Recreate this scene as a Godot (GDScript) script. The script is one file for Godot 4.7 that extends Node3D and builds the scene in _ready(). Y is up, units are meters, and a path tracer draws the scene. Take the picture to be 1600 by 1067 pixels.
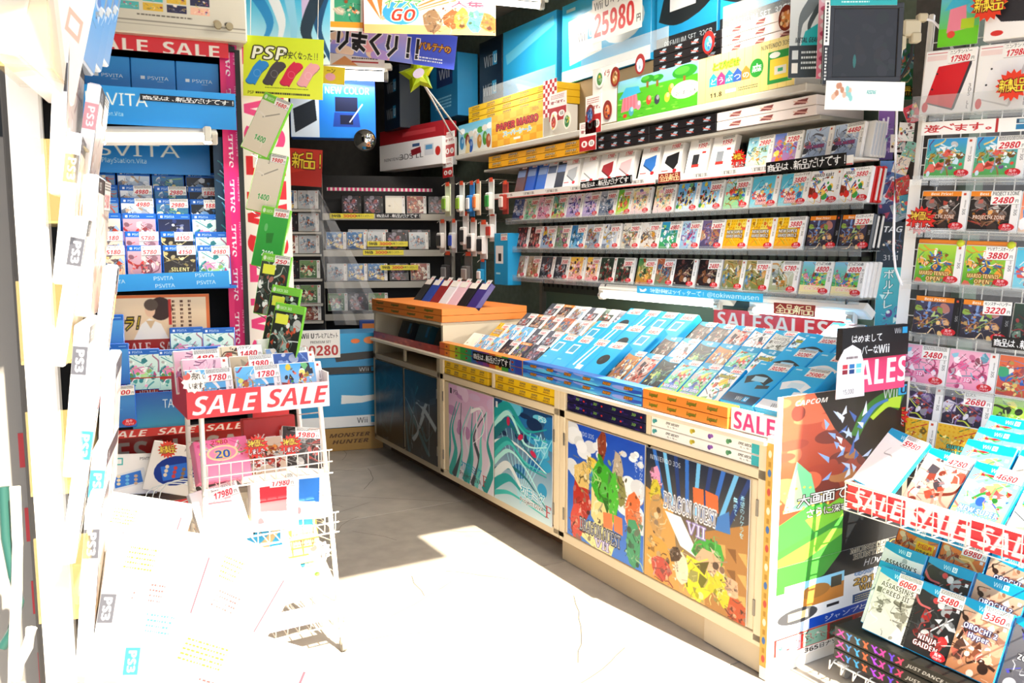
extends Node3D
# ---------------------------------------------------------------- state
var used := {}
var mats := {}
var meshes := {}
var cells := {}
var designs := {}
var pages: Array[Image] = []
var page_mats: Array[StandardMaterial3D] = []
var pen_at := Vector2i(4, 4)
var pen_row := 0
var cur: Image
var cr := Rect2i()
var tf := Transform2D()
var glyph_cache := {}
var fonts := {}
var ts: TextServer
const PAGE := 4096
const ORD := ["zeroth", "first", "second", "third", "fourth", "fifth", "sixth", "seventh", "eighth", "ninth", "tenth", "eleventh", "twelfth", "thirteenth", "fourteenth", "fifteenth", "sixteenth", "seventeenth", "eighteenth", "nineteenth", "twentieth"]

# frames of the furniture: x along it, y up, z out of its face
const W0 := Transform3D()
var FR := frame(Vector3(2.45, 0, 0), -90)                 # wall rack
var FC := frame(Vector3(1.80, 0, 0), -90)                 # counter front
var FE := frame(Vector3(0, 0, -1.6), 0)                   # counter end
var FV := frame(Vector3(0.367, 0, -2.976), -8)            # blue shelf unit
var FT := frame(Vector3(0, 0, -2.36), 0)                  # wire trolley
var FW := frame(Vector3(2.453, 0, -1.652), -74.6, -2.5)   # wire display panel
var FK := frame(Vector3(1.98, 0, 0), -90)                 # street basket and tray
var FB := frame(Vector3(2.107, 0, -5.551), -20)           # back shelves

# ---------------------------------------------------------------- scene helpers
func frame(o: Vector3, yaw: float, roll := 0.0) -> Transform3D:
	return Transform3D(Basis(Vector3.UP, deg_to_rad(yaw)) * Basis(Vector3.BACK, deg_to_rad(roll)), o)

func loc(x: float, y: float, z: float, yaw := 0.0, pitch := 0.0, roll := 0.0) -> Transform3D:
	return Transform3D(Basis(Vector3.UP, deg_to_rad(yaw)) * Basis(Vector3.RIGHT, deg_to_rad(pitch)) * Basis(Vector3.BACK, deg_to_rad(roll)), Vector3(x, y, z))

func numbered(called: String) -> String:
	var n: int = used.get(called, 0)
	used[called] = n + 1
	return called if n == 0 else "%s_%03d" % [called, n]

func tag(o: Node3D, label: String, category: String, group := "") -> Node3D:
	o.set_meta("label", label)
	o.set_meta("category", category)
	if group:
		o.set_meta("group", group)
	return o

func thing(called: String, label: String, category: String, xf: Transform3D, group := "") -> Node3D:
	var o := Node3D.new()
	o.name = numbered(called)
	o.transform = xf
	add_child(o)
	return tag(o, label, category, group)

func part(called: String, mesh: Mesh, m: Material, parent: Node, xf := Transform3D()) -> MeshInstance3D:
	var o := MeshInstance3D.new()
	o.name = called
	o.mesh = mesh
	if m:
		for i in mesh.get_surface_count():
			o.set_surface_override_material(i, m)
	o.transform = xf
	parent.add_child(o, true)
	return o

func solo(called: String, label: String, category: String, mesh: Mesh, m: Material, xf := Transform3D(), group := "") -> MeshInstance3D:
	var o := part(numbered(called), mesh, m, self, xf)
	tag(o, label, category, group)
	return o

func struct(called: String, mesh: Mesh, m: Material, xf := Transform3D()) -> MeshInstance3D:
	var o := part(called, mesh, m, self, xf)
	o.set_meta("kind", "structure")
	return o

func mat(col: String, rough := 0.5, metal := 0.0, coat := 0.0) -> StandardMaterial3D:
	var k := "%s|%s|%s|%s" % [col, rough, metal, coat]
	if not mats.has(k):
		var m := StandardMaterial3D.new()
		m.albedo_color = Color(col)
		m.roughness = rough
		m.metallic = metal
		if coat > 0.0:
			m.clearcoat_enabled = true
			m.clearcoat = coat
			m.clearcoat_roughness = 0.1
		m.resource_name = "paint " + col
		mats[k] = m
	return mats[k]

func clear(col := "#ffffff", a := 0.12, rough := 0.05) -> StandardMaterial3D:
	var k := "clear%s%s%s" % [col, a, rough]
	if not mats.has(k):
		var m := StandardMaterial3D.new()
		m.albedo_color = Color(Color(col), a)
		m.transparency = BaseMaterial3D.TRANSPARENCY_ALPHA
		m.roughness = rough
		m.resource_name = "clear plastic"
		mats[k] = m
	return mats[k]

func glow(col: String, e: float) -> StandardMaterial3D:
	var k := "glow%s%s" % [col, e]
	if not mats.has(k):
		var m := StandardMaterial3D.new()
		m.albedo_color = Color(col)
		m.emission_enabled = true
		m.emission = Color(col)
		m.emission_energy_multiplier = e
		mats[k] = m
	return mats[k]

# ---------------------------------------------------------------- mesh helpers
func mb() -> SurfaceTool:
	var st := SurfaceTool.new()
	st.begin(Mesh.PRIMITIVE_TRIANGLES)
	return st

func tri(st: SurfaceTool, a: Vector3, b: Vector3, c: Vector3, n: Vector3, ua := Vector2.ZERO, ub := Vector2.ZERO, uc := Vector2.ZERO) -> void:
	if (b - a).cross(c - a).dot(n) > 0.0:
		var t := b
		b = c
		c = t
		var u := ub
		ub = uc
		uc = u
	for p in [[a, ua], [b, ub], [c, uc]]:
		st.set_normal(n)
		st.set_uv(p[1])
		st.add_vertex(p[0])

func quad(st: SurfaceTool, a: Vector3, b: Vector3, c: Vector3, d: Vector3, r := Rect2(0, 0, 1, 1), out := Vector3.ZERO) -> void:
	# a top left, b top right, c bottom right, d bottom left as the face is seen
	var n := (c - a).cross(b - a)
	if n.length() < 1e-12:
		n = (c - a).cross(d - a)
	n = n.normalized()
	if out != Vector3.ZERO and n.dot(out) < 0.0:
		n = -n
	var e := r.end
	tri(st, a, b, c, n, r.position, Vector2(e.x, r.position.y), e)
	tri(st, a, c, d, n, r.position, e, Vector2(r.position.x, e.y))

func bx(st: SurfaceTool, c: Vector3, s: Vector3, ch := 0.0, xf := Transform3D()) -> void:
	var h := s / 2.0
	ch = minf(ch, minf(h.x, minf(h.y, h.z)) * 0.8)
	var ax := [Vector3.RIGHT, Vector3.UP, Vector3.BACK]
	var o := xf * c
	var b := xf.basis
	for i in 3:
		var j := (i + 1) % 3
		var k := (i + 2) % 3
		var u: Vector3 = ax[j] * (h[j] - ch)
		var v: Vector3 = ax[k] * (h[k] - ch)
		for sg in [-1.0, 1.0]:
			var f: Vector3 = ax[i] * h[i] * sg
			var n: Vector3 = b * (ax[i] * sg)
			quad(st, o + b * (f - u + v), o + b * (f + u + v), o + b * (f + u - v), o + b * (f - u - v), Rect2(0, 0, 1, 1), n)
			if ch > 0.0:
				for sj in [-1.0, 1.0]:
					var g: Vector3 = ax[i] * (h[i] - ch) * sg + ax[j] * h[j] * sj
					var f2: Vector3 = f + ax[j] * (h[j] - ch) * sj
					quad(st, o + b * (f2 + v), o + b * (g + v), o + b * (g - v), o + b * (f2 - v), Rect2(0, 0, 1, 1), b * (ax[i] * sg + ax[j] * sj))
	if ch > 0.0:
		for sx in [-1.0, 1.0]:
			for sy in [-1.0, 1.0]:
				for sz in [-1.0, 1.0]:
					var s3 := Vector3(sx, sy, sz)
					var q := (h - Vector3.ONE * ch) * s3
					tri(st, o + b * (q + Vector3(sx * ch, 0, 0)), o + b * (q + Vector3(0, sy * ch, 0)), o + b * (q + Vector3(0, 0, sz * ch)), (b * s3).normalized())

func box(x: float, y: float, z: float, ch := 0.0, base := true) -> ArrayMesh:
	var k := "box%.4f|%.4f|%.4f|%.4f|%s" % [x, y, z, ch, base]
	if not meshes.has(k):
		var st := mb()
		bx(st, Vector3(0, y / 2 if base else 0.0, 0), Vector3(x, y, z), ch)
		meshes[k] = st.commit()
	return meshes[k]

func boxes(list: Array, ch := 0.0) -> ArrayMesh:
	# rows of [cx, cy, cz, sx, sy, sz]
	var st := mb()
	for b in list:
		bx(st, Vector3(b[0], b[1], b[2]), Vector3(b[3], b[4], b[5]), ch)
	return st.commit()

func tube(st: SurfaceTool, pts: Array, r: float, n := 6, cap := true) -> void:
	var rings := []
	var up := Vector3.UP
	for i in pts.size():
		var d: Vector3 = (pts[mini(i + 1, pts.size() - 1)] - pts[maxi(i - 1, 0)]).normalized()
		var a := d.cross(up)
		if a.length() < 0.1:
			a = d.cross(Vector3.RIGHT)
		a = a.normalized()
		var b := d.cross(a).normalized()
		var ring := []
		for j in n:
			var t := TAU * j / n
			ring.append([pts[i] + (a * cos(t) + b * sin(t)) * r, a * cos(t) + b * sin(t)])
		rings.append(ring)
	for i in rings.size() - 1:
		for j in n:
			var j2 := (j + 1) % n
			smooth4(st, rings[i][j], rings[i][j2], rings[i + 1][j2], rings[i + 1][j])
	if cap:
		for e in [0, rings.size() - 1]:
			var d: Vector3 = (pts[e] - pts[1 if e == 0 else e - 1]).normalized()
			for j in n - 2:
				tri(st, rings[e][0][0], rings[e][j + 1][0], rings[e][j + 2][0], d)

func smooth4(st: SurfaceTool, a: Array, b: Array, c: Array, d: Array) -> void:
	for t in [[a, b, c], [a, c, d]]:
		var q: Array = t
		var nn: Vector3 = q[0][1] + q[1][1] + q[2][1]
		if (q[1][0] - q[0][0]).cross(q[2][0] - q[0][0]).dot(nn) > 0.0:
			q = [q[0], q[2], q[1]]
		for p in q:
			st.set_normal(p[1])
			st.set_uv(Vector2.ZERO)
			st.add_vertex(p[0])

func lathe(prof: Array, n := 20) -> ArrayMesh:
	# prof: rows of Vector2(radius, y) from bottom to top
	var st := mb()
	for i in prof.size() - 1:
		var p: Vector2 = prof[i]
		var q: Vector2 = prof[i + 1]
		var d := q - p
		var nr := Vector2(d.y, -d.x).normalized()
		for j in n:
			var a0 := TAU * j / n
			var a1 := TAU * (j + 1) / n
			var u0 := Vector3(cos(a0), 0, sin(a0))
			var u1 := Vector3(cos(a1), 0, sin(a1))
			var n0 := u0 * nr.x + Vector3.UP * nr.y
			var n1 := u1 * nr.x + Vector3.UP * nr.y
			smooth4(st, [u0 * p.x + Vector3.UP * p.y, n0], [u1 * p.x + Vector3.UP * p.y, n1], [u1 * q.x + Vector3.UP * q.y, n1], [u0 * q.x + Vector3.UP * q.y, n0])
	return st.commit()

func prism(poly: PackedVector2Array, depth: float, r := Rect2(0, 0, 1, 1)) -> ArrayMesh:
	# an outline in x and y, with a thickness in z; the front face carries r
	var st := mb()
	var lo := poly[0]
	var hi := poly[0]
	for p in poly:
		lo = lo.min(p)
		hi = hi.max(p)
	var ids := Geometry2D.triangulate_polygon(poly)
	var uvs := []
	for p in poly:
		var q := (p - lo) / (hi - lo)
		uvs.append(r.position + Vector2(q.x, 1.0 - q.y) * r.size)
	for i in range(0, ids.size(), 3):
		var t := [ids[i], ids[i + 1], ids[i + 2]]
		tri(st, v3(poly[t[0]], depth / 2), v3(poly[t[1]], depth / 2), v3(poly[t[2]], depth / 2), Vector3.BACK, uvs[t[0]], uvs[t[1]], uvs[t[2]])
		tri(st, v3(poly[t[0]], -depth / 2), v3(poly[t[1]], -depth / 2), v3(poly[t[2]], -depth / 2), Vector3.FORWARD, uvs[t[0]], uvs[t[1]], uvs[t[2]])
	var mid := (lo + hi) / 2
	for i in poly.size():
		var a := poly[i]
		var b := poly[(i + 1) % poly.size()]
		var e := b - a
		var out := Vector2(e.y, -e.x)
		if Geometry2D.is_point_in_polygon((a + b) / 2 + out.normalized() * 0.0005, poly):
			out = -out
		quad(st, v3(a, depth / 2), v3(b, depth / 2), v3(b, -depth / 2), v3(a, -depth / 2), Rect2(uvs[i], Vector2.ZERO), v3(out, 0))
	return st.commit()

func v3(p: Vector2, z: float) -> Vector3:
	return Vector3(p.x, p.y, z)

func ring2(rx: float, ry: float, n := 24) -> PackedVector2Array:
	var o := PackedVector2Array()
	for i in n:
		o.append(Vector2(rx * cos(TAU * i / n), ry * sin(TAU * i / n)))
	return o

func rounded(w: float, h: float, r: float, n := 4) -> PackedVector2Array:
	var o := PackedVector2Array()
	for k in 4:
		var c := Vector2((w / 2 - r) * [1, -1, -1, 1][k], (h / 2 - r) * [1, 1, -1, -1][k])
		for i in n + 1:
			var t := PI / 2 * (k + float(i) / n)
			o.append(c + Vector2(cos(t), sin(t)) * r)
	return o

func burst(r0: float, r1: float, n := 16) -> PackedVector2Array:
	var o := PackedVector2Array()
	for i in n * 2:
		var r := r0 if i % 2 == 0 else r1
		o.append(Vector2(cos(PI * i / n), sin(PI * i / n)) * r)
	return o

# ---------------------------------------------------------------- painting prints into shared texture pages
func cell(key: String, w: int, h: int) -> Rect2:
	# a fresh piece of a page, w by h pixels; later calls of the painter draw into it
	w *= 2
	h *= 2
	if pages.is_empty() or pen_at.x + w + 8 > PAGE:
		pen_at = Vector2i(4, pen_at.y + pen_row + 8)
		pen_row = 0
	if pages.is_empty() or pen_at.y + h + 8 > PAGE:
		var im := Image.create_empty(PAGE, PAGE, false, Image.FORMAT_RGB8)
		im.fill(Color(0.6, 0.6, 0.6))
		pages.append(im)
		var m := StandardMaterial3D.new()
		m.roughness = 0.32
		m.metallic_specular = 0.45
		m.resource_name = "print"
		page_mats.append(m)
		pen_at = Vector2i(4, 4)
		pen_row = 0
	cur = pages[-1]
	cr = Rect2i(pen_at.x, pen_at.y, w, h)
	pen_at.x += w + 8
	pen_row = maxi(pen_row, h)
	tf = Transform2D()
	tf = tf.scaled(Vector2(2, 2))
	var r := Rect2(Vector2(cr.position) / PAGE, Vector2(cr.size) / PAGE)
	cells[key] = [pages.size() - 1, r]
	return r

func pm(key: String) -> StandardMaterial3D:
	return page_mats[cells[key][0]]

func rc(key: String) -> Rect2:
	return cells[key][1]

func finish_pages() -> void:
	for i in pages.size():
		pages[i].shrink_x2()
		page_mats[i].albedo_texture = ImageTexture.create_from_image(pages[i])

func fillc(contours: Array, col: Color) -> void:
	var ex := PackedFloat32Array()
	var y0 := 1e9
	var y1 := -1e9
	for c in contours:
		var n: int = c.size()
		for i in n:
			var a: Vector2 = c[i]
			var b: Vector2 = c[(i + 1) % n]
			y0 = minf(y0, a.y)
			y1 = maxf(y1, a.y)
			if a.y == b.y:
				continue
			if a.y < b.y:
				ex.append_array(PackedFloat32Array([a.y, b.y, a.x, (b.x - a.x) / (b.y - a.y), 1.0]))
			else:
				ex.append_array(PackedFloat32Array([b.y, a.y, b.x, (a.x - b.x) / (a.y - b.y), -1.0]))
	var ys := maxi(0, int(floor(y0)))
	var ye := mini(cr.size.y - 1, int(ceil(y1)))
	var ne := ex.size()
	for y in range(ys, ye + 1):
		var fy := y + 0.5
		var xs := []
		for i in range(0, ne, 5):
			if ex[i] <= fy and ex[i + 1] > fy:
				xs.append(Vector2(ex[i + 2] + (fy - ex[i]) * ex[i + 3], ex[i + 4]))
		if xs.size() < 2:
			continue
		xs.sort()
		var w := 0.0
		var start := 0.0
		for p in xs:
			var was := w
			w += p.y
			if was == 0.0:
				start = p.x
			elif w == 0.0:
				var a := maxi(0, int(round(start)))
				var b := mini(cr.size.x, int(round(p.x)))
				if b > a:
					cur.fill_rect(Rect2i(cr.position.x + a, cr.position.y + y, b - a, 1), col)

func poly(pts: PackedVector2Array, col: Color) -> void:
	var o := PackedVector2Array()
	for p in pts:
		o.append(tf * p)
	fillc([o], col)

func rect(x: float, y: float, w: float, h: float, col: Color) -> void:
	poly(PackedVector2Array([Vector2(x, y), Vector2(x + w, y), Vector2(x + w, y + h), Vector2(x, y + h)]), col)

func fill(c1: Color, c2 := Color(0, 0, 0, 0)) -> void:
	if c2.a == 0.0:
		c2 = c1
	for y in range(0, cr.size.y, 4):
		cur.fill_rect(Rect2i(cr.position.x, cr.position.y + y, cr.size.x, mini(4, cr.size.y - y)), c1.lerp(c2, float(y) / cr.size.y))
	# a margin of the same colours so that edges do not bleed
	cur.fill_rect(Rect2i(cr.position.x - 3, cr.position.y - 3, cr.size.x + 6, 3), c1)
	cur.fill_rect(Rect2i(cr.position.x - 3, cr.end.y, cr.size.x + 6, 3), c2)
	cur.fill_rect(Rect2i(cr.position.x - 3, cr.position.y, 3, cr.size.y), c1.lerp(c2, 0.5))
	cur.fill_rect(Rect2i(cr.end.x, cr.position.y, 3, cr.size.y), c1.lerp(c2, 0.5))

func oval(x: float, y: float, rx: float, ry: float, col: Color, rot := 0.0) -> void:
	var o := PackedVector2Array()
	for i in 20:
		o.append(Vector2(x, y) + Vector2(rx * cos(TAU * i / 20), ry * sin(TAU * i / 20)).rotated(rot))
	poly(o, col)

func stroke(pts: PackedVector2Array, w: float, col: Color) -> void:
	for i in pts.size() - 1:
		var a := pts[i]
		var b := pts[i + 1]
		var d := (b - a).normalized() * w / 2
		var n := Vector2(-d.y, d.x)
		poly(PackedVector2Array([a - d * 0.8 + n, b + d * 0.8 + n, b + d * 0.8 - n, a - d * 0.8 - n]), col)

func curve(pts: Array, w0: float, w1: float, col: Color) -> void:
	# a ribbon along a smooth line whose width goes from w0 to w1
	var c := Curve2D.new()
	for i in pts.size():
		var t: Vector2 = (pts[mini(i + 1, pts.size() - 1)] - pts[maxi(i - 1, 0)]) / 6
		c.add_point(pts[i], -t, t)
	var b := c.tessellate(4, 4)
	var l := PackedVector2Array()
	var r := PackedVector2Array()
	for i in b.size():
		var d := (b[mini(i + 1, b.size() - 1)] - b[maxi(i - 1, 0)]).normalized()
		var w := lerpf(w0, w1, float(i) / (b.size() - 1)) / 2
		l.append(b[i] + Vector2(-d.y, d.x) * w)
		r.append(b[i] - Vector2(-d.y, d.x) * w)
	r.reverse()
	l.append_array(r)
	poly(l, col)

func font(style: String) -> RID:
	if not fonts.has(style):
		var f := SystemFont.new()
		f.font_names = PackedStringArray(["Droid Serif" if style.contains("s") else "Droid Sans"])
		f.font_weight = 700 if style.contains("b") else 400
		fonts[style] = f
	return fonts[style].get_rids()[0]

func glyph(ch: String, style: String) -> Array:
	# [contours in em units with y down, advance]
	var k := ch + style
	if not glyph_cache.has(k):
		var r := font(style)
		var g := ts.font_get_glyph_index(r, 128, ch.unicode_at(0), 0)
		var d := ts.font_get_glyph_contours(r, 128, g)
		var out := []
		var from := 0
		if d.has("points"):
			for e in d.contours:
				var c := PackedVector2Array()
				var last := Vector2.INF
				for i in range(from, e + 1):
					var p: Vector3 = d.points[i]
					var v := Vector2(p.x, p.y) / 128.0
					if last == Vector2.INF or v.distance_to(last) > 0.012:
						c.append(v)
						last = v
				out.append(c)
				from = e + 1
		glyph_cache[k] = [out, ts.font_get_glyph_advance(r, 128, g).x / 128.0]
	return glyph_cache[k]

func width(s: String, h: float, style := "b") -> float:
	var x := 0.0
	for ch in s:
		if JP.has(ch) or VOICED.contains(ch) or SMALL.contains(ch):
			x += h * (0.55 if "、。！ー".contains(ch) and ch != "ー" else 1.0)
		else:
			x += glyph(ch, style)[1] * h * 1.36
	return x

func text(s: String, x: float, y: float, h: float, col: Color, style := "b", fit := 0.0, rim := Color(0, 0, 0, 0), rimw := 0.0) -> void:
	# x, y: the left end and the top of the capitals; h: their height; style: b bold, s serif, i slanted, c centred on x, v downwards
	var wide := width(s, h, style)
	var sx := 1.0
	if fit > 0.0 and not style.contains("v"):
		sx = fit / wide
	if style.contains("c"):
		x -= wide * sx / 2
	var keep := tf
	for pass_ in (2 if rimw > 0.0 else 1):
		var rim_now: bool = rimw > 0.0 and pass_ == 0
		var px := 0.0
		var py := 0.0
		for ch in s:
			var m := Transform2D(Vector2(h * sx, 0), Vector2((-0.22 if style.contains("i") else 0.0) * h, h), Vector2(x + px * sx + (0.22 * h if style.contains("i") else 0.0), y + py))
			tf = keep * m
			var c := rim if rim_now else col
			if JP.has(ch) or VOICED.contains(ch) or SMALL.contains(ch):
				kana(ch, c, (0.17 if style.contains("h") else (0.105 if style.contains("b") else 0.08)) + (rimw / h * 1.6 if rim_now else 0.0))
				px += h * (0.55 if "、。！".contains(ch) else 1.0)
				py += h * 1.08 if style.contains("v") else 0.0
			else:
				var g := glyph(ch, style)
				var around := [Vector2.ZERO]
				if rim_now:
					around = []
					for q in 8:
						around.append(Vector2.from_angle(q * TAU / 8) * rimw / h)
				for off in around:
					var cs := []
					for c0 in g[0]:
						var o := PackedVector2Array()
						for p in c0:
							o.append(tf * (p * 1.36 + Vector2(0, 1) + off))
						cs.append(o)
					if cs.size():
						fillc(cs, c)
				px += g[1] * h * 1.36
				py += h * 1.2 if style.contains("v") else 0.0
			if style.contains("v"):
				px = 0.0
	tf = keep

func kana(ch: String, col: Color, w: float) -> void:
	var keep := tf
	var i := SMALL.find(ch)
	if i >= 0:
		ch = BIG[i]
		tf = tf * Transform2D(Vector2(0.72, 0), Vector2(0, 0.72), Vector2(0.1, 0.3))
	i = VOICED.find(ch)
	var mark := ""
	if i >= 0:
		mark = "o" if "パプペ".contains(ch) else "x"
		ch = PLAIN[i]
	for s in JP[ch].split(" "):
		var pts := PackedVector2Array()
		for k in range(0, s.length() - 1, 2):
			pts.append(Vector2(s[k].hex_to_int() + 0.5, s[k + 1].hex_to_int() + 0.5) / 16.0)
		stroke(pts, w, col)
	if mark == "x":
		stroke(PackedVector2Array([Vector2(0.78, 0.04), Vector2(0.84, 0.2)]), w, col)
		stroke(PackedVector2Array([Vector2(0.92, 0.0), Vector2(0.98, 0.15)]), w, col)
	elif mark == "o":
		var o := PackedVector2Array()
		for k in 9:
			o.append(Vector2(0.88, 0.1) + Vector2.from_angle(k * TAU / 8) * 0.08)
		stroke(o, w * 0.7, col)
	tf = keep

func lines(x: float, y: float, w: float, n: int, gap: float, th: float, col: Color, rng: RandomNumberGenerator) -> void:
	# print too small to read
	for i in n:
		var at := 0.0
		while at < w:
			var l := minf(rng.randf_range(2, 6), w - at)
			rect(x + at, y + i * gap, l, th, col)
			at += l + 1.2

const SMALL := "っャッュョ"
const BIG := "つヤツユヨ"
const VOICED := "がだでべびどぶゾジドボデゲズパプペぼベガ"
const PLAIN := "かたてへひとふソシトホテケスハフへほへカ"

const JP := {
	"商": "8082 13f3 5346 b3a6 262f 26e6 e6ef 6749 97b9 5abb 5a5e babe 5ebe", "品": "4040 40b0 b0b5 45b5 4045 0878 787f 0f7f 080f 98f8 f8ff 9fff 989f", "は": "21172b3e4c 64e4 b0bbad7e5c6a8abbee",
	"、": "4b6e", "。": "3b5a7b7d5e3d3b", "！": "717a 7d7e",
	"た": "1494 621f 97e7 8b8d9eee", "け": "21172b3e 65f5 b0b97f", "て": "12d184697b9ede",
	"す": "14f4 90997b5a5787999c6f", "新": "4042 1272 2335 6355 0676 0979 474f 480d 487c f193 939a8f 97f7 d7df", "全": "8017 80f7 47c7 3bdb 1fff 878f",
	"遊": "1123 0646 464b0f 3c6fff 6163 53a3 735b 7696969b7b c1a4 b3f3 b6e6 e6c8 c8cdad a9f9", "へ": "0954eb", "ま": "14e4 28d8 818b6e3d3b5a8bde",
	"森": "14f4 8088 8417 84f7 0a7a 474f 4a0e 4a7e 8afa c7cf ca9e cafe", "大": "15f5 80851f 85ff", "画": "11f1 44b4 454b b5bb 4bbb 48b8 818b 161e 1eee e6ee",
	"面": "11f1 8164 141f 14e4 e4ef 1eee 545e a4ae 57a7 5bab", "深": "1123 0527 0f3a 52e2 5254 e2e4 8457 b4e7 59f9 a7af a94f a9ff", "狩": "5004 315659 4e2d 5509 590d a0a2 6264 62f2 f2f4 67f7 c5cf cfad 899b",
	"猟": "5004 315659 4e2d 5509 590d 7083 a0a3 e0d3 74e4 7479 e4e9 79e9 76e6 a4af 6ddd", "生": "3016 34d4 39d9 1eee 818e", "活": "1123 0527 0f3a e062 56f6 a2aa 6aea 6a6f eaef 6eee",
	"年": "4016 33e3 47d7 474b 1bfb 939f", "日": "313f 31c1 c1cf 3ece 38c8", "配": "0272 151f 1565 656f 1e6e 3235 5255 1b6b 82e2 e2e7 87e7 878e 8eeeeb",
	"信": "4007 343f a0a2 63f3 76e6 79e9 7cec 7c7f ecef 7fef", "特": "2006 2464 404f 0b69 83e3 b0b6 76f6 79f9 d7dfbd 9bac", "価": "4007 343f 61f1 656e 65f5 f5fe 6efe 919e c1ce",
	"情": "303f 0418 5467 72f2 85e5 78f8 b0b8 8a8f 8ada dadf 8cdc", "報": "1262 4046 0676 2629 5648 1969 0b7b 464f 92e2 e2e6c6 929f 98d8 d89f 9aff", "初": "3032 1363 630a 373f 5648 83f3 f3eccf b38f",
	"音": "8082 22d2 5366 b3a6 17f7 494f 49c9 c9cf 4fcf 4ccc", "売": "8085 12f2 35d5 181b 18f8 f8fb 6a6c1f aaaeefec", "製": "2013 1272 0474 404a 1619 1676 7679 b1b7 e0e8c8 0bfb 898b 7b0f 7b5f 8bff",
	"安": "8082 1316 13f3 f3f6 18f8 744bde b82f", "回": "111f 11e1 e1ef 1fef 555b 55a5 a5ab 5bab", "典": "333b c3cb 33c3 616b 919b 37c7 0bfb 5c2f acdf",
	"付": "4007 343f 63f3 c0ceae 778a", "三": "22e2 38d8 1eee", "國": "111f 11e1 e1ef 1fef 34c4 373a 3767 676a 3a6a 2c7b 82adcc b2c3",
	"志": "8088 15f5 38d8 2b1f 595f5fcfcc 8a9c ebfd", "無": "3016 33e3 17f7 1bfb 434b 737b a3ab d3db 1d0f 5d5f 9d9f ddff", "双": "0363630f 166f 83f3f38f 96ff",
	"世": "15f5 313eee 818a c1ca 8aca", "界": "2127 21c1 c1c7 27c7 24c4 7177 7708 77f8 5a4f a9af", "円": "212f 21d1 d1df 28d8 7178",
	"見": "313a 31c1 c1ca 3aca 34c4 37c7 5a1f aaaeefec", "本": "14f4 808f 8409 84f9 4bcb", "希": "c044 30c5 16f6 740c 3a3e 3ada dadd 878f",
	"望": "3032 0373 131868 9087 90e0 e0e8 92e2 95e5 29d9 2cdc 1fef 898f", "集": "4006 2429 29e9 32d2 34d4 36d6 8288 0bfb 898f 8b1f 8bff", "と": "4056 c4472a3dde",
	"ひ": "12622a3d7eacb7c2e6fa", "せ": "15f5 b0ba8a 414d5ede", "ふ": "60a2 84599c7e4d 0e27 b7ed",
	"う": "60a2 265595c8ba5f", "つ": "0643a3e6db6e", "の": "836b3d1a164393d5e9cd8f",
	"さ": "14e3 70b9 3a3d6ebe", "ら": "50a2 333a66a6caad4f", "に": "21172c3e 74d4 6a6d8eee",
	"る": "21b12a66a6c9bd7f4e5c7b9d", "め": "336c a27a3e1c1745a4d6db9f", "し": "414b5e8fcddb",
	"な": "14a4 702b c3e6 a7ac8e5d6bacee", "く": "b037bf", "り": "41384a b1b95f",
	"れ": "313f 0555 551c 5584a4abbedd", "い": "22294d6b c3ea", "か": "1494b6ac8e6d 612f c4e9",
	"を": "13d3 602966889b d65b6ece", "き": "13c2 17e6 50a9 3b4d7ebe", "モ": "22d2 18e8 727d7ddd",
	"ン": "2255 2f9be4", "ス": "22d21f 88ee", "タ": "6027 53d3d34f 469a",
	"ー": "18e8", "ハ": "521e 92ee", "シ": "2154 1548 2f8ce4",
	"ヤ": "16e3b9 417f", "フ": "13e35f", "ツ": "1457 6378 e45f",
	"ユ": "34b4ad 1ded", "ナ": "15e5 80863f", "ソ": "2258 d2c84f",
	"イ": "d018 858f", "ト": "505f 56cb", "ル": "515a1f 919ee8",
	"テ": "31b1 15f5 858b4f", "ホ": "14e4 808e 471c b7ec", "レ": "313ee9",
	"ム": "713dde b9ef", "ア": "12e2a6 757a3f", "セ": "16e4b9 505d7ede",
	"ラ": "32c2 16d6c95f", "リ": "414a c1c96f", "サ": "15e5 515a b1b95f",
	"ケ": "5028 44e4 a4995f", "カ": "15d5cd9e 71621f", "マ": "13e378 579c",
	"オ": "14e4 a0af8e a42d", "ニ": "34c4 1ded", "キ": "25d3 1ae8 60af",
	"ミ": "32c5 37ba 2bdf", "ク": "6027 53d3d25f", "エ": "33c3 837d 1ded",
	"ほ": "21172b3e 62f2 67f7 b2bcae7e6c8bbcfe", "ち": "14e4 613868a6d8dbae5f", "こ": "33c3 2a3d7ede",
	"ロ": "333e 33d3 d3de 3ede", "メ": "d12e 45bb",
}

# ---------------------------------------------------------------- prints: covers, tags, stickers
func hues(s: String) -> Array:
	var o := []
	for c in s.split(" "):
		o.append(Color("#" + c))
	return o

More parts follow.
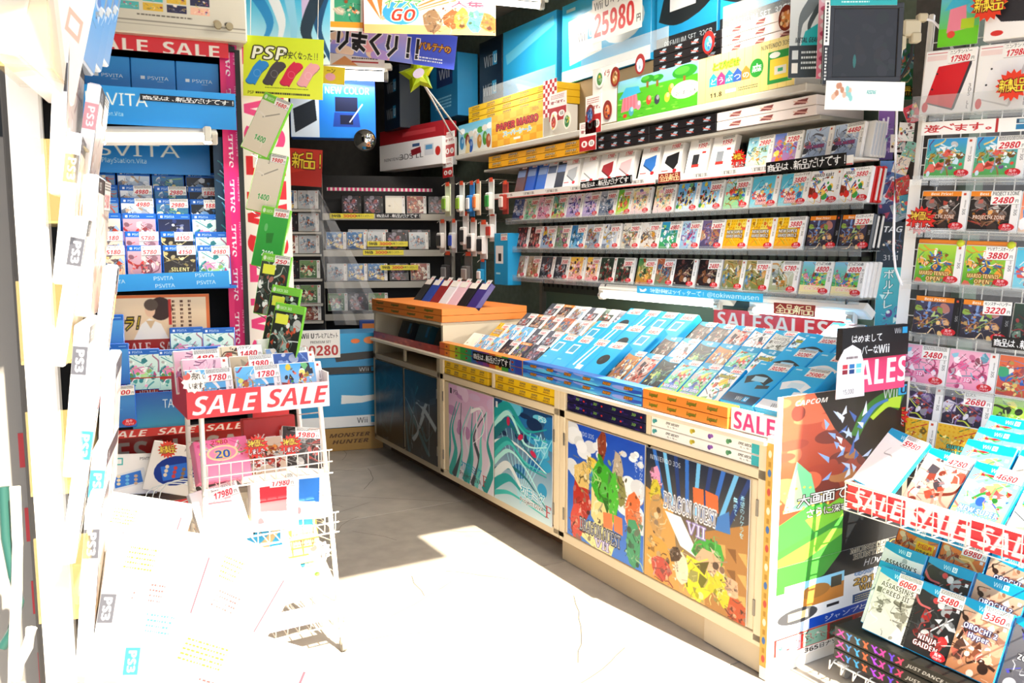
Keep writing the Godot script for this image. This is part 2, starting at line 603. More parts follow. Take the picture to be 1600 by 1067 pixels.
func art(x: float, y: float, w: float, h: float, pal: Array, n: int, rng: RandomNumberGenerator) -> void:
	# a busy abstract picture: ribbons, shards and rounds that shrink towards the end
	n = int(n * 2.3)
	for i in n:
		var s := lerpf(0.34, 0.05, sqrt(float(i) / n)) * minf(w, h)
		var p := Vector2(x + w * rng.randf_range(0.08, 0.92), y + h * clampf(rng.randfn(0.52, 0.22), 0.04, 0.96))
		var c: Color = pal[rng.randi() % pal.size()]
		c = c.lightened(rng.randf() * 0.3) if rng.randf() < 0.5 else c.darkened(rng.randf() * 0.35)
		match rng.randi() % 4:
			0:
				oval(p.x, p.y, s * rng.randf_range(0.35, 0.6), s * rng.randf_range(0.25, 0.6), c, rng.randf() * 3)
			1:
				var d := Vector2.from_angle(rng.randf() * TAU) * s
				curve([p - d, p + d.rotated(1.2) * 0.4, p + d, p + d.rotated(0.7) * 1.4], s * 0.22, s * 0.03, c)
			2:
				var o := PackedVector2Array()
				var m := rng.randi_range(3, 5)
				var a0 := rng.randf() * TAU
				for k in m:
					o.append(p + Vector2.from_angle(a0 + TAU * k / m) * s * rng.randf_range(0.3, 0.8))
				poly(o, c)
			3:
				var d := Vector2.from_angle(rng.randf_range(-0.9, 0.9)) * s * 0.8
				stroke(PackedVector2Array([p - d, p + d]), s * 0.09, c)

func cover(key: String, kind: String, look: String, c1: String, c2: String, pal: String, titles := [], tcol := "ffffff", ty := 0.7, rim := "000000", n := 26, extra := "") -> void:
	var rng := RandomNumberGenerator.new()
	rng.seed = hash(key)
	var w := 150
	var h := 136
	match kind:
		"v": w = 110; h = 140
		"u", "x": w = 130; h = 184
		"p": w = 130; h = 164
	cell(key, w, h)
	fill(Color("#" + c1), Color("#" + c2))
	var ax := 0.0
	var aw := float(w)
	var ay := 0.0
	if kind == "n" or kind == "k":
		aw = w * 0.85
	art(ax, ay, aw, h, hues(pal), n, rng)
	match extra:
		"best":
			rect(0, 0, aw, h * 0.13, Color("#f08a24"))
			text("Best Price!", aw / 2, 4, 10, Color.WHITE, "bsc")
		"band":
			rect(0, h * 0.84, aw, h * 0.16, Color("#1d1b1b"))
			lines(6, h * 0.88, aw - 12, 2, 6, 2, Color("#cfc7b0"), rng)
		"green":
			rect(0, h * 0.72, aw, h * 0.28, Color("#f1e3ac"))
		"tiles":
			for i in 9:
				for j in 7:
					oval(8 + i * 15, 8 + j * 15, 3.4, 3.4, Color("#d99a10"))
	for i in titles.size():
		var th := h * (0.1 if kind != "u" else 0.075)
		var tw := minf(aw * 0.78, width(titles[i], th))
		text(titles[i], ax + (aw - tw) / 2, h * ty + i * th * 1.4, th, Color("#" + tcol), "b", tw, Color("#" + rim), 2.0)
	match kind:
		"n", "k":
			rect(aw, 0, w - aw, h, Color("#f2efec") if kind == "n" else Color("#17161a"))
			var keep := tf
			tf = tf * Transform2D(PI / 2, Vector2(w - 5, h * 0.22))
			text("NINTENDO", 0, 0, 4, Color("#55514d"), "r")
			text("3DS", 30, -1.5, 9, Color("#2a2a2a") if kind == "n" else Color("#dddddd"), "r")
			tf = keep
			rect(aw + 7, 6, 8, 8, Color("#c8452a"))
		"v":
			rect(0, 0, w, 18, Color("#1560bd"))
			text("PSVITA", 22, 5, 8, Color.WHITE, "r")
			rect(8, 5, 8, 8, Color("#e8f0ff"))
			rect(w - 30, 8, 24, 2, Color("#9cc8f0"))
		"u":
			var o := PackedVector2Array([Vector2(0, 0), Vector2(w, 0), Vector2(w, 26)])
			for i in 9:
				o.append(Vector2(w - w * (i + 1) / 10.0, 26 + 6 * sin(PI * (i + 1) / 10.0) - (i + 1)))
			o.append(Vector2(0, 16))
			poly(o, Color("#0a9ac9"))
			text("Wii", w / 2 - 20, 7, 12, Color.WHITE, "r")
			rect(w / 2 + 6, 6, 14, 14, Color("#e6f6fb"))
			text("U", w / 2 + 9, 8, 9, Color("#0a9ac9"))
			rect(w - 14, h * 0.2, 9, 9, Color("#eeeeee"))
		"x":
			rect(0, 0, w, 22, Color("#7ac943"))
			text("XBOX 360", 22, 7, 9, Color.WHITE, "r")
			oval(12, 11, 7, 7, Color("#d8e8cc"))
		"p":
			rect(0, 0, w, 18, Color("#2b2b2f"))
			text("PS3", 8, 5, 9, Color.WHITE, "i")
	designs[key] = {"kind": kind, "look": look}

func price(p: String, title := "") -> String:
	var key := "price" + p + title
	if not cells.has(key):
		cell(key, 80, 42)
		fill(Color("#fbf9f4"))
		var rng := RandomNumberGenerator.new()
		rng.seed = hash(key)
		if title:
			text(title, 3, 3, 11, Color("#151515"), "r", minf(74, width(title, 11, "r")))
		else:
			lines(4, 3, 72, 3, 4, 2.2, Color("#333333"), rng)
		text(p, 4, 19, 19, Color("#d01224"), "bi", 58)
		text("円", 67, 27, 10, Color("#333333"), "r")
		rect(0, 0, 80, 0.8, Color("#8d8a86"))
		rect(0, 41.2, 80, 0.8, Color("#8d8a86"))
	return key

func plain_prints() -> void:
	cell("sample", 46, 26)
	fill(Color("#d4202a"))
	text("見本", 11, 3, 11, Color("#ffffff"), "b")
	text("SAMPLE", 23, 16, 6, Color("#ffffff"), "c")
	cell("onlynew", 240, 40)
	fill(Color("#0c0b0d"))
	text("商品は、", 4, 8, 25, Color.WHITE, "b", 82)
	text("新品だけです！", 88, 5, 30, Color.WHITE, "b", 150)
	cell("allnew", 120, 34)
	fill(Color("#8f2b22"))
	text("全品新品", 5, 4, 26, Color("#f5e6ae"), "b", 110)
	cell("limited", 150, 26)
	fill(Color("#f0e13c"))
	text("特価", 6, 5, 15, Color("#1c1a10"))
	text("3000", 44, 5, 15, Color("#d83020"))
	text("を見てください！", 88, 7, 11, Color("#1c1a10"), "r", 56)
	cell("bonus", 60, 44)
	fill(Color("#f6c81e"))
	text("初回典", 5, 5, 15, Color("#d2301c"), "b", 50)
	text("付きます！", 4, 25, 13, Color("#1b1408"), "b", 52)
	cell("selling", 84, 60)
	fill(Color("#fdf8ee"))
	oval(18, 16, 13, 9, Color("#e0645c"))
	text("売れて", 34, 8, 17, Color("#251a14"), "b", 46)
	text("います！", 24, 32, 17, Color("#251a14"), "b", 54)
	cell("newitem", 84, 60)
	fill(Color("#e33a1c"))
	text("新製品", 10, 18, 24, Color("#ffe648"), "b", 64, Color("#5a0c04"), 2.0)
	cell("cheap", 84, 60)
	fill(Color("#d8261e"))
	text("特価に", 14, 12, 17, Color("#ffe94a"), "b", 56, Color("#5c0a0a"), 2.0)
	text("しました", 14, 33, 15, Color("#ffffff"), "b", 56, Color("#5c0a0a"), 2.0)

func sheet(key: String, w: float, h: float) -> ArrayMesh:
	# a printed sheet that faces +z, centred
	var k := "sheet%s|%.4f|%.4f" % [key, w, h]
	if not meshes.has(k):
		var st := mb()
		quad(st, Vector3(-w / 2, h / 2, 0), Vector3(w / 2, h / 2, 0), Vector3(w / 2, -h / 2, 0), Vector3(-w / 2, -h / 2, 0), rc(key), Vector3.BACK)
		meshes[k] = st.commit()
		meshes[k].surface_set_material(0, pm(key))
	return meshes[k]

func slab(key: String, w: float, h: float, t: float, edge: Material, ch := 0.0) -> ArrayMesh:
	# a board with a printed front: two surfaces in one mesh, centred, front at +t/2
	var k := "slab%s|%.4f|%.4f|%.4f|%s" % [key, w, h, t, edge.resource_name]
	if not meshes.has(k):
		var st := mb()
		bx(st, Vector3(0, 0, -0.0003), Vector3(w, h, t - 0.0006), ch)
		var m := st.commit()
		m.surface_set_material(0, edge)
		st = mb()
		var a := w / 2 - ch
		var b := h / 2 - ch
		quad(st, Vector3(-a, b, t / 2), Vector3(a, b, t / 2), Vector3(a, -b, t / 2), Vector3(-a, -b, t / 2), rc(key), Vector3.BACK)
		st.commit(m)
		m.surface_set_material(1, pm(key))
		meshes[k] = m
	return meshes[k]

func cutout(key: String, outline: PackedVector2Array, t := 0.002) -> ArrayMesh:
	var m := prism(outline, t, rc(key))
	m.surface_set_material(0, pm(key))
	return m

func board(called: String, label: String, category: String, F: Transform3D, u0: float, v0: float, u1: float, v1: float, out: float, t: float, key: String, edge := "#f4f1ea", roll := 0.0, group := "", pitch := 0.0, yaw := 0.0) -> MeshInstance3D:
	return solo(called, label, category, slab(key, absf(u1 - u0), absf(v0 - v1), t, mat(edge, 0.6)), null, F * loc((u0 + u1) / 2, (v0 + v1) / 2, out + t / 2, yaw, pitch, roll), group)

const DIM := {"n": [0.137, 0.125, 0.015, "#f3f1ee"], "k": [0.137, 0.125, 0.015, "#1b1a1d"], "v": [0.105, 0.135, 0.013, "#0d5fc6"], "u": [0.135, 0.19, 0.014, "#0b97d4"], "x": [0.136, 0.19, 0.014, "#6fbf24"], "p": [0.135, 0.172, 0.015, "#e6e6ea"]}

func game(design: String, xf: Transform3D, label: String, group: String, p := "", sample := true, title := "", squeeze := 1.0, called := "game_case") -> Node3D:
	# a plastic game case that stands on its lower edge, with its printed insert and the shop's stickers
	var kind: String = designs[design].kind
	var d: Array = DIM[kind]
	var w: float = d[0] * squeeze
	var o := thing(called, label, "game case", xf, group)
	part("shell", box(w, d[1], d[2], 0.0022), mat(d[3], 0.25, 0.0, 0.5), o)
	part("cover", sheet(design, w - 0.005, d[1] - 0.005), null, o, loc(0, d[1] / 2, d[2] / 2 + 0.0005))
	if p:
		var tw: float = w * (0.56 if kind in ["n", "k", "v"] else 0.52)
		part("price_tag", sheet(price(p, title), tw, tw * 0.54), null, o, loc(w / 2 - tw / 2 - 0.002, d[1] - tw * 0.27 - 0.001, d[2] / 2 + 0.0012, 0, -1, 1.5))
	if sample:
		part("sample_sticker", oval_mesh(0.021, 0.0115), null, o, loc(w * 0.3, 0.016, d[2] / 2 + 0.0014))
	return o

func oval_mesh(rx: float, ry: float) -> ArrayMesh:
	var k := "oval%.3f" % rx
	if not meshes.has(k):
		meshes[k] = cutout("sample", ring2(rx, ry, 16), 0.0008)
	return meshes[k]

func row(F: Transform3D, y: float, out: float, lefts: Array, keys: Array, prices: Array, lean: float, place: String, group: String, sample := true, titles := {}, noun := "game case") -> void:
	# cases side by side; lefts are their left edges and the end of the last
	for i in keys.size():
		var room: float = lefts[i + 1] - lefts[i]
		var d: Dictionary = designs[keys[i]]
		var w: float = DIM[d.kind][0]
		var sq := minf(1.0, (room - 0.002) / w)
		var mid: float = lefts[i] + minf(room, w) / 2
		var lab := "%s, %s cover%s, %s from left %s" % [noun, d.look, (", priced " + prices[i]) if prices[i] else "", ORD[i + 1], place]
		game(keys[i], F * loc(mid, y, out, 0, -lean), lab, group, prices[i], sample, titles.get(i, ""), sq)

func pack(called: String, label: String, F: Transform3D, w: float, h: float, d: float, key: String, col: String, group := "", cat := "box", side := "", tagp := "", tagged := "", ttl := "") -> Node3D:
	# a closed carton with a printed front (and side); base centre at the origin, front at +z
	var o := thing(called, label, cat, F, group)
	part("carton", box(w, h, d, 0.002), mat(col, 0.45, 0.0, 0.2), o)
	part("front_print", sheet(key, w - 0.005, h - 0.005), null, o, loc(0, h / 2, d / 2 + 0.0005))
	if side:
		part("side_print", sheet(side, d - 0.005, h - 0.005), null, o, loc(w / 2 + 0.0005, h / 2, 0, 90))
	if tagp:
		var tw := 0.075
		part("price_tag", sheet(price(tagp, ttl), tw, tw * 0.54), null, o, loc(w / 2 - tw / 2 - 0.004, h - tw * 0.3, d / 2 + 0.0012, 0, 0, 1.5))
	return o

# ---------------------------------------------------------------- the scene
func _ready() -> void:
	var cam := Camera3D.new()
	cam.name = "camera"
	cam.fov = 44.62
	cam.near = 0.05
	cam.far = 60.0
	cam.transform = Transform3D(Basis(Vector3.UP, deg_to_rad(-30.3)) * Basis(Vector3.RIGHT, deg_to_rad(-6.52)), Vector3(0, 1.25, 0))
	add_child(cam)
	cam.current = true

	var we := WorldEnvironment.new()
	we.name = "world_environment"
	var env := Environment.new()
	var sky := Sky.new()
	var sm := ProceduralSkyMaterial.new()
	sm.sky_top_color = Color(0.74, 0.82, 0.95)
	sm.sky_horizon_color = Color(0.93, 0.93, 0.92)
	sm.ground_bottom_color = Color(0.5, 0.49, 0.47)
	sm.ground_horizon_color = Color(0.7, 0.7, 0.7)
	sm.sky_energy_multiplier = 1.55
	sky.sky_material = sm
	env.background_mode = Environment.BG_SKY
	env.sky = sky
	env.tonemap_mode = Environment.TONE_MAPPER_LINEAR
	env.tonemap_exposure = 1.1
	env.sdfgi_enabled = true
	env.ssao_enabled = true
	env.ssil_enabled = true
	we.environment = env
	add_child(we)

	var sun := DirectionalLight3D.new()
	sun.name = "sun"
	sun.light_color = Color(1.0, 0.96, 0.88)
	sun.light_energy = 7.0
	sun.light_angular_distance = 0.5
	sun.shadow_enabled = true
	sun.transform = Transform3D(Basis.looking_at(Vector3(-0.115, -1.0, -1.0)), Vector3(0.5, 4, 3))
	add_child(sun)

	ts = TextServerManager.get_primary_interface()
	plain_prints()
	all_covers()
	setting()
	lamps()
	counter()
	counter_goods()
	wall_rack()
	upper_shelf()
	wire_display()
	basket_and_tray()
	monitor_corner()
	blue_unit()
	sale_pillar()
	trolley()
	back_shop()
	hanging_signs()
	entrance_left()
	finish_pages()

func noise_mat(c1: String, c2: String, freq: float, rough: float, scale: float) -> StandardMaterial3D:
	var m := StandardMaterial3D.new()
	var nt := NoiseTexture2D.new()
	nt.width = 512
	nt.height = 512
	nt.seamless = true
	var fn := FastNoiseLite.new()
	fn.seed = 7
	fn.frequency = freq
	fn.fractal_octaves = 5
	nt.noise = fn
	var g := Gradient.new()
	g.set_color(0, Color(c1))
	g.set_color(1, Color(c2))
	nt.color_ramp = g
	m.albedo_texture = nt
	m.roughness = rough
	m.uv1_triplanar = true
	m.uv1_world_triplanar = true
	m.uv1_scale = Vector3.ONE * scale
	return m

func setting() -> void:
	var st := mb()
	bx(st, Vector3(0.5, -0.06, -1.5), Vector3(9, 0.1, 11))
	var fl := struct("floor", st.commit(), mat("#3a3733", 0.9))
	var fm := noise_mat("#978e82", "#ada396", 0.012, 0.42, 0.9)
	var fm2 := noise_mat("#938a7e", "#a89e91", 0.02, 0.38, 0.8)
	# sheets of the floor covering, a dark seam between them
	var zs := [-6.2, -5.3, -4.42, -3.58, -2.66, -1.72, -0.8, 0.4, 2.0]
	for i in zs.size() - 1:
		for j in 3:
			var x0: float = [-2.0, 0.6, 1.9][j]
			var x1: float = [0.6, 1.9, 4.0][j]
			st = mb()
			var z0: float = zs[i]
			var z1: float = zs[i + 1]
			bx(st, Vector3((x0 + x1) / 2, -0.005, (z0 + z1) / 2), Vector3(x1 - x0 - 0.003, 0.01, z1 - z0 - 0.003), 0.001)
			part("floor_panel", st.commit(), fm if (i + j) % 2 else fm2, fl)
	# fine cracks in the covering
	var rng := RandomNumberGenerator.new()
	rng.seed = 5
	st = mb()
	for k in 22:
		var p := Vector3(rng.randf_range(0.9, 1.75), 0.0004, rng.randf_range(-4.8, -1.4))
		if k == 0:
			quad(st, Vector3(1.1, 0.0004, -4.13), Vector3(1.1, 0.0004, -4.127), Vector3(1.85, 0.0004, -3.515), Vector3(1.85, 0.0004, -3.518), Rect2(0, 0, 1, 1), Vector3.UP)
		var d := Vector3.FORWARD.rotated(Vector3.UP, rng.randf_range(-1.4, 1.4))
		var w := rng.randf_range(0.0006, 0.0013)
		for s in rng.randi_range(3, 8):
			var q := p + d * rng.randf_range(0.03, 0.08)
			var n := d.cross(Vector3.UP) * w
			quad(st, p - n, p + n, q + n, q - n, Rect2(0, 0, 1, 1), Vector3.UP)
			p = q
			d = d.rotated(Vector3.UP, rng.randf_range(-0.3, 0.3))
	var cr_ := part("crack", st.commit(), mat("#4f4a44", 0.8), fl)
	cr_.set_meta("kind", "stuff")
	var pale := noise_mat("#5d6a5e", "#6f7d70", 0.03, 0.7, 1.2)
	struct("wall_right", boxes([[2.83, 1.37, -3.95, 0.1, 2.74, 4.5]]), pale)
	struct("wall_back", boxes([[1.5, 1.37, -6.25, 3.2, 2.74, 0.1]]), noise_mat("#2a2826", "#35322f", 0.03, 0.8, 1.0))
	struct("wall_left", boxes([[0.0, 1.37, -4.75, 0.1, 2.74, 3.0]]), mat("#4c4a46", 0.8))
	struct("wall_side_left", boxes([[0.02, 1.37, -2.58, 0.06, 2.74, 1.3]]), mat("#8a857c", 0.8))
	struct("wall_front_right", boxes([[4.15, 1.37, -1.78, 3.0, 2.74, 0.1]]), noise_mat("#3c3a38", "#4d4a47", 0.04, 0.7, 1.0))
	struct("wall_front_left", boxes([[-0.75, 1.37, -1.9, 1.4, 2.74, 0.1]]), mat("#d8d4cc", 0.7))
	struct("ceiling", boxes([[1.4, 2.79, -3.75, 3.2, 0.1, 5.2]]), noise_mat("#8c8880", "#9a968d", 0.03, 0.8, 1.0))
	struct("trim_ceiling", boxes([[2.2, 2.66, -3.75, 0.1, 0.16, 4.6]], 0.008), mat("#a9a59c", 0.7))
	# the awning over the shop front: its edge steps back where the sun reaches deeper
	struct("trim_awning", boxes([[-1.3, 2.52, -1.42, 6.0, 0.05, 1.95], [-1.925, 2.52, -0.22, 4.75, 0.05, 0.45], [1.9, 2.52, -1.56, 0.4, 0.05, 1.67], [2.96, 2.52, -1.0, 1.72, 0.05, 2.8]], 0.0), mat("#b9b4aa", 0.7))
	struct("wall_above_door", boxes([[1.4, 2.66, -1.75, 4.4, 0.28, 0.08]]), mat("#5b5853", 0.8))

func tube_lamp(label: String, a: Vector3, b: Vector3, r: float, e: float, down: Vector3, le: float, housing := true) -> void:
	var o := thing("fluorescent_lamp", label, "lamp", Transform3D(Basis(), (a + b) / 2), "fluorescent tubes")
	var h := (b - a) / 2
	var d := h.normalized()
	var st := mb()
	tube(st, [-h + d * 0.02, h - d * 0.02], r, 10)
	part("tube", st.commit(), glow("#fff8f0", e), o)
	st = mb()
	for s in [-1.0, 1.0]:
		st = mb()
		tube(st, [d * (h.length() * s), d * ((h.length() - 0.022) * s)], r * 1.15, 10)
		part("tube_cap", st.commit(), mat("#b9b6ae", 0.4, 0.6), o)
	if housing:
		st = mb()
		var up := -down
		var side := d.cross(up).normalized()
		bx(st, up * (r + 0.03), Vector3(h.length() * 2 + 0.05, 0.035, 0.06), 0.005, Transform3D(Basis(d, up, side), Vector3.ZERO))
		part("housing", st.commit(), mat("#dcd8cf", 0.5), o)
		for s in [-1.0, 1.0]:
			st = mb()
			bx(st, d * (h.length() - 0.015) * s + up * (r * 0.5 + 0.005), Vector3(0.022, r + 0.045, 0.04), 0.003, Transform3D(Basis(), Vector3.ZERO))
			part("socket", st.commit(), mat("#cfcbc2", 0.5), o)
	var l := AreaLight3D.new()
	l.name = "lamp_light"
	l.area_size = Vector2(h.length() * 2, r * 2.2)
	l.light_color = Color(1.0, 0.965, 0.91)
	l.light_energy = le
	l.area_range = 8.0
	l.area_attenuation = 2.0
	l.shadow_enabled = true
	var dn := (down - d * down.dot(d)).normalized()
	l.transform = Transform3D(Basis(d, (-dn).cross(d), -dn), (a + b) / 2 + dn * (r + 0.006))
	add_child(l, true)

func lamps() -> void:
	tube_lamp("long ceiling tube above the hanging banners at the top edge", Vector3(2.016, 2.594, -4.246), Vector3(2.509, 2.539, -3.95), 0.016, 6.0, Vector3.DOWN, 1.6)
	tube_lamp("ceiling tube over the open front end of the shop", Vector3(1.3, 2.58, -2.4), Vector3(2.4, 2.58, -2.4), 0.016, 6.0, Vector3.DOWN, 6.0)
	tube_lamp("short tube shining above the blue handheld console poster", Vector3(1.683, 2.319, -5.22), Vector3(2.031, 2.303, -5.014), 0.03, 6.0, Vector3(0, -1, 0), 0.35)
	var dn := Vector3(-0.6, -0.8, 0).normalized()
	tube_lamp("tube under the lowest wall rack tier, left of the red sale banner", Vector3(2.44, 1.012, -3.32), Vector3(2.44, 1.012, -2.5), 0.012, 5.0, dn, 0.7)
	tube_lamp("tube under the lowest wall rack tier above the red sale banner", Vector3(2.44, 1.004, -2.33), Vector3(2.44, 1.004, -1.86), 0.012, 5.0, dn, 0.5)
	var a := FV * Vector3(-0.142, 1.584, 0.06)
	var b := FV * Vector3(0.199, 1.601, 0.06)
	tube_lamp("tube across the blue shelf unit under its printed fascia", a, b, 0.011, 5.0, Vector3(0.1, -0.8, 0.6).normalized(), 0.6)

func all_covers() -> void:
	# low tier of the wall rack
	cover("brown", "n", "dusty brown", "c9b79a", "8a6d4a", "6b4a2c d9c7a4 9a7a4d c84a3a e8dcc0", [], "f4e6c0", 0.78)
	cover("slate", "n", "dark slate", "4a4e58", "23262e", "6b7280 8a93a6 2d3138 b9402f c9ccd2", [], "ffffff")
	cover("girls", "n", "pink and yellow", "ffd54a", "f6b7c6", "f08aa8 fff0c0 f2c23a d8545c 3a2a26 ffe9ef", [], "e0457c", 0.4, "ffffff")
	cover("forest", "n", "dark green", "35493c", "1c1f22", "4a6b50 8f2c2c c2c8b8 2d3b34 a83a34", [], "ffffff")
	cover("jungle", "n", "green and orange", "3f8f5a", "d98a3a", "2f6f46 f0b44a c4562c f6e7b0 1f4d36", [], "fff0c0", 0.74)
	cover("rust", "n", "rusty red", "b85a3a", "6e8a6a", "d8794a 3e5f8a f0d8b0 8a3428 5a8a78", [], "ffffff")
	cover("court", "n", "black", "1c1a1e", "2a2226", "c9b48a 8a5a3a e8e2d8 5a2a24 3a3038", [], "f2ead0", 0.8, "7a1a14", 22)
	cover("olive", "n", "olive and gold", "b9a468", "6f7a3e", "e8d79a 5a6b2e c9832e f4ead0 8a5a2c 3f6fa8", [], "ffe9a0", 0.1, "5a2a10")
	cover("whiteglare", "n", "silvery olive", "dfe3e0", "9aa27a", "ffffff c9cfc4 8a9a5a c9832e 6f7f86", [], "ffffff", 0.1, "5a5a50")
	cover("meadow", "n", "grass green", "8fd0f0", "3fae3a", "2f8f2e 6fcf4a e8504a f4d84a f08ab0 ffffff 3a7fd0", ["どうぶつの森"], "e86a2a", 0.76, "ffffff", 30, "green")
	# middle tier
	cover("maroon", "n", "dark maroon", "3a1a1e", "1c1216", "8a2a2e c9433a e0c8b8 5a2024 a86a5a", [], "ffffff")
	cover("paleblue", "n", "pale blue", "d8e2ee", "8aa4c8", "f0c84a b84a3a 5a7ab8 ffffff 2f3f6a", [], "d8a020", 0.06)
	cover("moss", "n", "mossy", "9ab08a", "5f7f6a", "d8c4a0 3f5f4a b0507a e8e4d0 8a6a9a", [], "ffffff")
	cover("ocean", "n", "ocean blue", "1f6fb4", "7fc4ea", "0f4f94 bfe4f8 3f9fd8 f4f8fa 2a5f7a", [], "ffffff")
	cover("steel", "n", "steel grey", "c8d0d8", "7f93a8", "4f6f94 e8ecf0 c8a24a 9a4f3f 5f7f9a", [], "ffffff", 0.75, "30405a")
	cover("icy", "n", "icy white", "f0f2f6", "b0c0d8", "3f4f7a c8d4e8 d8b048 8a98b8 ffffff", [], "ffffff")
	cover("cream", "n", "cream white", "f8f4ea", "d8d0c0", "c88a3a 6a8a4a e8dcc0 b04a3a 8a8f9a", [], "ffffff")
	cover("swirl", "n", "white and amber", "f4f2f0", "dcd6d0", "e09a2a 5a5f6a f0d8a0 b8bcc4 8a4f2a", [], "3a3f4a", 0.2, "ffffff")
	cover("lake", "n", "blue and green", "2f9fd8", "3f9f4a", "e8f4fa 8fcf5a 1f6fa8 f4f8ff 2f7f3a", [], "ffffff", 0.3, "2f7f3a", 18)
	cover("skyline", "n", "sky blue", "bfe0f4", "8fc0e0", "f4f8fc 5f9fd0 c83a6a 6f3f9a e8eef4", ["KU"], "6fc03a", 0.7, "ffffff")
	cover("dusk", "n", "dusky purple", "7a6a98", "4a4468", "c88a5a 9a8ac0 e0c8a8 3a345a b04f5a", [], "ffffff")
	cover("coins", "n", "golden yellow", "f8c81e", "f0a81e", "d08a10 fff0a0 e04a2a 3fa04a f8e060", ["NEW SUPER", "MARIO BROS.2"], "ffffff", 0.38, "3a2a10", 12, "tiles")
	cover("hunter", "k", "dark blue hunting", "4a4464", "2a2630", "6f8fc8 c88a4a 8fb04a 3a3450 e8c07a 9a4a3a", [], "f4d88a", 0.78, "20120a", 30, "best")
	# upper tier
	cover("cobalt", "n", "cobalt blue", "3f5fa8", "2a3a6a", "c8d4f0 7f9fd8 f4f4f8 5a7ac0", [], "ffffff")
	cover("mint", "n", "mint green", "c8ecd0", "7fcfa0", "3f9f6a f4fff4 e8a0b8 5fb88a f8e8a0", [], "ffffff")
	cover("blossom", "n", "blossom pink", "f4c8d8", "e89ab8", "d85a8a ffffff 8a4a6a f8e0ea b06a9a", [], "ffffff", 0.72, "d0407a")
	cover("teal", "n", "teal and lemon", "4fb0b8", "d8d85a", "f4e86a 2f7f8a f8f8e0 c84a4a 3f9f5a", [], "ffffff", 0.12, "d02a2a")
	cover("violet", "n", "white and violet", "f4f0fa", "c0a8e0", "5a4ab0 8f7fd8 f0c0e0 3f2f7a ffffff", [], "5a3ab0", 0.76, "ffffff")
	cover("dragon", "n", "dragon grey", "b0b8c4", "5f6f88", "3f4f68 d8dce4 8a98b0 4a7fb0 e8e8f0", [], "3f6fb0", 0.72, "ffffff")
	cover("kart", "n", "leaf green and red", "5fb83a", "c8e85a", "e03a2a f8e04a 2f7f2a ffffff f08a2a", [], "f8e04a", 0.12, "2f5f1a")
	cover("pastel", "n", "pastel lemon", "f8ecb0", "f4d0d8", "f0c86a fff8e0 8fd8d0 e89a8a f4e89a 7f6ab0", ["COLORS!"], "e85a8a", 0.16, "ffffff")
	cover("racer", "n", "bright blue", "4fa8e8", "e8f0f8", "1f4fb8 f8d83a e04a2a ffffff 3fa04a 2f2f3a", [], "ffffff", 0.72, "1f3f8a")
	cover("plumber", "n", "red and sky", "b8e0f8", "8fd08a", "e03a2a 2f5fc8 7f4a1a f8d83a 3fa04a 2a1f1a", ["MARIO"], "f8d83a", 0.6, "2a1f1a")
	cover("paper", "n", "turquoise paper", "4fc0e0", "8fd8e8", "e84a3a f8e8d0 2f8fb8 f0b84a ffffff 3f5fb0", ["PAPER", "MARIO"], "ffffff", 0.68, "d03a2a")
	cover("kartseven", "n", "white with red", "fafafa", "f4f2f0", "e0281e 2fa03a f8c83a 2f5fc8 e87f2a 7f2a1a", ["MARIO KART", "7"], "2a2a2a", 0.08, "ffffff", 20)
	# top shelf strip
	cover("demon", "n", "cloudy blue", "c0d4ec", "8fa0c0", "2a2a34 6f7fa0 e8eef8 b84a4a 4a4a5a", ["SOUL HACKERS"], "c83a4a", 0.5, "3a4a8a", 20)
	cover("party", "n", "party blue and yellow", "6f8fe0", "c87fb0", "f8d83a f08a2a e04a4a 4fb0e8 ffffff 8f4fb0", ["3D"], "f8e04a", 0.1, "3f2a8a")
	cover("aqua", "n", "aqua", "8fd0e8", "c8e0d0", "f0e0b0 4f9fc0 e8a03a 6f8f4a ffffff", [], "ffffff", 0.1, "2f7fb0")
	# wire display
	cover("dora", "n", "clear blue", "3f9fe0", "5fb04a", "f8f8f8 e0b84a 8f5a2a c8e8f8 e04a3a 2f7f3a 6f4f8f", [], "f0d040", 0.8, "5a3a10", 30)
	cover("cross", "n", "black and orange", "2a2422", "1c191a", "e08a2a 8a5a3a c8c0b8 4a3a34 a83a2a", ["PROJECT X ZONE"], "f0e8e0", 0.6, "7a3a10", 24, "best")
	cover("tennis", "n", "tennis green", "b8e04a", "4fa02a", "e0482a 2f6fc8 f8d83a ffffff 8f4f1a 2f7f2a f0a03a", ["MARIO TENNIS", "OPEN"], "fff0a0", 0.7, "8a3a10", 28)
	cover("heart", "n", "heart pink", "f8b8d0", "f49ab8", "e85a90 fff0f6 8f4a5a f8d8e4 7fc8e0 c84a7a", ["3D"], "ffffff", 0.7, "e04a8a")
	cover("hero", "n", "starry purple", "3a2f4a", "241c30", "8f6fb0 d8e04a c0483a 5a4a78 e0d8e8", [], "f0e8f4", 0.72, "4a1a5a")
	cover("coinsb", "n", "yellow brick", "e8b82a", "c89a3a", "3f8f4a f8e88a d8452a 8a6a1a f4d85a", ["SUPER", "MARIO BROS."], "3fc0b8", 0.5, "3a2a10", 12, "tiles")
	cover("flight", "n", "orange flight", "e8744a", "c84a3a", "3f6fc8 f8f0e0 2f9f6a f0c86a 8f2a2a", [], "ffffff", 0.12, "8a1a10")
	cover("lime", "n", "lime", "a8d84a", "5fa83a", "f8f8e8 3f6f2a e8e04a 2a2f20 c8f08a", [], "ffffff")
	cover("splash", "n", "splashy red", "f06a4a", "f8d0b0", "e02a2a ffffff 3f8fe0 f8c84a 2f5fb0", ["3D"], "ffffff", 0.4, "b01a1a")
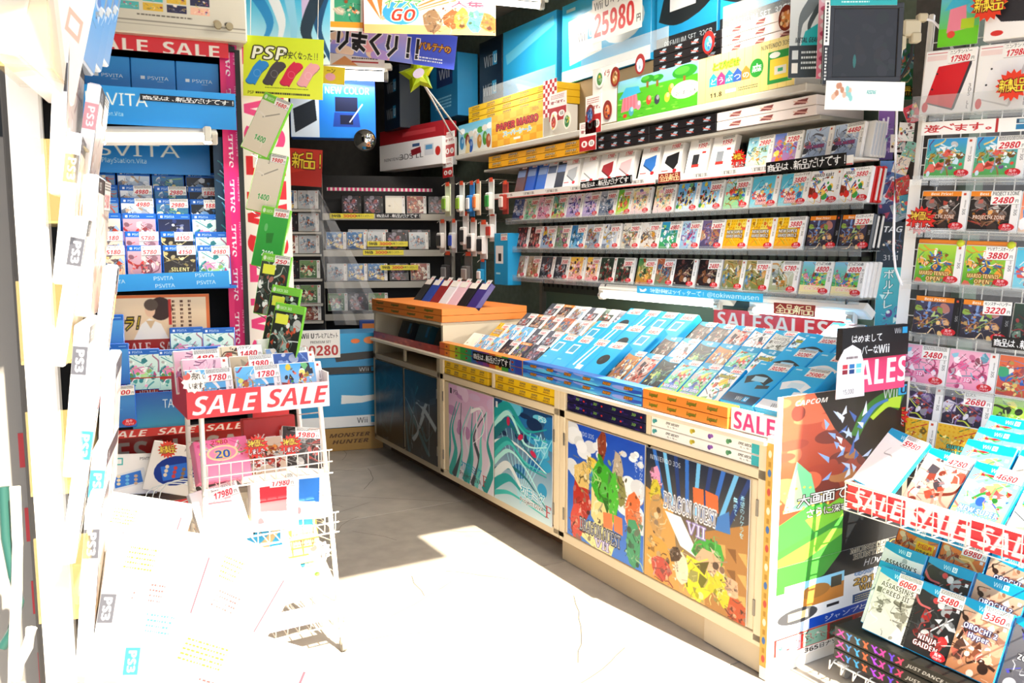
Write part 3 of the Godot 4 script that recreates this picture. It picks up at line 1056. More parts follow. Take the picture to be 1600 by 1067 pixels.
	# trolley
	cover("clock", "n", "sky with machines", "6fc0f0", "4fa8e0", "f08a3a d8e04a f4f4f0 c8d0d8 e04a7a 2f5f8f", [], "ffffff", 0.7, "000000", 18)
	cover("bakuman", "n", "tan comic", "e8d8b8", "c8b89a", "8a6a4a f4ecd8 c84a3a 4a3a2a a89a7a", [], "ffffff")
	cover("fishy", "n", "blue and orange", "8fb8e8", "e8a87a", "e0582a 3f6fc0 f8e8d0 f0c83a 5a7fd0", [], "ffffff")
	cover("hotdog", "n", "white with a sausage", "fbf7ec", "f4ecd8", "f4ecd8 fbf7ec", [], "ffffff", 0.7, "000000", 2)
	# blue handheld games
	cover("vita_snow", "v", "snowy", "d8e4f0", "a8b8c8", "f4f8fc 8fa0b8 5f6f8a c8a88a", [])
	cover("vita_fish", "v", "fishing", "2f6fb8", "4fa06a", "f0e08a 8fc04a 1f4f8a e8f0f0", [])
	cover("vita_race", "v", "dark racing", "10141c", "1c2a3a", "c8d0d8 3f7fc0 e8eef4 10141c", [], "ffffff", 0.7, "000000", 12)
	cover("vita_crew", "v", "crowded blue", "5fa0d8", "c8b088", "e8d8b8 7f5a3a c8402f 3a4a5a f0f0e8", [])
	cover("vita_redhair", "v", "red and rose", "c8a8b8", "a87888", "c83a3a e8b0a0 f4e8e8 6a3a4a 8f5a6a", [])
	cover("vita_night", "v", "night blue", "141830", "2a3a7a", "8f9fd8 f0f4ff 3a4a9a 10101c", [], "ffffff", 0.7, "000000", 14)
	cover("vita_teal", "v", "pale teal", "dff0ea", "b8e4dc", "4fc0b8 e85aa0 f4fcf8 8fd86a 2f8f98 f0a0c8", [])
	cover("vita_book", "v", "black lettered", "1c1814", "3a3026", "8a7a4a 2a241c c8b87a", ["SILENT", "HILL"], "e8e0a0", 0.55, "2a2410", 12)
	cover("vita_mask", "v", "orange and white", "f0e4d8", "e8a878", "d8482a f8c86a 5a4a4a ffffff 8fb0d8", [])
	cover("vita_film", "v", "blue protective film", "4f9fe0", "2f6fc0", "4f9fe0 5fa8e4", [], "ffffff", 0.7, "000000", 3)
	# wii u
	cover("ac_white", "u", "white assassin", "eef0f0", "dfe3e4", "ffffff c8ccd0 8f989e d8dce0", ["ASSASSIN'S", "CREED III"], "2a2a30", 0.24, "ffffff", 14)
	cover("ac_grey", "u", "misty grey assassin", "d0cec4", "e8e4da", "8f8a7a f4f0e8 5a564a b0aa98 c8c4b4", ["ASSASSIN'S", "CREED III"], "5a564a", 0.2, "f4f0e8", 24)
	cover("sango", "u", "orange warrior", "e88a3a", "c84a2a", "f8c86a 8f2a1a 4a4a6a f4e0b0 e0602a", ["三國志12"], "3a1a10", 0.76, "f8e0a0", 26)
	cover("orochi", "u", "stormy brown", "d8b8a0", "8f5a3a", "f4e4d8 6f3a24 c88a6a 3a2018 e8c8b0 a84a3a", ["OROCHI 2", "Hyper"], "ffffff", 0.32, "2f2a5a", 30)
	cover("ninja", "u", "dark ninja", "2a2c30", "141416", "c8282a 8f9498 4a4c50 e8e8ea 7a1414", ["NINJA", "GAIDEN"], "e8e8ea", 0.72, "4a0808", 22)
	cover("zombi", "u", "grey undead", "6a6a70", "4a4a54", "8f8f98 c8c8d0 3a3a44 3f3fb0 2a2a30", ["ZOMBI U"], "ffffff", 0.45, "2a2a30", 18)
	cover("mario_u", "u", "colourful sky", "6fc8f0", "8fe05a", "e02a2a 2f8f3a f8d83a ffffff f08ac8 2f5fc8", ["NEW SUPER", "MARIO BROS. U"], "ffffff", 0.68, "2f5fb0", 28)
	cover("land", "u", "white park", "f8f8f8", "e4f0f4", "0a9ac9 f0d83a 2a2a30 e85a3a c8d8e0 4fb04a", ["Nintendo Land"], "f0e83a", 0.2, "2a2a30", 22)
	cover("warrior_u", "u", "red and grey warrior", "c8b8b0", "a87868", "e8dcd4 8f3a2a 5a5058 f4f0ec c84a3a", [], "ffffff")
	cover("tekken", "u", "sandy hunter", "c8905a", "7a4a2a", "e8c88a 4a6fb0 3a2a20 f4e0b8 a85a2a", [], "ffffff")
	cover("darksea", "u", "dark green sea", "2a3a3a", "101818", "4f8f4a c8d06a 1f4f5a 8fb0a0 0f1010", [], "ffffff")
	cover("batman", "u", "brown armour", "5a4a44", "2a2420", "8f7a6a c8b8a8 3a302a 7a2a20", [], "f0e8e0", 0.6, "2a1a14")
	cover("runner", "u", "white runner", "f4f0ec", "dcd4cc", "8f8a84 c8483a 5a5a60 ffffff b8b0a8", [], "8f3a2a", 0.6, "ffffff")
	# pillar
	cover("box_beige", "x", "beige points", "efe7d6", "e4d8c0", "efe7d6 e8dfca", ["1400"], "3fa04a", 0.7, "efe7d6", 2)
	cover("box_green", "x", "bright green points", "3fb04a", "2a9a3c", "3fb04a 38a844", ["2100"], "ffffff", 0.72, "2a9a3c", 2)
	cover("box_dark", "x", "dark green battle", "3a4a40", "1c2420", "5f7f68 c8d8c8 8f3a2a 2a3a30 f0f4f0", [], "ffffff")
	cover("box_night", "x", "night green", "24302a", "141a18", "c84a2a 8fb0a0 e8f0e8 3a4a40", [], "ffffff")
	# dim back shelves
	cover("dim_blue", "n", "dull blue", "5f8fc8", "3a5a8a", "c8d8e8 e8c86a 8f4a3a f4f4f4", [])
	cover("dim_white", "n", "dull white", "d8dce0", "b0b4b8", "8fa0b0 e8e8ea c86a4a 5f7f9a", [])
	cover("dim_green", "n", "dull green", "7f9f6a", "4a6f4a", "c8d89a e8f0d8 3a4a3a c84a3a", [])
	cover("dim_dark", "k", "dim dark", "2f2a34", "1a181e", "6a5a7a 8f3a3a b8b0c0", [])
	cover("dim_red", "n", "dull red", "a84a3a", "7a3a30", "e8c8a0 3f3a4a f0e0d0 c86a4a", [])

# ---------------------------------------------------------------- the counter on the right of the aisle
func posters() -> void:
	var rng := RandomNumberGenerator.new()
	rng.seed = 31
	# pale poster with long teal ribbons
	cell("poster_pale", 230, 236)
	fill(Color("#d8a8cc"), Color("#f4f0f4"))
	for i in 14:
		oval(rng.randf() * 230, rng.randf() * 120, rng.randf_range(10, 34), rng.randf_range(8, 22), [Color("#c088b8"), Color("#e8c8e0"), Color("#d8b8d8")][i % 3])
	for k in 11:
		var x := 14.0 + k * 20
		curve([Vector2(x - 30, 236), Vector2(x + rng.randf_range(-14, 26), 170), Vector2(x + rng.randf_range(-20, 10), 110), Vector2(x + rng.randf_range(0, 50), 40)], rng.randf_range(10, 26), 3, [Color("#1f9a94"), Color("#2fb4aa"), Color("#3a4650"), Color("#6fd8cc"), Color("#e8e8ee")][k % 5])
	for k in 3:
		curve([Vector2(120, 50 + k * 3), Vector2(170, 40), Vector2(184, 90), Vector2(130, 130)], 5, 2, Color("#ffffff"))
	stroke(PackedVector2Array([Vector2(150, 50), Vector2(150, 130)]), 5, Color("#f8f4fa"))
	text("PS3", 26, 12, 11, Color("#3a3440"), "r")
	rect(8, 10, 10, 14, Color("#242028"))
	text("初音ミク", 66, 184, 24, Color("#2fa8c8"), "b", 110)
	text("Project DIVA", 58, 213, 11, Color("#2a2a34"), "r", 112)
	text("F", 176, 196, 28, Color("#b83038"), "s")
	# deep blue poster with teal ribbons and a star
	cell("poster_blue", 230, 270)
	fill(Color("#0d3a6a"), Color("#d8f0f4"))
	for i in 26:
		oval(rng.randf() * 230, rng.randf() * 200, rng.randf_range(8, 30), rng.randf_range(6, 22), [Color("#1a6aa8"), Color("#2f9ac8"), Color("#0a2a54"), Color("#5fc0dc")][i % 4])
	for i in 9:
		stroke(PackedVector2Array([Vector2(110, 250), Vector2(20 + i * 26, 60)]), 2.2, Color("#9fe0ec"))
	for k in 12:
		var y := 20.0 + k * 19
		curve([Vector2(-10, y + 30), Vector2(60, y + rng.randf_range(-30, 10)), Vector2(130, y + rng.randf_range(0, 40)), Vector2(210, y + rng.randf_range(10, 80))], rng.randf_range(12, 30), 3, [Color("#1aa0a0"), Color("#3fc4bc"), Color("#b8f4ec"), Color("#12707c"), Color("#e8f0f0")][k % 5])
	for k in 3:
		oval(60 + k * 50, 50 + k * 30, 7, 12, Color("#c82050"), k)
	var star := PackedVector2Array()
	for i in 11:
		star.append(Vector2(188, 80) + Vector2.from_angle(-PI / 2 + TAU * i / 10) * (26 if i % 2 == 0 else 11))
	stroke(star, 3, Color("#9fd8f0"))
	text("PS3", 178, 10, 13, Color("#ffffff"), "r")
	rect(6, 8, 9, 16, Color("#e8e8ea"))
	text("初音ミク", 112, 200, 25, Color("#2fa8c8"), "b", 92, Color.WHITE, 2.0)
	text("Project DIVA", 108, 232, 11, Color("#1a1a24"), "r", 92, Color.WHITE, 1.4)
	text("F", 204, 222, 30, Color("#b83038"), "s")
	# sky poster with a crowd of coloured shapes
	cell("poster_sky", 236, 226)
	fill(Color("#1a4ab8"), Color("#3f7fd8"))
	for c in [[20, 20, 40], [60, 40, 30], [110, 30, 20], [40, 90, 34], [206, 90, 40], [190, 120, 46], [220, 140, 40], [200, 30, 14]]:
		for k in 5:
			oval(c[0] + rng.randfn(0, 12), c[1] + rng.randfn(0, 7), c[2] * rng.randf_range(0.4, 0.8), c[2] * 0.4, Color("#f4f8fc").darkened(rng.randf() * 0.12))
	var spots := [[48, 150, 34, 56, "#b82a1e"], [50, 96, 26, 34, "#e0c070"], [84, 74, 24, 24, "#e8c84a"], [90, 104, 18, 34, "#3f8fc0"], [112, 30, 14, 34, "#8a3a24"], [160, 60, 16, 38, "#b8a890"], [168, 100, 22, 34, "#8a8a4a"], [120, 140, 38, 70, "#e8d890"], [124, 92, 42, 42, "#3fae2a"], [150, 120, 16, 50, "#4fbe34"], [204, 130, 26, 40, "#e0703a"], [208, 190, 26, 48, "#3f9a6a"], [98, 206, 60, 30, "#f0e8a0"], [34, 196, 26, 40, "#d84a3a"]]
	for s in spots:
		cluster(Vector2(s[0], s[1]), s[2], s[3], Color(s[4]), rng)
	text("NINTENDO 3DS", 10, 12, 8, Color("#e8ecf4"), "r")
	text("希望のカケラを", 222, 20, 9, Color("#f4f8ff"), "bv")
	text("集めて、", 208, 24, 9, Color("#f4f8ff"), "bv")
	text("DRAGON QUEST", 42, 180, 24, Color("#c8cdd8"), "s", 130, Color("#2a2c3a"), 2.6)
	poly(PackedVector2Array([Vector2(118, 150), Vector2(146, 146), Vector2(148, 176), Vector2(120, 178)]), Color("#f0804a"))
	poly(PackedVector2Array([Vector2(150, 146), Vector2(176, 146), Vector2(178, 178), Vector2(152, 176)]), Color("#f0804a"))
	text("VII", 92, 206, 16, Color("#f4f0f8"), "s", 46, Color("#7f6fb0"), 1.6)
	# bright poster with gold lettering
	cell("poster_gold", 236, 230)
	fill(Color("#12203a"), Color("#d8a860"))
	for i in 9:
		stroke(PackedVector2Array([Vector2(20 + i * 27, 0), Vector2(50 + i * 18, 84)]), 9, [Color("#2f6fc8"), Color("#6fc0f0"), Color("#1a3a7a")][i % 3])
	poly(PackedVector2Array([Vector2(0, 70), Vector2(70, 90), Vector2(90, 230), Vector2(0, 230)]), Color("#d8a050"))
	poly(PackedVector2Array([Vector2(50, 100), Vector2(90, 100), Vector2(140, 160), Vector2(90, 150)]), Color("#eef6fc"))
	poly(PackedVector2Array([Vector2(140, 110), Vector2(236, 70), Vector2(236, 230), Vector2(150, 230)]), Color("#b8803f"))
	for i in 12:
		poly(PackedVector2Array([Vector2(150 + i % 4 * 22, 120 + i / 4 * 34), Vector2(168 + i % 4 * 22, 116 + i / 4 * 34), Vector2(170 + i % 4 * 22, 138 + i / 4 * 34)]), Color("#e0b060") if i % 2 else Color("#8a5a28"))
	var sp2 := [[26, 50, 16, 22, "#e89ac0"], [26, 78, 16, 24, "#d8c83a"], [30, 120, 24, 40, "#c89a5a"], [36, 184, 34, 40, "#e0a040"], [44, 204, 26, 24, "#c84a3a"], [150, 140, 36, 28, "#3fae3a"], [158, 166, 34, 34, "#e8b890"], [130, 196, 46, 40, "#e8e02a"], [186, 190, 22, 30, "#d8d02a"], [206, 178, 16, 18, "#e8b890"], [216, 216, 24, 22, "#c8552a"], [92, 184, 20, 30, "#f0e0c0"], [78, 168, 16, 16, "#4a2f1a"]]
	for s in sp2:
		cluster(Vector2(s[0], s[1]), s[2], s[3], Color(s[4]), rng)
	text("NINTENDO 3DS", 10, 10, 8, Color("#e8ecf4"), "r")
	poly(PackedVector2Array([Vector2(116, 42), Vector2(140, 40), Vector2(142, 66), Vector2(118, 68)]), Color("#f0703a"))
	poly(PackedVector2Array([Vector2(144, 40), Vector2(172, 42), Vector2(174, 70), Vector2(146, 66)]), Color("#f0703a"))
	text("DRAGON QUEST", 46, 68, 26, Color("#b8bcc8"), "s", 124, Color("#f4f4f8"), 3.0)
	text("DRAGON QUEST", 46, 68, 26, Color("#5a5f70"), "s", 124)
	poly(PackedVector2Array([Vector2(172, 76), Vector2(196, 60), Vector2(200, 96), Vector2(168, 98)]), Color("#3f7fc8"))
	text("VII", 104, 102, 20, Color("#f0ecf8"), "s", 44, Color("#8f7fc0"), 2.0)
	text("希望のカケラを", 218, 28, 9, Color("#a8e8ff"), "bv")
	text("集めて、", 204, 34, 9, Color("#a8e8ff"), "bv")
	# dim posters at the far end
	cell("poster_dim", 230, 230)
	fill(Color("#1a1a1e"), Color("#0c0d10"))
	for i in 16:
		curve([Vector2(rng.randf() * 230, rng.randf() * 230), Vector2(rng.randf() * 230, rng.randf() * 230), Vector2(rng.randf() * 230, rng.randf() * 230)], 14, 2, [Color("#2a3440"), Color("#3a2a24"), Color("#20343a"), Color("#121418")][i % 4])
	cell("poster_dim_teal", 230, 230)
	fill(Color("#16222a"), Color("#0a0e14"))
	for i in 16:
		curve([Vector2(rng.randf() * 230, rng.randf() * 230), Vector2(rng.randf() * 230, rng.randf() * 230), Vector2(rng.randf() * 230, rng.randf() * 230)], 16, 2, [Color("#24505a"), Color("#2a3440"), Color("#8f9aa0"), Color("#10181e")][i % 4])
	# edges of the stacked cartons
	cell("edge_yellow", 256, 20)
	fill(Color("#f4c81a"))
	for i in 5:
		text("SUPER", 12 + i * 50, 4, 6, Color("#4a3a5a"), "bi")
		text("MARIO BROS.2", 10 + i * 50, 12, 5, Color("#7a4a2a"), "bi", 26)
	cell("edge_navy", 256, 24)
	fill(Color("#120f3a"))
	for i in 30:
		oval(rng.randf() * 256, rng.randf() * 24, rng.randf_range(2, 9), rng.randf_range(1, 4), [Color("#2a1a5a"), Color("#3a2a8a"), Color("#1a1038")][i % 3])
	for i in 4:
		text("3D", 30 + i * 62, 6, 8, Color("#8fd04a"), "bi")
		oval(60 + i * 62, 12, 3, 3, Color("#d8302a"))
	cell("edge_epic", 320, 26)
	fill(Color("#fbf8f2"))
	for i in 4:
		oval([8, 130, 184, 236][i], 13, 5, 7, Color(["#4fa8a0", "#c8b83a", "#6f4a9a", "#5a9a6a"][i]))
		oval([14, 136, 190, 242][i], 10, 5, 5, Color(["#3f8f98", "#a89828", "#8f5ab0", "#3f7f5a"][i]))
	for x in [48, 264]:
		text("EPIC MICKEY", x, 5, 7, Color("#2a2a2a"), "bi", 42)
		text("ミッキー", x + 4, 15, 6, Color("#3a3a3a"), "r", 34)
	rect(300, 0, 20, 26, Color("#2fb0b8"))
	cell("edge_rainbow", 300, 24)
	var rb := hues("e0642a f08a24 f0c024 8fc02a 3fa03a 2a8f6a 2a5fb0 5a3a9a 8a3a8a e0642a f0c024 3fa03a 2a5fb0 2f3fa0")
	for i in rb.size():
		rect(i * 300.0 / rb.size(), 0, 301.0 / rb.size(), 24, rb[i])
	for i in 7:
		oval(30 + i * 40, 12, 4, 4, Color("#c8482a"))
		oval(30 + i * 40, 12, 2, 2, Color("#2a1a10"))
	cell("edge_blue", 300, 24)
	fill(Color("#2f6fd0"), Color("#4fb0e0"))
	for i in 20:
		oval(rng.randf() * 300, rng.randf() * 24, rng.randf_range(8, 24), rng.randf_range(3, 7), [Color("#2a4fb0"), Color("#5fc0e8"), Color("#3a8fd8"), Color("#8f9ae0")][i % 4])
	for i in 6:
		text("NEW", 22 + i * 48, 6, 8, Color("#e8a02a"), "bi", 18, Color("#5a2a10"), 1.2)
	cell("edge_orange", 256, 24)
	fill(Color("#f08a34"))
	for i in 4:
		text("Legend", 20 + i * 60, 7, 8, Color("#8fa020"), "bi", 28, Color("#4a2a0a"), 1.0)
	cell("edge_sale", 130, 40)
	fill(Color("#fdfbf8"))
	text("SALE", 6, 4, 33, Color("#e03a7a"), "b", 118)
	cell("edge_redstrip", 256, 20)
	fill(Color("#a83224"))
	for i in 30:
		oval(rng.randf() * 256, rng.randf() * 20, 6, 3, [Color("#c8503a"), Color("#8a2418"), Color("#b84030")][i % 3])

func cluster(p: Vector2, rx: float, ry: float, col: Color, rng: RandomNumberGenerator) -> void:
	# a patch of one main colour, broken into shards and ribbons
	var o := PackedVector2Array()
	for i in 9:
		o.append(p + Vector2(cos(TAU * i / 9) * rx, sin(TAU * i / 9) * ry) * rng.randf_range(0.7, 1.15))
	poly(o, col)
	art(p.x - rx, p.y - ry, rx * 2, ry * 2, [col, col.lightened(0.35), col.darkened(0.4), col.lerp(Color("#f4e0b0"), 0.6), col.lerp(Color("#3a2414"), 0.6), col], 14, rng)

func cabinet(label: String, z0: float, z1: float, dark: bool) -> Node3D:
	# an under-counter cupboard in local x from z0 to z1, its face at local z = 0
	var w := z1 - z0 - 0.004
	var o := thing("counter_cabinet", label, "cabinet", FC * loc((z0 + z1) / 2, 0, 0))
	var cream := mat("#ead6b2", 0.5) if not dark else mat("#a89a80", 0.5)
	var h := 0.69
	part("carcass", boxes([[-w / 2 + 0.01, 0.395, -0.32, 0.02, h - 0.11, 0.62], [w / 2 - 0.01, 0.395, -0.32, 0.02, h - 0.11, 0.62], [0, 0.1, -0.32, w - 0.04, 0.02, 0.62], [0, 0.6, -0.32, w - 0.04, 0.018, 0.62], [0, 0.4, -0.62, w - 0.04, 0.58, 0.015]]), cream, o)
	part("top_rail", boxes([[0, 0.6, 0.004, w, 0.03, 0.016]], 0.002), cream, o)
	part("bottom_rail", boxes([[0, 0.105, 0.004, w, 0.035, 0.016]], 0.002), cream, o)
	for s in [-1.0, 1.0]:
		part("stile", boxes([[s * (w / 2 - 0.018), 0.395, 0.004, 0.036, 0.59, 0.016]], 0.002), cream, o)
		var door := part("door", boxes([[s * (w / 4 - 0.014), 0.352, 0.0, w / 2 - 0.05, 0.455, 0.014]], 0.003), cream, o)
		for y in [0.2, 0.5]:
			part("hinge", boxes([[s * (w / 2 - 0.034), y, 0.0135, 0.009, 0.05, 0.004]], 0.001), mat("#8f8a80", 0.35, 0.8), door)
	part("middle_stile", boxes([[0, 0.652, 0.002, 0.022, 0.07, 0.012]], 0.002), cream, o)
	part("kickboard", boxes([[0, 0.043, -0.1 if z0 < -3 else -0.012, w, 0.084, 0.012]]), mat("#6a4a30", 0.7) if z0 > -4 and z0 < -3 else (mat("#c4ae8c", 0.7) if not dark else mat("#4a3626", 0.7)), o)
	return o

func counter() -> void:
	posters()
	cabinet("cream counter cabinet nearest the street with two bright fantasy posters", -2.69, -1.62, false)
	cabinet("cream counter cabinet with the pale and the deep blue ribbon posters", -3.785, -2.69, false)
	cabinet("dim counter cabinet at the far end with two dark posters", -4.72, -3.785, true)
	var st := mb()
	bx(st, Vector3(-3.17, 0.698, -0.33), Vector3(3.1, 0.016, 0.72), 0.003)
	solo("worktop", "long cream counter top that carries the sloping table of goods", "counter top", st.commit(), mat("#e6dac4", 0.5), FC)
	board("poster", "pale pink poster with teal ribbons on the counter door", "poster", FC, -3.679, 0.577, -3.222, 0.118, 0.012, 0.003, "poster_pale", "#f4f1ea", 0.0, "posters on the counter doors")
	board("poster", "deep blue poster with teal ribbons and a star on the counter door", "poster", FC, -3.212, 0.578, -2.735, 0.118, 0.012, 0.003, "poster_blue", "#f4f1ea", 0.0, "posters on the counter doors")
	board("poster", "poster of blue sky and white clouds with a crowd of coloured shapes", "poster", FC, -2.623, 0.579, -2.16, 0.13, 0.012, 0.003, "poster_sky", "#f4f1ea", 0.0, "posters on the counter doors")
	board("poster", "golden poster with big lettering and light beams nearest the street", "poster", FC, -2.152, 0.576, -1.684, 0.13, 0.012, 0.003, "poster_gold", "#f4f1ea", 0.0, "posters on the counter doors")
	board("poster", "nearly black poster at the far end of the counter", "poster", FC, -4.68, 0.578, -4.26, 0.118, 0.012, 0.003, "poster_dim", "#222222", 0.0, "posters on the counter doors")
	board("poster", "dark teal poster next to the pale pink one", "poster", FC, -4.235, 0.578, -3.82, 0.118, 0.012, 0.003, "poster_dim_teal", "#222222", 0.0, "posters on the counter doors")
	# cartons pushed into the open slots
	var slots := [[-3.744, -3.29, "edge_yellow", "#e8b818", "yellow", "farther"], [-3.222, -2.733, "edge_yellow", "#e8b818", "yellow", "nearer"], [-2.647, -2.175, "edge_navy", "#15123c", "navy", "only"], [-2.142, -1.66, "edge_epic", "#f4f0e8", "white", "only"]]
	for s in slots:
		for k in 2:
			var w: float = s[1] - s[0]
			var lab := "%s flat carton %s in the %s" % [s[4], ["under its twin", "above its twin"][k], {"edge_yellowfarther": "counter slot over the pale pink poster", "edge_yellownearer": "counter slot over the deep blue poster", "edge_navyonly": "counter slot over the sky poster", "edge_epiconly": "counter slot over the golden poster"}[s[2] + s[5]]]
			solo("flat_carton", lab, "box", slab(s[2], w, 0.033, 0.3, mat(s[3], 0.5), 0.002), null, FC * loc((s[0] + s[1]) / 2, 0.6335 + k * 0.0345, -0.145), "cartons in the counter slots")
	# end of the counter that faces the street
	st = mb()
	bx(st, Vector3(2.09, 0.36, -1.615), Vector3(0.58, 0.72, 0.014), 0.002)
	solo("counter_end_panel", "white panel that closes the street end of the counter", "panel", st.commit(), mat("#efe9dc", 0.5))
	st = mb()
	bx(st, Vector3(1.797, 0.36, -1.61), Vector3(0.03, 0.72, 0.03), 0.003)
	var post := solo("counter_post", "white corner post of the counter with a strip of gold tape", "post", st.commit(), mat("#f4efe6", 0.45))
	cell("gold_tape", 16, 300)
	fill(Color("#d8a94a"))
	for i in 12:
		oval(8, 14 + i * 25, 4, 5, [Color("#f4e8c8"), Color("#3f6fb0"), Color("#c84a3a")][i % 3])
		rect(5, 24 + i * 25, 6, 7, Color("#b8862a"))
	part("tape", sheet("gold_tape", 0.026, 0.66), null, post, Transform3D(FC.basis, Vector3(1.7815, 0.37, -1.61)))
	plate()
	# scuffed board that stands against the kickboard
	st = mb()
	bx(st, Vector3(-1.75, 0.048, -0.0015), Vector3(0.24, 0.088, 0.005), 0.001)
	solo("scrap_board", "bent grey scrap board leaning under the golden poster", "board", st.commit(), mat("#cdbb9c", 0.6), FC)

func plate() -> void:
	var rng := RandomNumberGenerator.new()
	rng.seed = 77
	cell("plate", 300, 440)
	fill(Color("#c8553a"), Color("#8a3a24"))
	for i in 40:
		oval(rng.randf() * 300, rng.randf() * 260, rng.randf_range(14, 44), rng.randf_range(10, 30), [Color("#d86a48"), Color("#a84430"), Color("#b87a4a"), Color("#7a3428")][i % 4])
	poly(PackedVector2Array([Vector2(70, 0), Vector2(300, 0), Vector2(300, 330), Vector2(200, 200), Vector2(120, 100)]), Color("#2a211c"))
	curve([Vector2(170, 130), Vector2(200, 70), Vector2(250, 40), Vector2(288, 50)], 24, 60, Color("#3f7a2a"))
	curve([Vector2(210, 90), Vector2(250, 56), Vector2(284, 56)], 12, 34, Color("#b8d83a"))
	curve([Vector2(180, 110), Vector2(214, 60), Vector2(250, 44)], 14, 8, Color("#4a7ab8"))
	for i in 26:
		var p := Vector2(rng.randf_range(90, 190), rng.randf_range(70, 250))
		var a := rng.randf_range(-2.4, -0.6)
		poly(PackedVector2Array([p, p + Vector2.from_angle(a) * rng.randf_range(24, 52), p + Vector2.from_angle(a + 0.7) * 16]), [Color("#e8f0fc"), Color("#8fb0e8"), Color("#4a6ab0"), Color("#c8d8f4")][i % 4])
	poly(PackedVector2Array([Vector2(10, 300), Vector2(36, 170), Vector2(70, 210), Vector2(90, 300)]), Color("#7fd89a"))
	poly(PackedVector2Array([Vector2(20, 290), Vector2(38, 190), Vector2(56, 280)]), Color("#c8f8b8"))
	poly(PackedVector2Array([Vector2(0, 330), Vector2(90, 280), Vector2(150, 340), Vector2(0, 420)]), Color("#3f9a3a"))
	poly(PackedVector2Array([Vector2(60, 330), Vector2(140, 290), Vector2(210, 330), Vector2(90, 380)]), Color("#7fc83a"))
	for i in 24:
		oval(rng.randf() * 130, 240 + rng.randf() * 60, 3, 3, Color("#f4d85a"))
	poly(PackedVector2Array([Vector2(0, 400), Vector2(180, 330), Vector2(300, 330), Vector2(300, 440), Vector2(0, 440)]), Color("#3f8f34"))
	poly(PackedVector2Array([Vector2(0, 420), Vector2(120, 370), Vector2(170, 380), Vector2(60, 440), Vector2(0, 440)]), Color("#7fc83a"))
	poly(PackedVector2Array([Vector2(150, 300), Vector2(300, 260), Vector2(300, 440), Vector2(150, 440)]), Color("#16181a"))
	text("CAPCOM", 26, 14, 13, Color("#f8f4ee"), "bi")
	text("Wii", 236, 10, 30, Color("#c8ccd0"), "r", 40)
	rect(276, 8, 22, 28, Color("#3fa8d8"))
	text("U", 280, 12, 20, Color("#10202c"))
	text("大画面で、HD", 40, 262, 30, Color("#fdfdf8"), "b", 190, Color("#2a1a10"), 2.4)
	text("さらに深まる狩猟生活", 62, 304, 22, Color("#fdfdf8"), "b", 200, Color("#2a1a10"), 2.0)
	cell("plate_low", 300, 220)
	fill(Color("#1a1c1e"))
	poly(PackedVector2Array([Vector2(0, 0), Vector2(150, 0), Vector2(110, 60), Vector2(0, 90)]), Color("#3f8f34"))
	rect(0, 84, 300, 136, Color("#f4f2f0"))
	rect(20, 64, 140, 84, Color("#8fd0ec"))
	poly(PackedVector2Array([Vector2(20, 120), Vector2(160, 96), Vector2(160, 148), Vector2(20, 148)]), Color("#c8823a"))
	oval(92, 104, 34, 22, Color("#a8743a"))
	rect(128, 74, 26, 34, Color("#4a4638"))
	rect(20, 64, 44, 84, Color("#dfe8d0"))
	oval(52, 166, 46, 24, Color("#4a4a4c"))
	rect(30, 154, 46, 24, Color("#e8d8a0"))
	rect(120, 160, 30, 9, Color("#26262a"))
	text("MONSTER", 172, 0, 17, Color("#3a332a"), "s", 100, Color("#cfc6b0"), 1.6)
	text("HUNTER", 180, 22, 17, Color("#3a332a"), "s", 84, Color("#cfc6b0"), 1.6)
	text("3", 262, 6, 40, Color("#8f7a3a"), "si")
	text("HDver.", 206, 48, 22, Color("#e8e8ea"), "i", 72)
	text("モンスターハンター", 186, 84, 12, Color("#f8fcff"), "b", 110, Color("#2a6ab0"), 1.8)
	text("2012年", 184, 104, 22, Color("#d8a83a"), "b", 100, Color("#2a1a10"), 1.8)
	text("Wii U", 200, 130, 18, Color("#d8a83a"), "b", 54, Color("#2a1a10"), 1.8)
	rect(184, 156, 116, 28, Color("#2a4a7a"))
	lines(190, 162, 100, 3, 7, 3, Color("#d8c88a"), rng)
	rect(0, 190, 80, 30, Color("#c8dcf4"))
	rect(80, 188, 220, 32, Color("#1a4ab8"))
	text("ジャンプとダッシュ", 116, 196, 17, Color.WHITE, "b", 170)
	cell("plate_strip", 300, 80)
	fill(Color("#c8302a"))
	for i in 4:
		rect(6 + i * 62, 4, 56, 50, [Color("#e8d0d8"), Color("#8fb8a0"), Color("#5a4a38"), Color("#9a2a24")][i])
		art(6 + i * 62, 4, 56, 50, hues("c85a5a 3f7f6a e8e0d0 2a2a2a"), 8, rng)
	rect(0, 56, 300, 24, Color("#f4f0e8"))
	text("365日ナゾ配信！", 70, 60, 15, Color("#2a2420"), "b", 120)
	var w := 0.56
	var pl := thing("display_plate", "tall plate with a horned creature print on the street end of the counter", "sign", FE)
	var m := mat("#f0ece6", 0.4)
	part("upper_sheet", slab("plate", w, 0.5, 0.005, m), null, pl, loc(2.095, 0.58, -0.004))
	part("lower_sheet", slab("plate_low", w, 0.215, 0.005, m), null, pl, loc(2.095, 0.222, -0.004))
	part("strip", slab("plate_strip", w, 0.075, 0.005, m), null, pl, loc(2.095, 0.075, -0.004))
	var fr := boxes([[1.808, 0.43, -0.004, 0.014, 0.8, 0.012]], 0.002)
	part("frame", fr, mat("#fbf9f4", 0.4), pl)

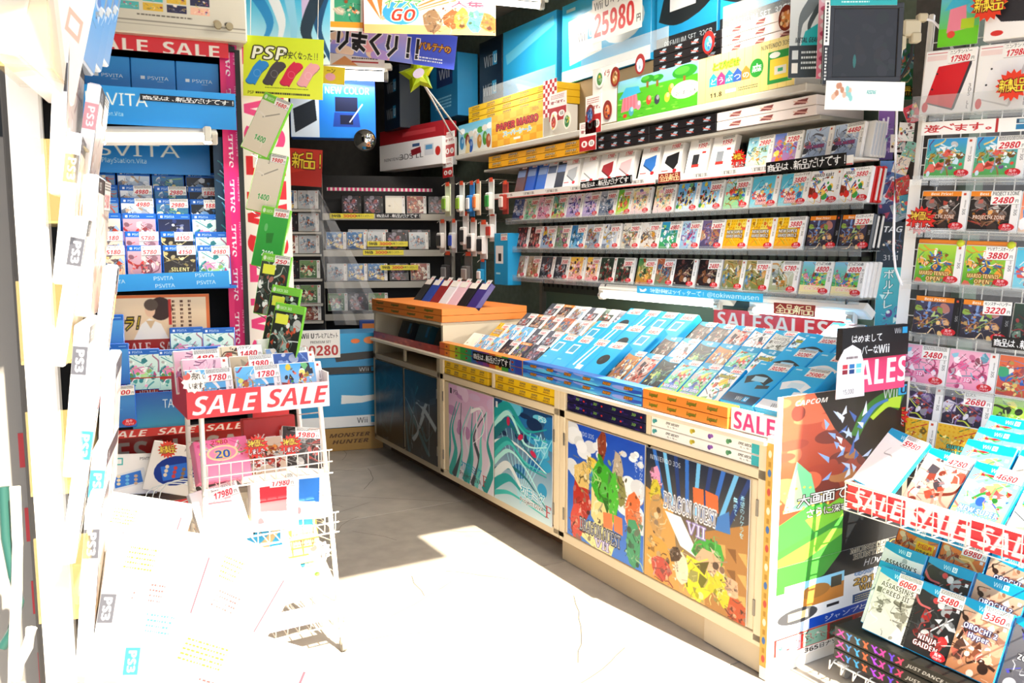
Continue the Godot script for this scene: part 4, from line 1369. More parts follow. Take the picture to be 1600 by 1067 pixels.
func counter_goods() -> void:
	# edges of the display trays along the counter
	var trays := [["edge_rainbow", -3.785, -2.975, "#c87a2a", "rainbow striped"], ["edge_blue", -2.97, -2.185, "#3a6fc0", "blue swirled"], ["edge_orange", -2.18, -1.785, "#e0842e", "orange"]]
	for t in trays:
		for k in 2:
			var w: float = t[2] - t[1]
			solo("tray_carton", "%s carton edge along the counter front, %s of two layers" % [t[4], ["lower", "upper"][k]], "box", slab(t[0], w, 0.032, 0.05, mat(t[3], 0.5), 0.001), null, FC * loc((t[1] + t[2]) / 2, 0.723 + k * 0.0335, -0.013), "tray cartons on the counter edge")
	board("sale_card", "white card with pink sale lettering at the near end of the counter edge", "sign", FC, -1.782, 0.772, -1.6, 0.708, -0.012, 0.012, "edge_sale")
	board("paper_sign", "black paper strip with white writing on the rainbow striped cartons", "sign", FC, -3.42, 0.765, -3.07, 0.725, 0.0135, 0.001, "onlynew")
	# stepped stand under the goods
	var st := mb()
	for r in 4:
		var top := 0.716 + 0.04 * r
		bx(st, Vector3(-2.7, (0.708 + top) / 2, -0.125 - r * 0.145), Vector3(2.14, top - 0.708, 0.143), 0.002)
	solo("display_riser", "stepped white stand under the cases on the counter", "stand", st.commit(), mat("#dcd6ca", 0.6), FC)
	var place := ["in the table's front row", "in the table's second row", "in the table's third row", "in the table's back row"]
	var small := [
		["hotdog", "clock", "clock", "court", "hunter", "dim_dark"],
		["coins", "clock", "clock", "slate", "slate", "hunter"],
		["slate", "cross", "rust", "rust", "steel", "brown"],
		["slate", "cross", "steel", "slate", "forest", "slate"]]
	var sp := [["", "1780", "1780", "2180", "", "1980"], ["1480", "1780", "", "1980", "2480", ""], ["2980", "3880", "1780", "", "2480", "3200"], ["3980", "", "2480", "3880", "1780", "2980"]]
	for r in 4:
		var x0: float = -3.74 + r * 0.02
		var lefts := []
		for i in 7:
			lefts.append(x0 + i * 0.118)
		row(FC, 0.726 + r * 0.046, -0.075 - r * 0.145, lefts, small[r], sp[r], 48, place[r], "small cases on the counter table", r > 1)
	# cyan accessory cartons
	cell("cyan_pad", 150, 200)
	fill(Color("#1cb4ec"), Color("#14a4e0"))
	rect(22, 54, 80, 60, Color("#dfe8ec"))
	rect(32, 62, 60, 42, Color("#3f9fc8"))
	rect(10, 150, 40, 8, Color("#7fd0ec"))
	text("Wii", 96, 12, 12, Color("#e8f8ff"), "r")
	cell("cyan_stick", 150, 200)
	fill(Color("#20b4ec"), Color("#18a4e0"))
	for k in 2:
		curve([Vector2(40 + k * 40, 170), Vector2(60 + k * 40, 40)], 18, 14, Color("#e4eaec"))
	rect(80, 160, 54, 26, Color("#f4f8f8"))
	cell("cyan_black", 150, 200)
	fill(Color("#20b4ec"), Color("#18a4e0"))
	oval(80, 110, 46, 30, Color("#22262a"))
	oval(62, 112, 10, 10, Color("#3a4046"))
	rect(14, 10, 90, 30, Color("#f4f4f0"))
	var acc := [["cyan_pad", "980"], ["cyan_pad", "980"], ["cyan_stick", "3880"], ["cyan_black", "4280"]]
	for r in 3:
		for i in 4:
			var a: Array = acc[(i + r) % 4] if r < 2 else acc[3 - i]
			var xf := FC * loc(-2.965 + i * 0.113 + r * 0.012, 0.742 + r * 0.05, -0.085 - r * 0.17, 0, -54)
			pack("accessory_carton", "cyan console accessory carton, %s from left in %s of the counter table" % [ORD[i + 1], ["front row", "middle row", "back row"][r]], xf, 0.108, 0.2, 0.03, a[0], "#14a8e4", "cyan accessory cartons on the counter", "box", "", a[1])
	# cases of the white console
	var wu := [["tekken", "warrior_u", "darksea", "mario_u", "mario_u", "land"], ["batman", "runner", "darksea", "tekken", "mario_u", "land"], ["batman", "batman", "warrior_u", "runner", "ac_grey", "land"]]
	var wp := [["5480", "5980", "3580", "3880", "4680", "3880"], ["", "5980", "", "", "", ""], ["4280", "5480", "5243", "5480", "6060", ""]]
	for r in 3:
		for i in 6:
			var xf := FC * loc(-2.49 + i * 0.1 + r * 0.01, 0.728 + r * 0.049, -0.08 - r * 0.17, 0, -52)
			var dsg: String = wu[r][i]
			game(dsg, xf, "blue edged case, %s cover%s, %s in %s" % [designs[dsg].look, (", priced " + wp[r][i]) if wp[r][i] else "", ORD[i + 1], ["table's front row", "table's middle row", "table's back row"][r]], "blue edged cases on the counter table", wp[r][i], false, "", 0.72)
	# console cartons at the near end
	console_print("console_black", Color("#28323a"), true)
	console_print("console_white", Color("#f4f6f6"), false)
	for r in 4:
		for i in 2:
			var k: String = ["console_black", "console_white"][i]
			var xf := FC * loc(-1.855 + i * 0.145 - r * 0.012, 0.75 + r * 0.035, -0.1 - r * 0.13, 0, -58)
			pack("console_carton", "blue console carton picturing a %s console, %s of the pile at the table end" % [["black", "white"][i], ["front", "second row", "third row", "back"][r]], xf, 0.14, 0.215, 0.035, k, "#14aae8", "console cartons at the near end of the counter", "box", "", ["30280", "25980"][i])
	far_counter()

func console_print(key: String, c: Color, label_on: bool) -> void:
	cell(key, 170, 250)
	fill(Color("#24b8f0"), Color("#1ca8e4"))
	curve([Vector2(20, 120), Vector2(80, 96), Vector2(140, 118)], 46, 40, c)
	rect(48, 90, 66, 30, Color("#a8d8ec") if label_on else Color("#d8ecf4"))
	curve([Vector2(100, 150), Vector2(158, 140)], 22, 18, c.lightened(0.1))
	oval(140, 30, 13, 13, Color("#f0924a"))
	rect(12, 14, 30, 7, Color("#cfeefa"))
	if label_on:
		rect(0, 200, 170, 50, Color("#123a5a"))
	else:
		rect(0, 200, 170, 50, Color("#f4f8fa"))
	text("Wii", 60, 214, 22, Color("#f0f8fc") if label_on else Color("#6a7078"), "r", 34)
	rect(98, 210, 26, 28, Color("#18a8e0"))
	text("U", 104, 215, 18, Color.WHITE)

func far_counter() -> void:
	# raised far end: red strip, dark shelf, orange cartons with stacks of thin boxes
	board("shelf_strip", "red printed strip along the dim shelf at the far counter end", "sign", FC, -4.72, 0.745, -3.8, 0.69, 0.0, 0.006, "edge_redstrip", "#8a2418")
	var o := thing("raised_shelf", "raised cream shelf at the far end of the counter", "shelf", FC * loc(-4.27, 0, -0.25))
	for x in [-0.47, 0.47]:
		part("upright", boxes([[x, 0.78, 0, 0.02, 0.146, 0.48]]), mat("#c8bca4", 0.6), o)
	part("shelf_board", boxes([[0, 0.86, 0, 0.96, 0.014, 0.5]], 0.003), mat("#c8bca4", 0.6), o)
	for k in 2:
		solo("orange_carton", "orange carton edge under the row of phone boxes, %s layer" % ["lower", "upper"][k], "box", slab("edge_orange", 0.98, 0.033, 0.5, mat("#e08030", 0.5), 0.001), null, FC * loc(-4.27, 0.885 + k * 0.0345, -0.25), "orange cartons at the far counter end")
	# thin boxes leaning in a row
	var cols := [["#1a1a1e", "black"], ["#1e3f9a", "blue"], ["#8a1f24", "dark red"], ["#e8e4ea", "white"], ["#e8c0cc", "pale pink"], ["#16161a", "glossy black"], ["#3a2a7a", "violet"]]
	for i in 7:
		var bxn := thing("device_box", "%s slim device box leaning in the row on the orange cartons" % cols[i][1], "box", FC * loc(-4.52 + i * 0.115, 0.925, -0.2, 0, -38, 0), "slim device boxes at the far counter end")
		part("carton", box(0.1, 0.16, 0.03, 0.002), mat(cols[i][0], 0.35), bxn)
		part("lid_label", boxes([[0, 0.135, 0.0155, 0.08, 0.035, 0.001]]), mat("#e8e2da", 0.5), bxn)
		part("price_tag", sheet(price("1380"), 0.05, 0.026), null, bxn, loc(0.02, 0.165, 0.016))
	for i in 3:
		var g := thing("dark_case", "dark goods box on the dim shelf under the orange cartons, %s" % ["leftmost", "middle one", "rightmost"][i], "box", FC * loc(-4.5 + i * 0.25, 0.71, -0.12, 0, -20), "dark boxes on the dim shelf")
		part("carton", box(0.17, 0.1, 0.06, 0.002), mat(["#1c2430", "#24566a", "#2a2a2e"][i], 0.4), g)
		part("label_strip", boxes([[0.05, 0.06, 0.031, 0.03, 0.06, 0.001]]), mat("#2a7fb0", 0.5), g)

# ---------------------------------------------------------------- the long wall rack
func ledge(label: String, F: Transform3D, u0: float, u1: float, y: float, out: float, depth: float, lip: float) -> void:
	var o := thing("acrylic_ledge", label, "shelf", F * loc((u0 + u1) / 2, y, out), "clear ledges")
	var w := u1 - u0
	part("plate", boxes([[0, -0.002, -depth / 2, w, 0.004, depth]]), clear("#c8d0d0", 0.18, 0.08), o)
	part("lip", boxes([[0, lip / 2 - 0.02, 0.002, w, lip, 0.003]]), clear("#d8dede", 0.14, 0.05), o)
	var n := int(w / 0.45) + 1
	for i in n:
		part("bracket", boxes([[-w / 2 + 0.05 + i * (w - 0.1) / maxf(1, n - 1), -0.0125, -depth / 2 - 0.004, 0.004, 0.016, depth + 0.015]]), mat("#3a3a3c", 0.4, 0.7), o)

func wall_rack() -> void:
	# pegboard with its bars
	var o := thing("display_rack", "dark slotted back of the long wall rack", "rack", FR * loc(-3.05, 0, -0.26))
	part("back_panel", boxes([[0, 1.33, -0.012, 2.42, 0.7, 0.02]]), mat("#39433d", 0.7), o)
	part("lower_panel", boxes([[0, 0.93, -0.03, 2.42, 0.17, 0.02]]), mat("#5d7463", 0.6), o)
	for i in 49:
		part("slot_bar", boxes([[-1.2 + i * 0.05, 1.35, 0.002, 0.009, 0.68, 0.008]]), mat("#24282a", 0.5, 0.5), o)
	for s in [-1.0, 1.0]:
		part("upright", boxes([[s * 1.225, 1.1, -0.005, 0.03, 1.15, 0.03]]), mat("#8f8a80", 0.4, 0.6), o)
	var places := ["along lowest rack tier", "along third rack tier", "along second rack tier", ""]
	var grp := "cases on the long wall rack"
	ledge("clear ledge of the lowest wall rack tier, above the lit tubes", FR, -4.24, -1.84, 1.072, 0.012, 0.1, 0.035)
	ledge("clear ledge of the third wall rack tier, under the golden yellow cases", FR, -4.24, -1.84, 1.236, 0.012, 0.1, 0.035)
	ledge("clear ledge of the second wall rack tier, under the red and white racing cases", FR, -4.24, -1.84, 1.396, 0.012, 0.1, 0.035)
	row(FR, 1.073, -0.02, [-4.215, -4.063, -3.925, -3.781, -3.639, -3.488, -3.372, -3.241, -3.078, -2.944, -2.818, -2.671, -2.527, -2.403, -2.27, -2.123, -1.984, -1.852], ["brown", "brown", "slate", "slate", "girls", "girls", "forest", "forest", "jungle", "rust", "court", "court", "olive", "olive", "whiteglare", "meadow", "meadow"], ["", "4280", "", "3580", "", "1980", "", "3880", "4280", "4280", "", "2480", "", "5780", "5780", "4800", "4800"], 12, places[0], grp, true, {15: "どうぶつの森", 16: "どうぶつの森"})
	row(FR, 1.237, -0.02, [-4.185, -4.042, -3.913, -3.771, -3.63, -3.491, -3.348, -3.194, -3.054, -2.918, -2.781, -2.657, -2.522, -2.385, -2.251, -2.099, -1.96, -1.831], ["maroon", "maroon", "paleblue", "moss", "ocean", "steel", "icy", "cream", "swirl", "lake", "skyline", "dusk", "coins", "coins", "coins", "hunter", "hunter"], ["", "3880", "3280", "3680", "1250", "4280", "3510", "2980", "3780", "4980", "2480", "2480", "", "", "3880", "", "3220"], 12, places[1], grp, true, {16: "モンスターハンター"})
	row(FR, 1.397, -0.02, [-4.222, -4.085, -3.947, -3.804, -3.662, -3.516, -3.378, -3.238, -3.124, -2.962, -2.811, -2.67, -2.523, -2.38, -2.238, -2.102, -1.966, -1.845], ["cobalt", "mint", "blossom", "teal", "violet", "violet", "dragon", "kart", "pastel", "pastel", "racer", "racer", "plumber", "paper", "paper", "kartseven", "kartseven"], ["", "2480", "2480", "2480", "", "3880", "1980", "3880", "", "3880", "", "3880", "3880", "", "3880", "", "3880"], 12, places[2], grp, true, {14: "ペーパーマリオ", 16: "マリオカート"})
	# stock behind the nearest cases of each tier
	for t in [[1.073, "#f3f1ee", "white", "lowest"], [1.237, "#1b1a1d", "black", "third"], [1.397, "#d8231c", "red", "second"]]:
		for k in 3:
			var s := thing("stock_case", "%s spare case behind the last case of the %s tier, %s of three" % [t[1 + 1], t[3], ORD[k + 1]], "game case", FR * loc(-1.92 + 0.006 * k, t[0] + 0.001, -0.038 - k * 0.017, 0, -12), "spare cases at the near end of the rack")
			part("shell", box(0.137, 0.125, 0.015, 0.002), mat(t[1], 0.3), s)
			part("spine_label", boxes([[0.0687, 0.0625, 0, 0.0006, 0.11, 0.011]]), mat("#e8e4de", 0.5) if k else mat(t[1], 0.4), s)
	# price strip with boxes and cases above
	var st := mb()
	bx(st, Vector3(-3.12, 1.545, -0.04), Vector3(2.5, 0.008, 0.12), 0.002)
	solo("strip_shelf", "narrow white shelf of the top wall rack strip", "shelf", st.commit(), mat("#e8e4dc", 0.5), FR)
	cell("strip_text", 300, 12)
	fill(Color("#f6f4f0"))
	rect(0, 10.5, 300, 1.5, Color("#c8302a"))
	for i in 6:
		text("NINTENDO 3DS", 20 + i * 48, 3, 5, Color("#4a4644"), "r", 24)
	board("strip_label", "long white strip with a red line along the top rack shelf, far part", "sign", FR, -4.36, 1.556, -2.9, 1.524, 0.022, 0.003, "strip_text", "#f4f1ea", 0.0, "white strips on the top rack shelf")
	board("strip_label", "long white strip with a red line along the top rack shelf, near part", "sign", FR, -2.88, 1.556, -1.88, 1.524, 0.022, 0.003, "strip_text", "#f4f1ea", 0.0, "white strips on the top rack shelf")
	board("paper_sign", "black paper strip with white writing under the grey spare cases, nearest the street", "sign", FR, -2.26, 1.564, -1.905, 1.52, 0.026, 0.001, "onlynew", "#111111", 0.6)
	board("paper_sign", "black paper strip with white writing in the middle of the top rack strip", "sign", FR, -3.47, 1.572, -3.06, 1.536, 0.026, 0.001, "onlynew", "#111111", 1.0)
	board("paper_sign", "dark red paper sign with pale writing on the top rack strip", "sign", FR, -2.875, 1.565, -2.735, 1.526, 0.026, 0.001, "allnew", "#8f2b22")
	board("paper_sign", "dark red paper sign with pale writing under the lowest rack tier", "sign", FR, -2.19, 1.042, -2.0, 1.0, 0.035, 0.001, "allnew", "#8f2b22")
	cell("bird_sign", 260, 28)
	fill(Color("#3fb4e0"))
	poly(PackedVector2Array([Vector2(6, 8), Vector2(14, 14), Vector2(22, 7), Vector2(24, 14), Vector2(18, 22), Vector2(8, 22)]), Color.WHITE)
	text("特価情報はツイッターで！", 32, 6, 17, Color.WHITE, "b", 118)
	text("@tokiwamusen", 156, 6, 16, Color.WHITE, "r", 98)
	board("address_sign", "light blue sign with white writing between the tubes and the lowest tier", "sign", FR, -3.0, 1.071, -2.245, 1.038, 0.034, 0.001, "bird_sign", "#3fb4e0")
	cell("red_sale", 260, 70)
	fill(Color("#d0202a"))
	text("SALESALESALE", 6, 8, 44, Color("#fbf4f0"), "b", 300)
	board("sale_banner", "red banner with white sale lettering at the back of the counter table", "banner", FR, -2.77, 0.974, -2.06, 0.87, -0.225, 0.003, "red_sale", "#d0202a")
	# consoles in white cartons on the strip
	for c in [["silver", "b8bcc0", "gone"], ["white", "f4f4f4", ""], ["red", "a81e2a", ""], ["pink", "f0c0c4", ""], ["blue", "2f6fc0", ""], ["black", "16161a", ""]]:
		cell("console_" + c[0] + "_box", 110, 150)
		fill(Color("#f8f5f2"))
		var col := Color("#" + c[1])
		poly(PackedVector2Array([Vector2(26, 66), Vector2(96, 52), Vector2(100, 100), Vector2(84, 122), Vector2(20, 88)]), col)
		poly(PackedVector2Array([Vector2(20, 88), Vector2(84, 122), Vector2(84, 128), Vector2(20, 94)]), col.darkened(0.4))
		rect(8, 126, 40, 4, Color("#d0302a"))
		rect(0, 0, 110, 6, Color("#d8302a"))
		oval(88, 130, 12, 8, Color("#d8202a"))
	var cons := [["pink", -3.19, "13"], ["red", -3.33, ""], ["white", -3.48, ""], ["silver", -3.635, ""], ["blue", -3.01, ""], ["black", -2.86, ""]]
	for c in cons:
		pack("console_box", "white carton picturing a %s folding console on the top rack strip" % c[0], FR * loc(c[1], 1.551, -0.03, 0, -14), 0.125, 0.165, 0.035, "console_" + c[0] + "_box", "#f6f3ef", "white console cartons on the top rack strip", "box", "", "17980" if c[0] != "black" and c[0] != "blue" else "11980")
	for c in [["#1f4fb0", "deep blue", -4.04], ["#2a62c0", "blue", -3.925], ["#d8dce4", "pale grey", -3.83], ["#1c1c22", "black", -3.735], ["#6a4a48", "brownish", -4.15]]:
		var b := thing("slim_box", "%s slim carton near the far end of the top rack strip" % c[1], "box", FR * loc(c[2], 1.551, -0.03, 0, -14), "slim cartons on the top rack strip")
		part("carton", box(0.095, 0.16, 0.03, 0.002), mat(c[0], 0.35), b)
		part("printed_band", boxes([[0, 0.11, 0.0155, 0.08, 0.04, 0.001]]), mat("#8fa8d8" if c[0] != "#d8dce4" else "#5a6a8a", 0.5), b)
		part("price_tag", sheet(price("17980"), 0.05, 0.026), null, b, loc(0.02, 0.15, 0.0168))
	for k in 2:
		cell("dock%d" % k, 110, 136)
		fill(Color("#f8f5f2"))
		rect(30, 60, 34, 46, Color("#2a2c30") if k == 0 else Color("#8a9098"))
		rect(30, 100, 40, 12, Color("#b8322c"))
		rect(76, 50, 20, 8, Color("#d0302a"))
		pack("charger_box", "white charger carton, %s of the pair by the black console carton" % ["left", "right"][k], FR * loc(-2.695 + k * 0.142, 1.551, -0.03, 0, -14), 0.128, 0.15, 0.03, "dock%d" % k, "#f4f1ec", "white charger cartons", "box", "", "1350")
	row(FR, 1.551, -0.03, [-2.422, -2.287, -2.143, -2.016, -1.889], ["aqua", "party", "demon", "demon"], ["2980", "2280", "", "4480"], 12, "at strip's near end", "cases on the top rack strip", false, {}, "tall case")
	for k in 5:
		var s := thing("stock_case", "grey white spare case standing at the near end of the top strip, %s of five" % ORD[k + 1], "game case", FR * loc(-1.935, 1.552, -0.05 - k * 0.017, 0, -12), "spare cases on the top strip")
		part("shell", box(0.137, 0.125, 0.014, 0.002), mat("#e6e4e2", 0.3), s)
		part("spine_label", boxes([[0.0687, 0.0625, 0, 0.0006, 0.11, 0.01]]), mat("#c8ccd4", 0.5), s)
	# starburst on the aqua case
	solo("starburst_card", "red starburst card on the aqua case at the top rack strip", "card", cutout("cheap", burst(0.042, 0.031), 0.002), null, FR * loc(-2.408, 1.585, 0.02), "starburst cards")

func strip_stack(label: String, z0: float, z1: float, y: float, n: int, key: String, col: String, depth: float, out: float, grp: String) -> void:
	for k in n:
		var w := z1 - z0 - 0.003
		solo("flat_carton", "%s, %s from the bottom" % [label, ORD[k + 1]], "box", slab(key, w, 0.0345, depth, mat(col, 0.5), 0.0015), null, FR * loc((z0 + z1) / 2, y + 0.018 + k * 0.036, out - depth / 2), grp)

func upper_shelf() -> void:
	var st := mb()
	bx(st, Vector3(-3.5, 1.815, -0.17), Vector3(2.8, 0.03, 0.36), 0.004)
	solo("upper_shelf_board", "long grey shelf board that carries the picture boards over the wall rack", "shelf", st.commit(), mat("#c9c4ba", 0.5), FR)
	st = mb()
	bx(st, Vector3(-3.3, 1.705, -0.17), Vector3(2.5, 0.016, 0.32), 0.003)
	solo("lower_shelf_board", "thin shelf board right above the top rack strip", "shelf", st.commit(), mat("#a8a398", 0.5), FR)
	cell("edge_black", 256, 20)
	fill(Color("#1a1719"))
	for i in 4:
		poly(PackedVector2Array([Vector2(24 + i * 62, 14), Vector2(40 + i * 62, 4), Vector2(54 + i * 62, 5), Vector2(44 + i * 62, 16)]), Color("#8fa8b8"))
		stroke(PackedVector2Array([Vector2(26 + i * 62, 8), Vector2(52 + i * 62, 14)]), 2.5, Color("#b84a3a"))
	cell("edge_pink", 256, 20)
	fill(Color("#f4e8e4"))
	for i in 3:
		poly(PackedVector2Array([Vector2(34 + i * 84, 14), Vector2(46 + i * 84, 5), Vector2(70 + i * 84, 4), Vector2(64 + i * 84, 16)]), Color("#8a4a48"))
		stroke(PackedVector2Array([Vector2(36 + i * 84, 7), Vector2(68 + i * 84, 13)]), 2.5, Color("#e8b8a8"))
	cell("edge_amber", 256, 20)
	fill(Color("#f2b01e"))
	for i in 5:
		text("SUPER", 12 + i * 50, 3, 6, Color("#f8f0d8"), "bi", 24, Color("#5a3a1a"), 1.0)
		text("MARIO BROS.2", 10 + i * 50, 12, 5, Color("#5a3a1a"), "bi", 30)
	var g1 := "flat cartons over the picture boards"
	strip_stack("pinkish white flat carton over the yellow picture board", -2.57, -2.185, 2.012, 3, "edge_pink", "#efe4df", 0.16, -0.03, g1)
	strip_stack("black flat carton over the green picture board", -2.995, -2.572, 2.012, 3, "edge_black", "#1c191b", 0.16, -0.03, g1)
	strip_stack("yellow flat carton over the paper world picture board", -4.79, -3.79, 2.012, 3, "edge_yellow", "#e8b818", 0.16, -0.03, g1)
	for s in [[-2.57, -2.185], [-2.995, -2.572], [-4.79, -3.79]]:
		var k := mb()
		bx(k, Vector3((s[0] + s[1]) / 2, 1.9205, -0.1), Vector3(s[1] - s[0] - 0.01, 0.179, 0.16), 0.003)
		solo("support_carton", "plain carton hidden behind the picture board under the %s cartons" % ["white", "black", "yellow"][[-2.57, -2.995, -4.79].find(s[0])], "box", k.commit(), mat("#e4dfd6", 0.8), FR, "support cartons")
	var g2 := "flat cartons under the upper shelf"
	strip_stack("pinkish white flat carton under the upper shelf, near end", -2.56, -2.064, 1.714, 2, "edge_pink", "#efe4df", 0.26, -0.005, g2)
	strip_stack("black flat carton under the upper shelf, nearer pile", -2.98, -2.563, 1.714, 2, "edge_black", "#1c191b", 0.26, -0.005, g2)
	strip_stack("black flat carton under the upper shelf, farther pile", -3.41, -2.983, 1.714, 2, "edge_black", "#1c191b", 0.26, -0.005, g2)
	strip_stack("amber flat carton under the upper shelf, far end", -4.483, -3.478, 1.714, 2, "edge_amber", "#e0a018", 0.26, -0.005, g2)
	# picture boards
	var rng := RandomNumberGenerator.new()
	rng.seed = 12
	cell("board_green", 210, 120)
	fill(Color("#8fd0f0"), Color("#4fb82a"))
	rect(0, 34, 210, 86, Color("#4fae28"))
	for i in 50:
		oval(rng.randf() * 210, 44 + rng.randf() * 72, rng.randf_range(3, 9), 2, [Color("#6fc83a"), Color("#3f9a20"), Color("#8fd84f")][i % 3])
	poly(PackedVector2Array([Vector2(10, 96), Vector2(16, 50), Vector2(54, 40), Vector2(60, 92)]), Color("#e87a8a"))
	poly(PackedVector2Array([Vector2(4, 56), Vector2(24, 24), Vector2(60, 28), Vector2(66, 48)]), Color("#3fb0d8"))
	for i in 4:
		rect(20 + i * 9, 52, 2, 38, Color("#c85a6a"))
	for t in [[178, 20, 30], [110, 18, 16], [84, 14, 18]]:
		oval(t[0], t[1], t[2], t[2] * 0.6, Color("#2f8f2a"))
		oval(t[0] - 6, t[1] - 4, t[2] * 0.6, t[2] * 0.35, Color("#4fae3a"))
		rect(t[0] - 3, t[1] + t[2] * 0.4, 6, 18, Color("#8a5a2a"))
	for b in [[60, 70, "#f0a0b8"], [88, 62, "#e8583a"], [110, 66, "#4a4a58"], [136, 66, "#f0e04a"], [146, 44, "#e8b83a"], [40, 84, "#5fc0d8"]]:
		oval(b[0], b[1] + 14, 7, 14, Color(b[2]).darkened(0.15))
		oval(b[0] + 2, b[1] + 8, 4, 7, Color(b[2]).lightened(0.4))
	oval(22, 108, 6, 6, Color("#d8342a"))
	oval(180, 70, 34, 24, Color("#fbfbf4"))
	text("どうぶつたちと", 152, 58, 8, Color("#3a3a34"), "r", 56)
	text("ほのぼの生活", 154, 72, 10, Color("#3a3a34"), "r", 52)
	cell("board_yellow", 250, 130)
	fill(Color("#f4e29a"), Color("#f0da88"))
	for i in 12:
		rect(i * 21, 0, 1.2, 130, Color("#dcc46a"))
	text("とびだせ", 40, 24, 20, Color("#3f8f2a"), "b", 74, Color("#f0c83a"), 3.0)
	var houses := [["ど", "#2fa0b8"], ["う", "#c83a7a"], ["ぶ", "#2f8fa8"], ["つ", "#3a5fb0"], ["の", "#e08a3a"]]
	for i in 5:
		var x := 34 + i * 22
		poly(PackedVector2Array([Vector2(x - 2, 64), Vector2(x + 9, 50), Vector2(x + 20, 64), Vector2(x + 20, 88), Vector2(x - 2, 88)]), Color(houses[i][1]))
		text(houses[i][0], x + 1, 66, 17, Color.WHITE, "b")
	oval(158, 64, 17, 25, Color("#2f9a3a"))
	text("森", 147, 52, 23, Color.WHITE, "b")
	text("NINTENDO 3DS", 168, 10, 12, Color("#4a4640"), "r", 68)
	rect(186, 32, 58, 84, Color("#2f9a4a"))
	rect(191, 52, 48, 54, Color("#f4d84a"))
	oval(202, 42, 13, 8, Color("#f8f8f0"))
	rect(202, 72, 28, 22, Color("#e8e4d8"))
	rect(210, 78, 12, 9, Color("#3fae7a"))
	text("11.8", 34, 106, 13, Color("#2a2824"), "b")
	rect(78, 104, 28, 10, Color("#fbfbf4"))
	lines(112, 106, 50, 2, 6, 2.5, Color("#5a5648"), rng)
	board("picture_board", "green meadow picture board with trees and a pink hut, white speech bubble", "sign", FR, -3.205, 2.012, -2.665, 1.832, 0.0, 0.004, "board_green")
	board("picture_board", "yellow plank picture board with coloured house lettering, nearest the street", "sign", FR, -2.662, 2.012, -2.16, 1.832, 0.0, 0.004, "board_yellow")
	cell("board_paper", 160, 96)
	fill(Color("#6fc8ec"), Color("#f4f0e4"))
	for i in 7:
		oval(20 + i * 22, 22 + (i * 37) % 20, 14, 10, [Color("#f8fcfc"), Color("#4fa83a"), Color("#e8e4d8")][i % 3])
	for b in [[18, 60, "#3f8fc8"], [46, 56, "#8a3a24"], [62, 74, "#2f5fb0"], [84, 52, "#e8e0d0"], [104, 66, "#c8903a"], [130, 60, "#4f9a3a"], [146, 70, "#b85a2a"]]:
		oval(b[0], b[1], 11, 22, Color(b[2]))
		oval(b[0] + 3, b[1] - 6, 5, 8, Color(b[2]).lightened(0.45))
	poly(PackedVector2Array([Vector2(34, 96), Vector2(44, 50), Vector2(58, 70), Vector2(56, 96)]), Color("#f0d89a"))
	cell("board_title", 150, 96)
	fill(Color("#f4b820"), Color("#f0a818"))
	for i in 8:
		for j in 5:
			if (i + j) % 2:
				rect(i * 19, j * 19.2, 19, 19.2, Color("#f8c83a"))
	text("PAPER", 14, 28, 20, Color("#d83a24"), "b", 58, Color("#5a1a08"), 2.2)
	text("MARIO", 76, 26, 20, Color("#d83a24"), "b", 62, Color("#5a1a08"), 2.2)
	text("スーパーシール", 36, 54, 15, Color("#2f9ad0"), "b", 84, Color("#f8f8f0"), 2.2)
	text("3DS", 120, 5, 8, Color("#8a4a1a"), "r")
	rect(68, 78, 20, 7, Color("#fbfbf4"))
	board("picture_board", "paper world picture board with white clouds and cut out shapes", "sign", FR, -4.86, 2.012, -4.425, 1.832, 0.002, 0.004, "board_paper")
	board("picture_board", "yellow checked picture board with red lettering", "sign", FR, -4.422, 2.012, -3.855, 1.832, 0.002, 0.004, "board_title")
	# red and white cards and plain round cards on the shelf edge
	cell("playcard", 60, 110)
	fill(Color("#f8f4f0"))
	rect(0, 56, 60, 54, Color("#b8282a"))
	text("遊べます。", 5, 30, 12, Color("#8a1f24"), "b", 50)
	lines(6, 8, 46, 3, 6, 2.5, Color("#b86a6a"), rng)
	oval(18, 84, 11, 13, Color("#f8f4f0"))
	oval(44, 84, 11, 13, Color("#f8f4f0"))
	rect(14, 78, 7, 12, Color("#b8282a"))
	text("日", 38, 77, 13, Color("#3a2a2a"), "b")
	for c in [[-3.78, 2.04, -3.62, 1.9, "near the checked picture board, upper of two"], [-3.45, 1.98, -3.32, 1.8, "right of the bare bracket, middle of the rail"], [-3.5, 1.86, -3.36, 1.72, "low over the amber cartons"], [-5.05, 1.99, -4.9, 1.83, "left of the paper world board"], [-5.08, 1.83, -4.93, 1.7, "lowest left of the paper world board"]]:
		board("playable_card", "white card with a red lower half %s" % c[4], "card", FR, c[0], c[1], c[2], c[3], 0.012, 0.002, "playcard", "#f8f4f0", 0.0, "red and white cards")
	cell("checker", 60, 90)
	fill(Color("#f8f4f0"))
	for i in 6:
		for j in 9:
			if (i + j) % 2:
				rect(i * 10, j * 10, 10, 10, Color("#b8282a"))
	board("checker_card", "red and white chequered card beside the checked picture board", "card", FR, -3.85, 2.12, -3.72, 1.93, 0.006, 0.002, "checker")
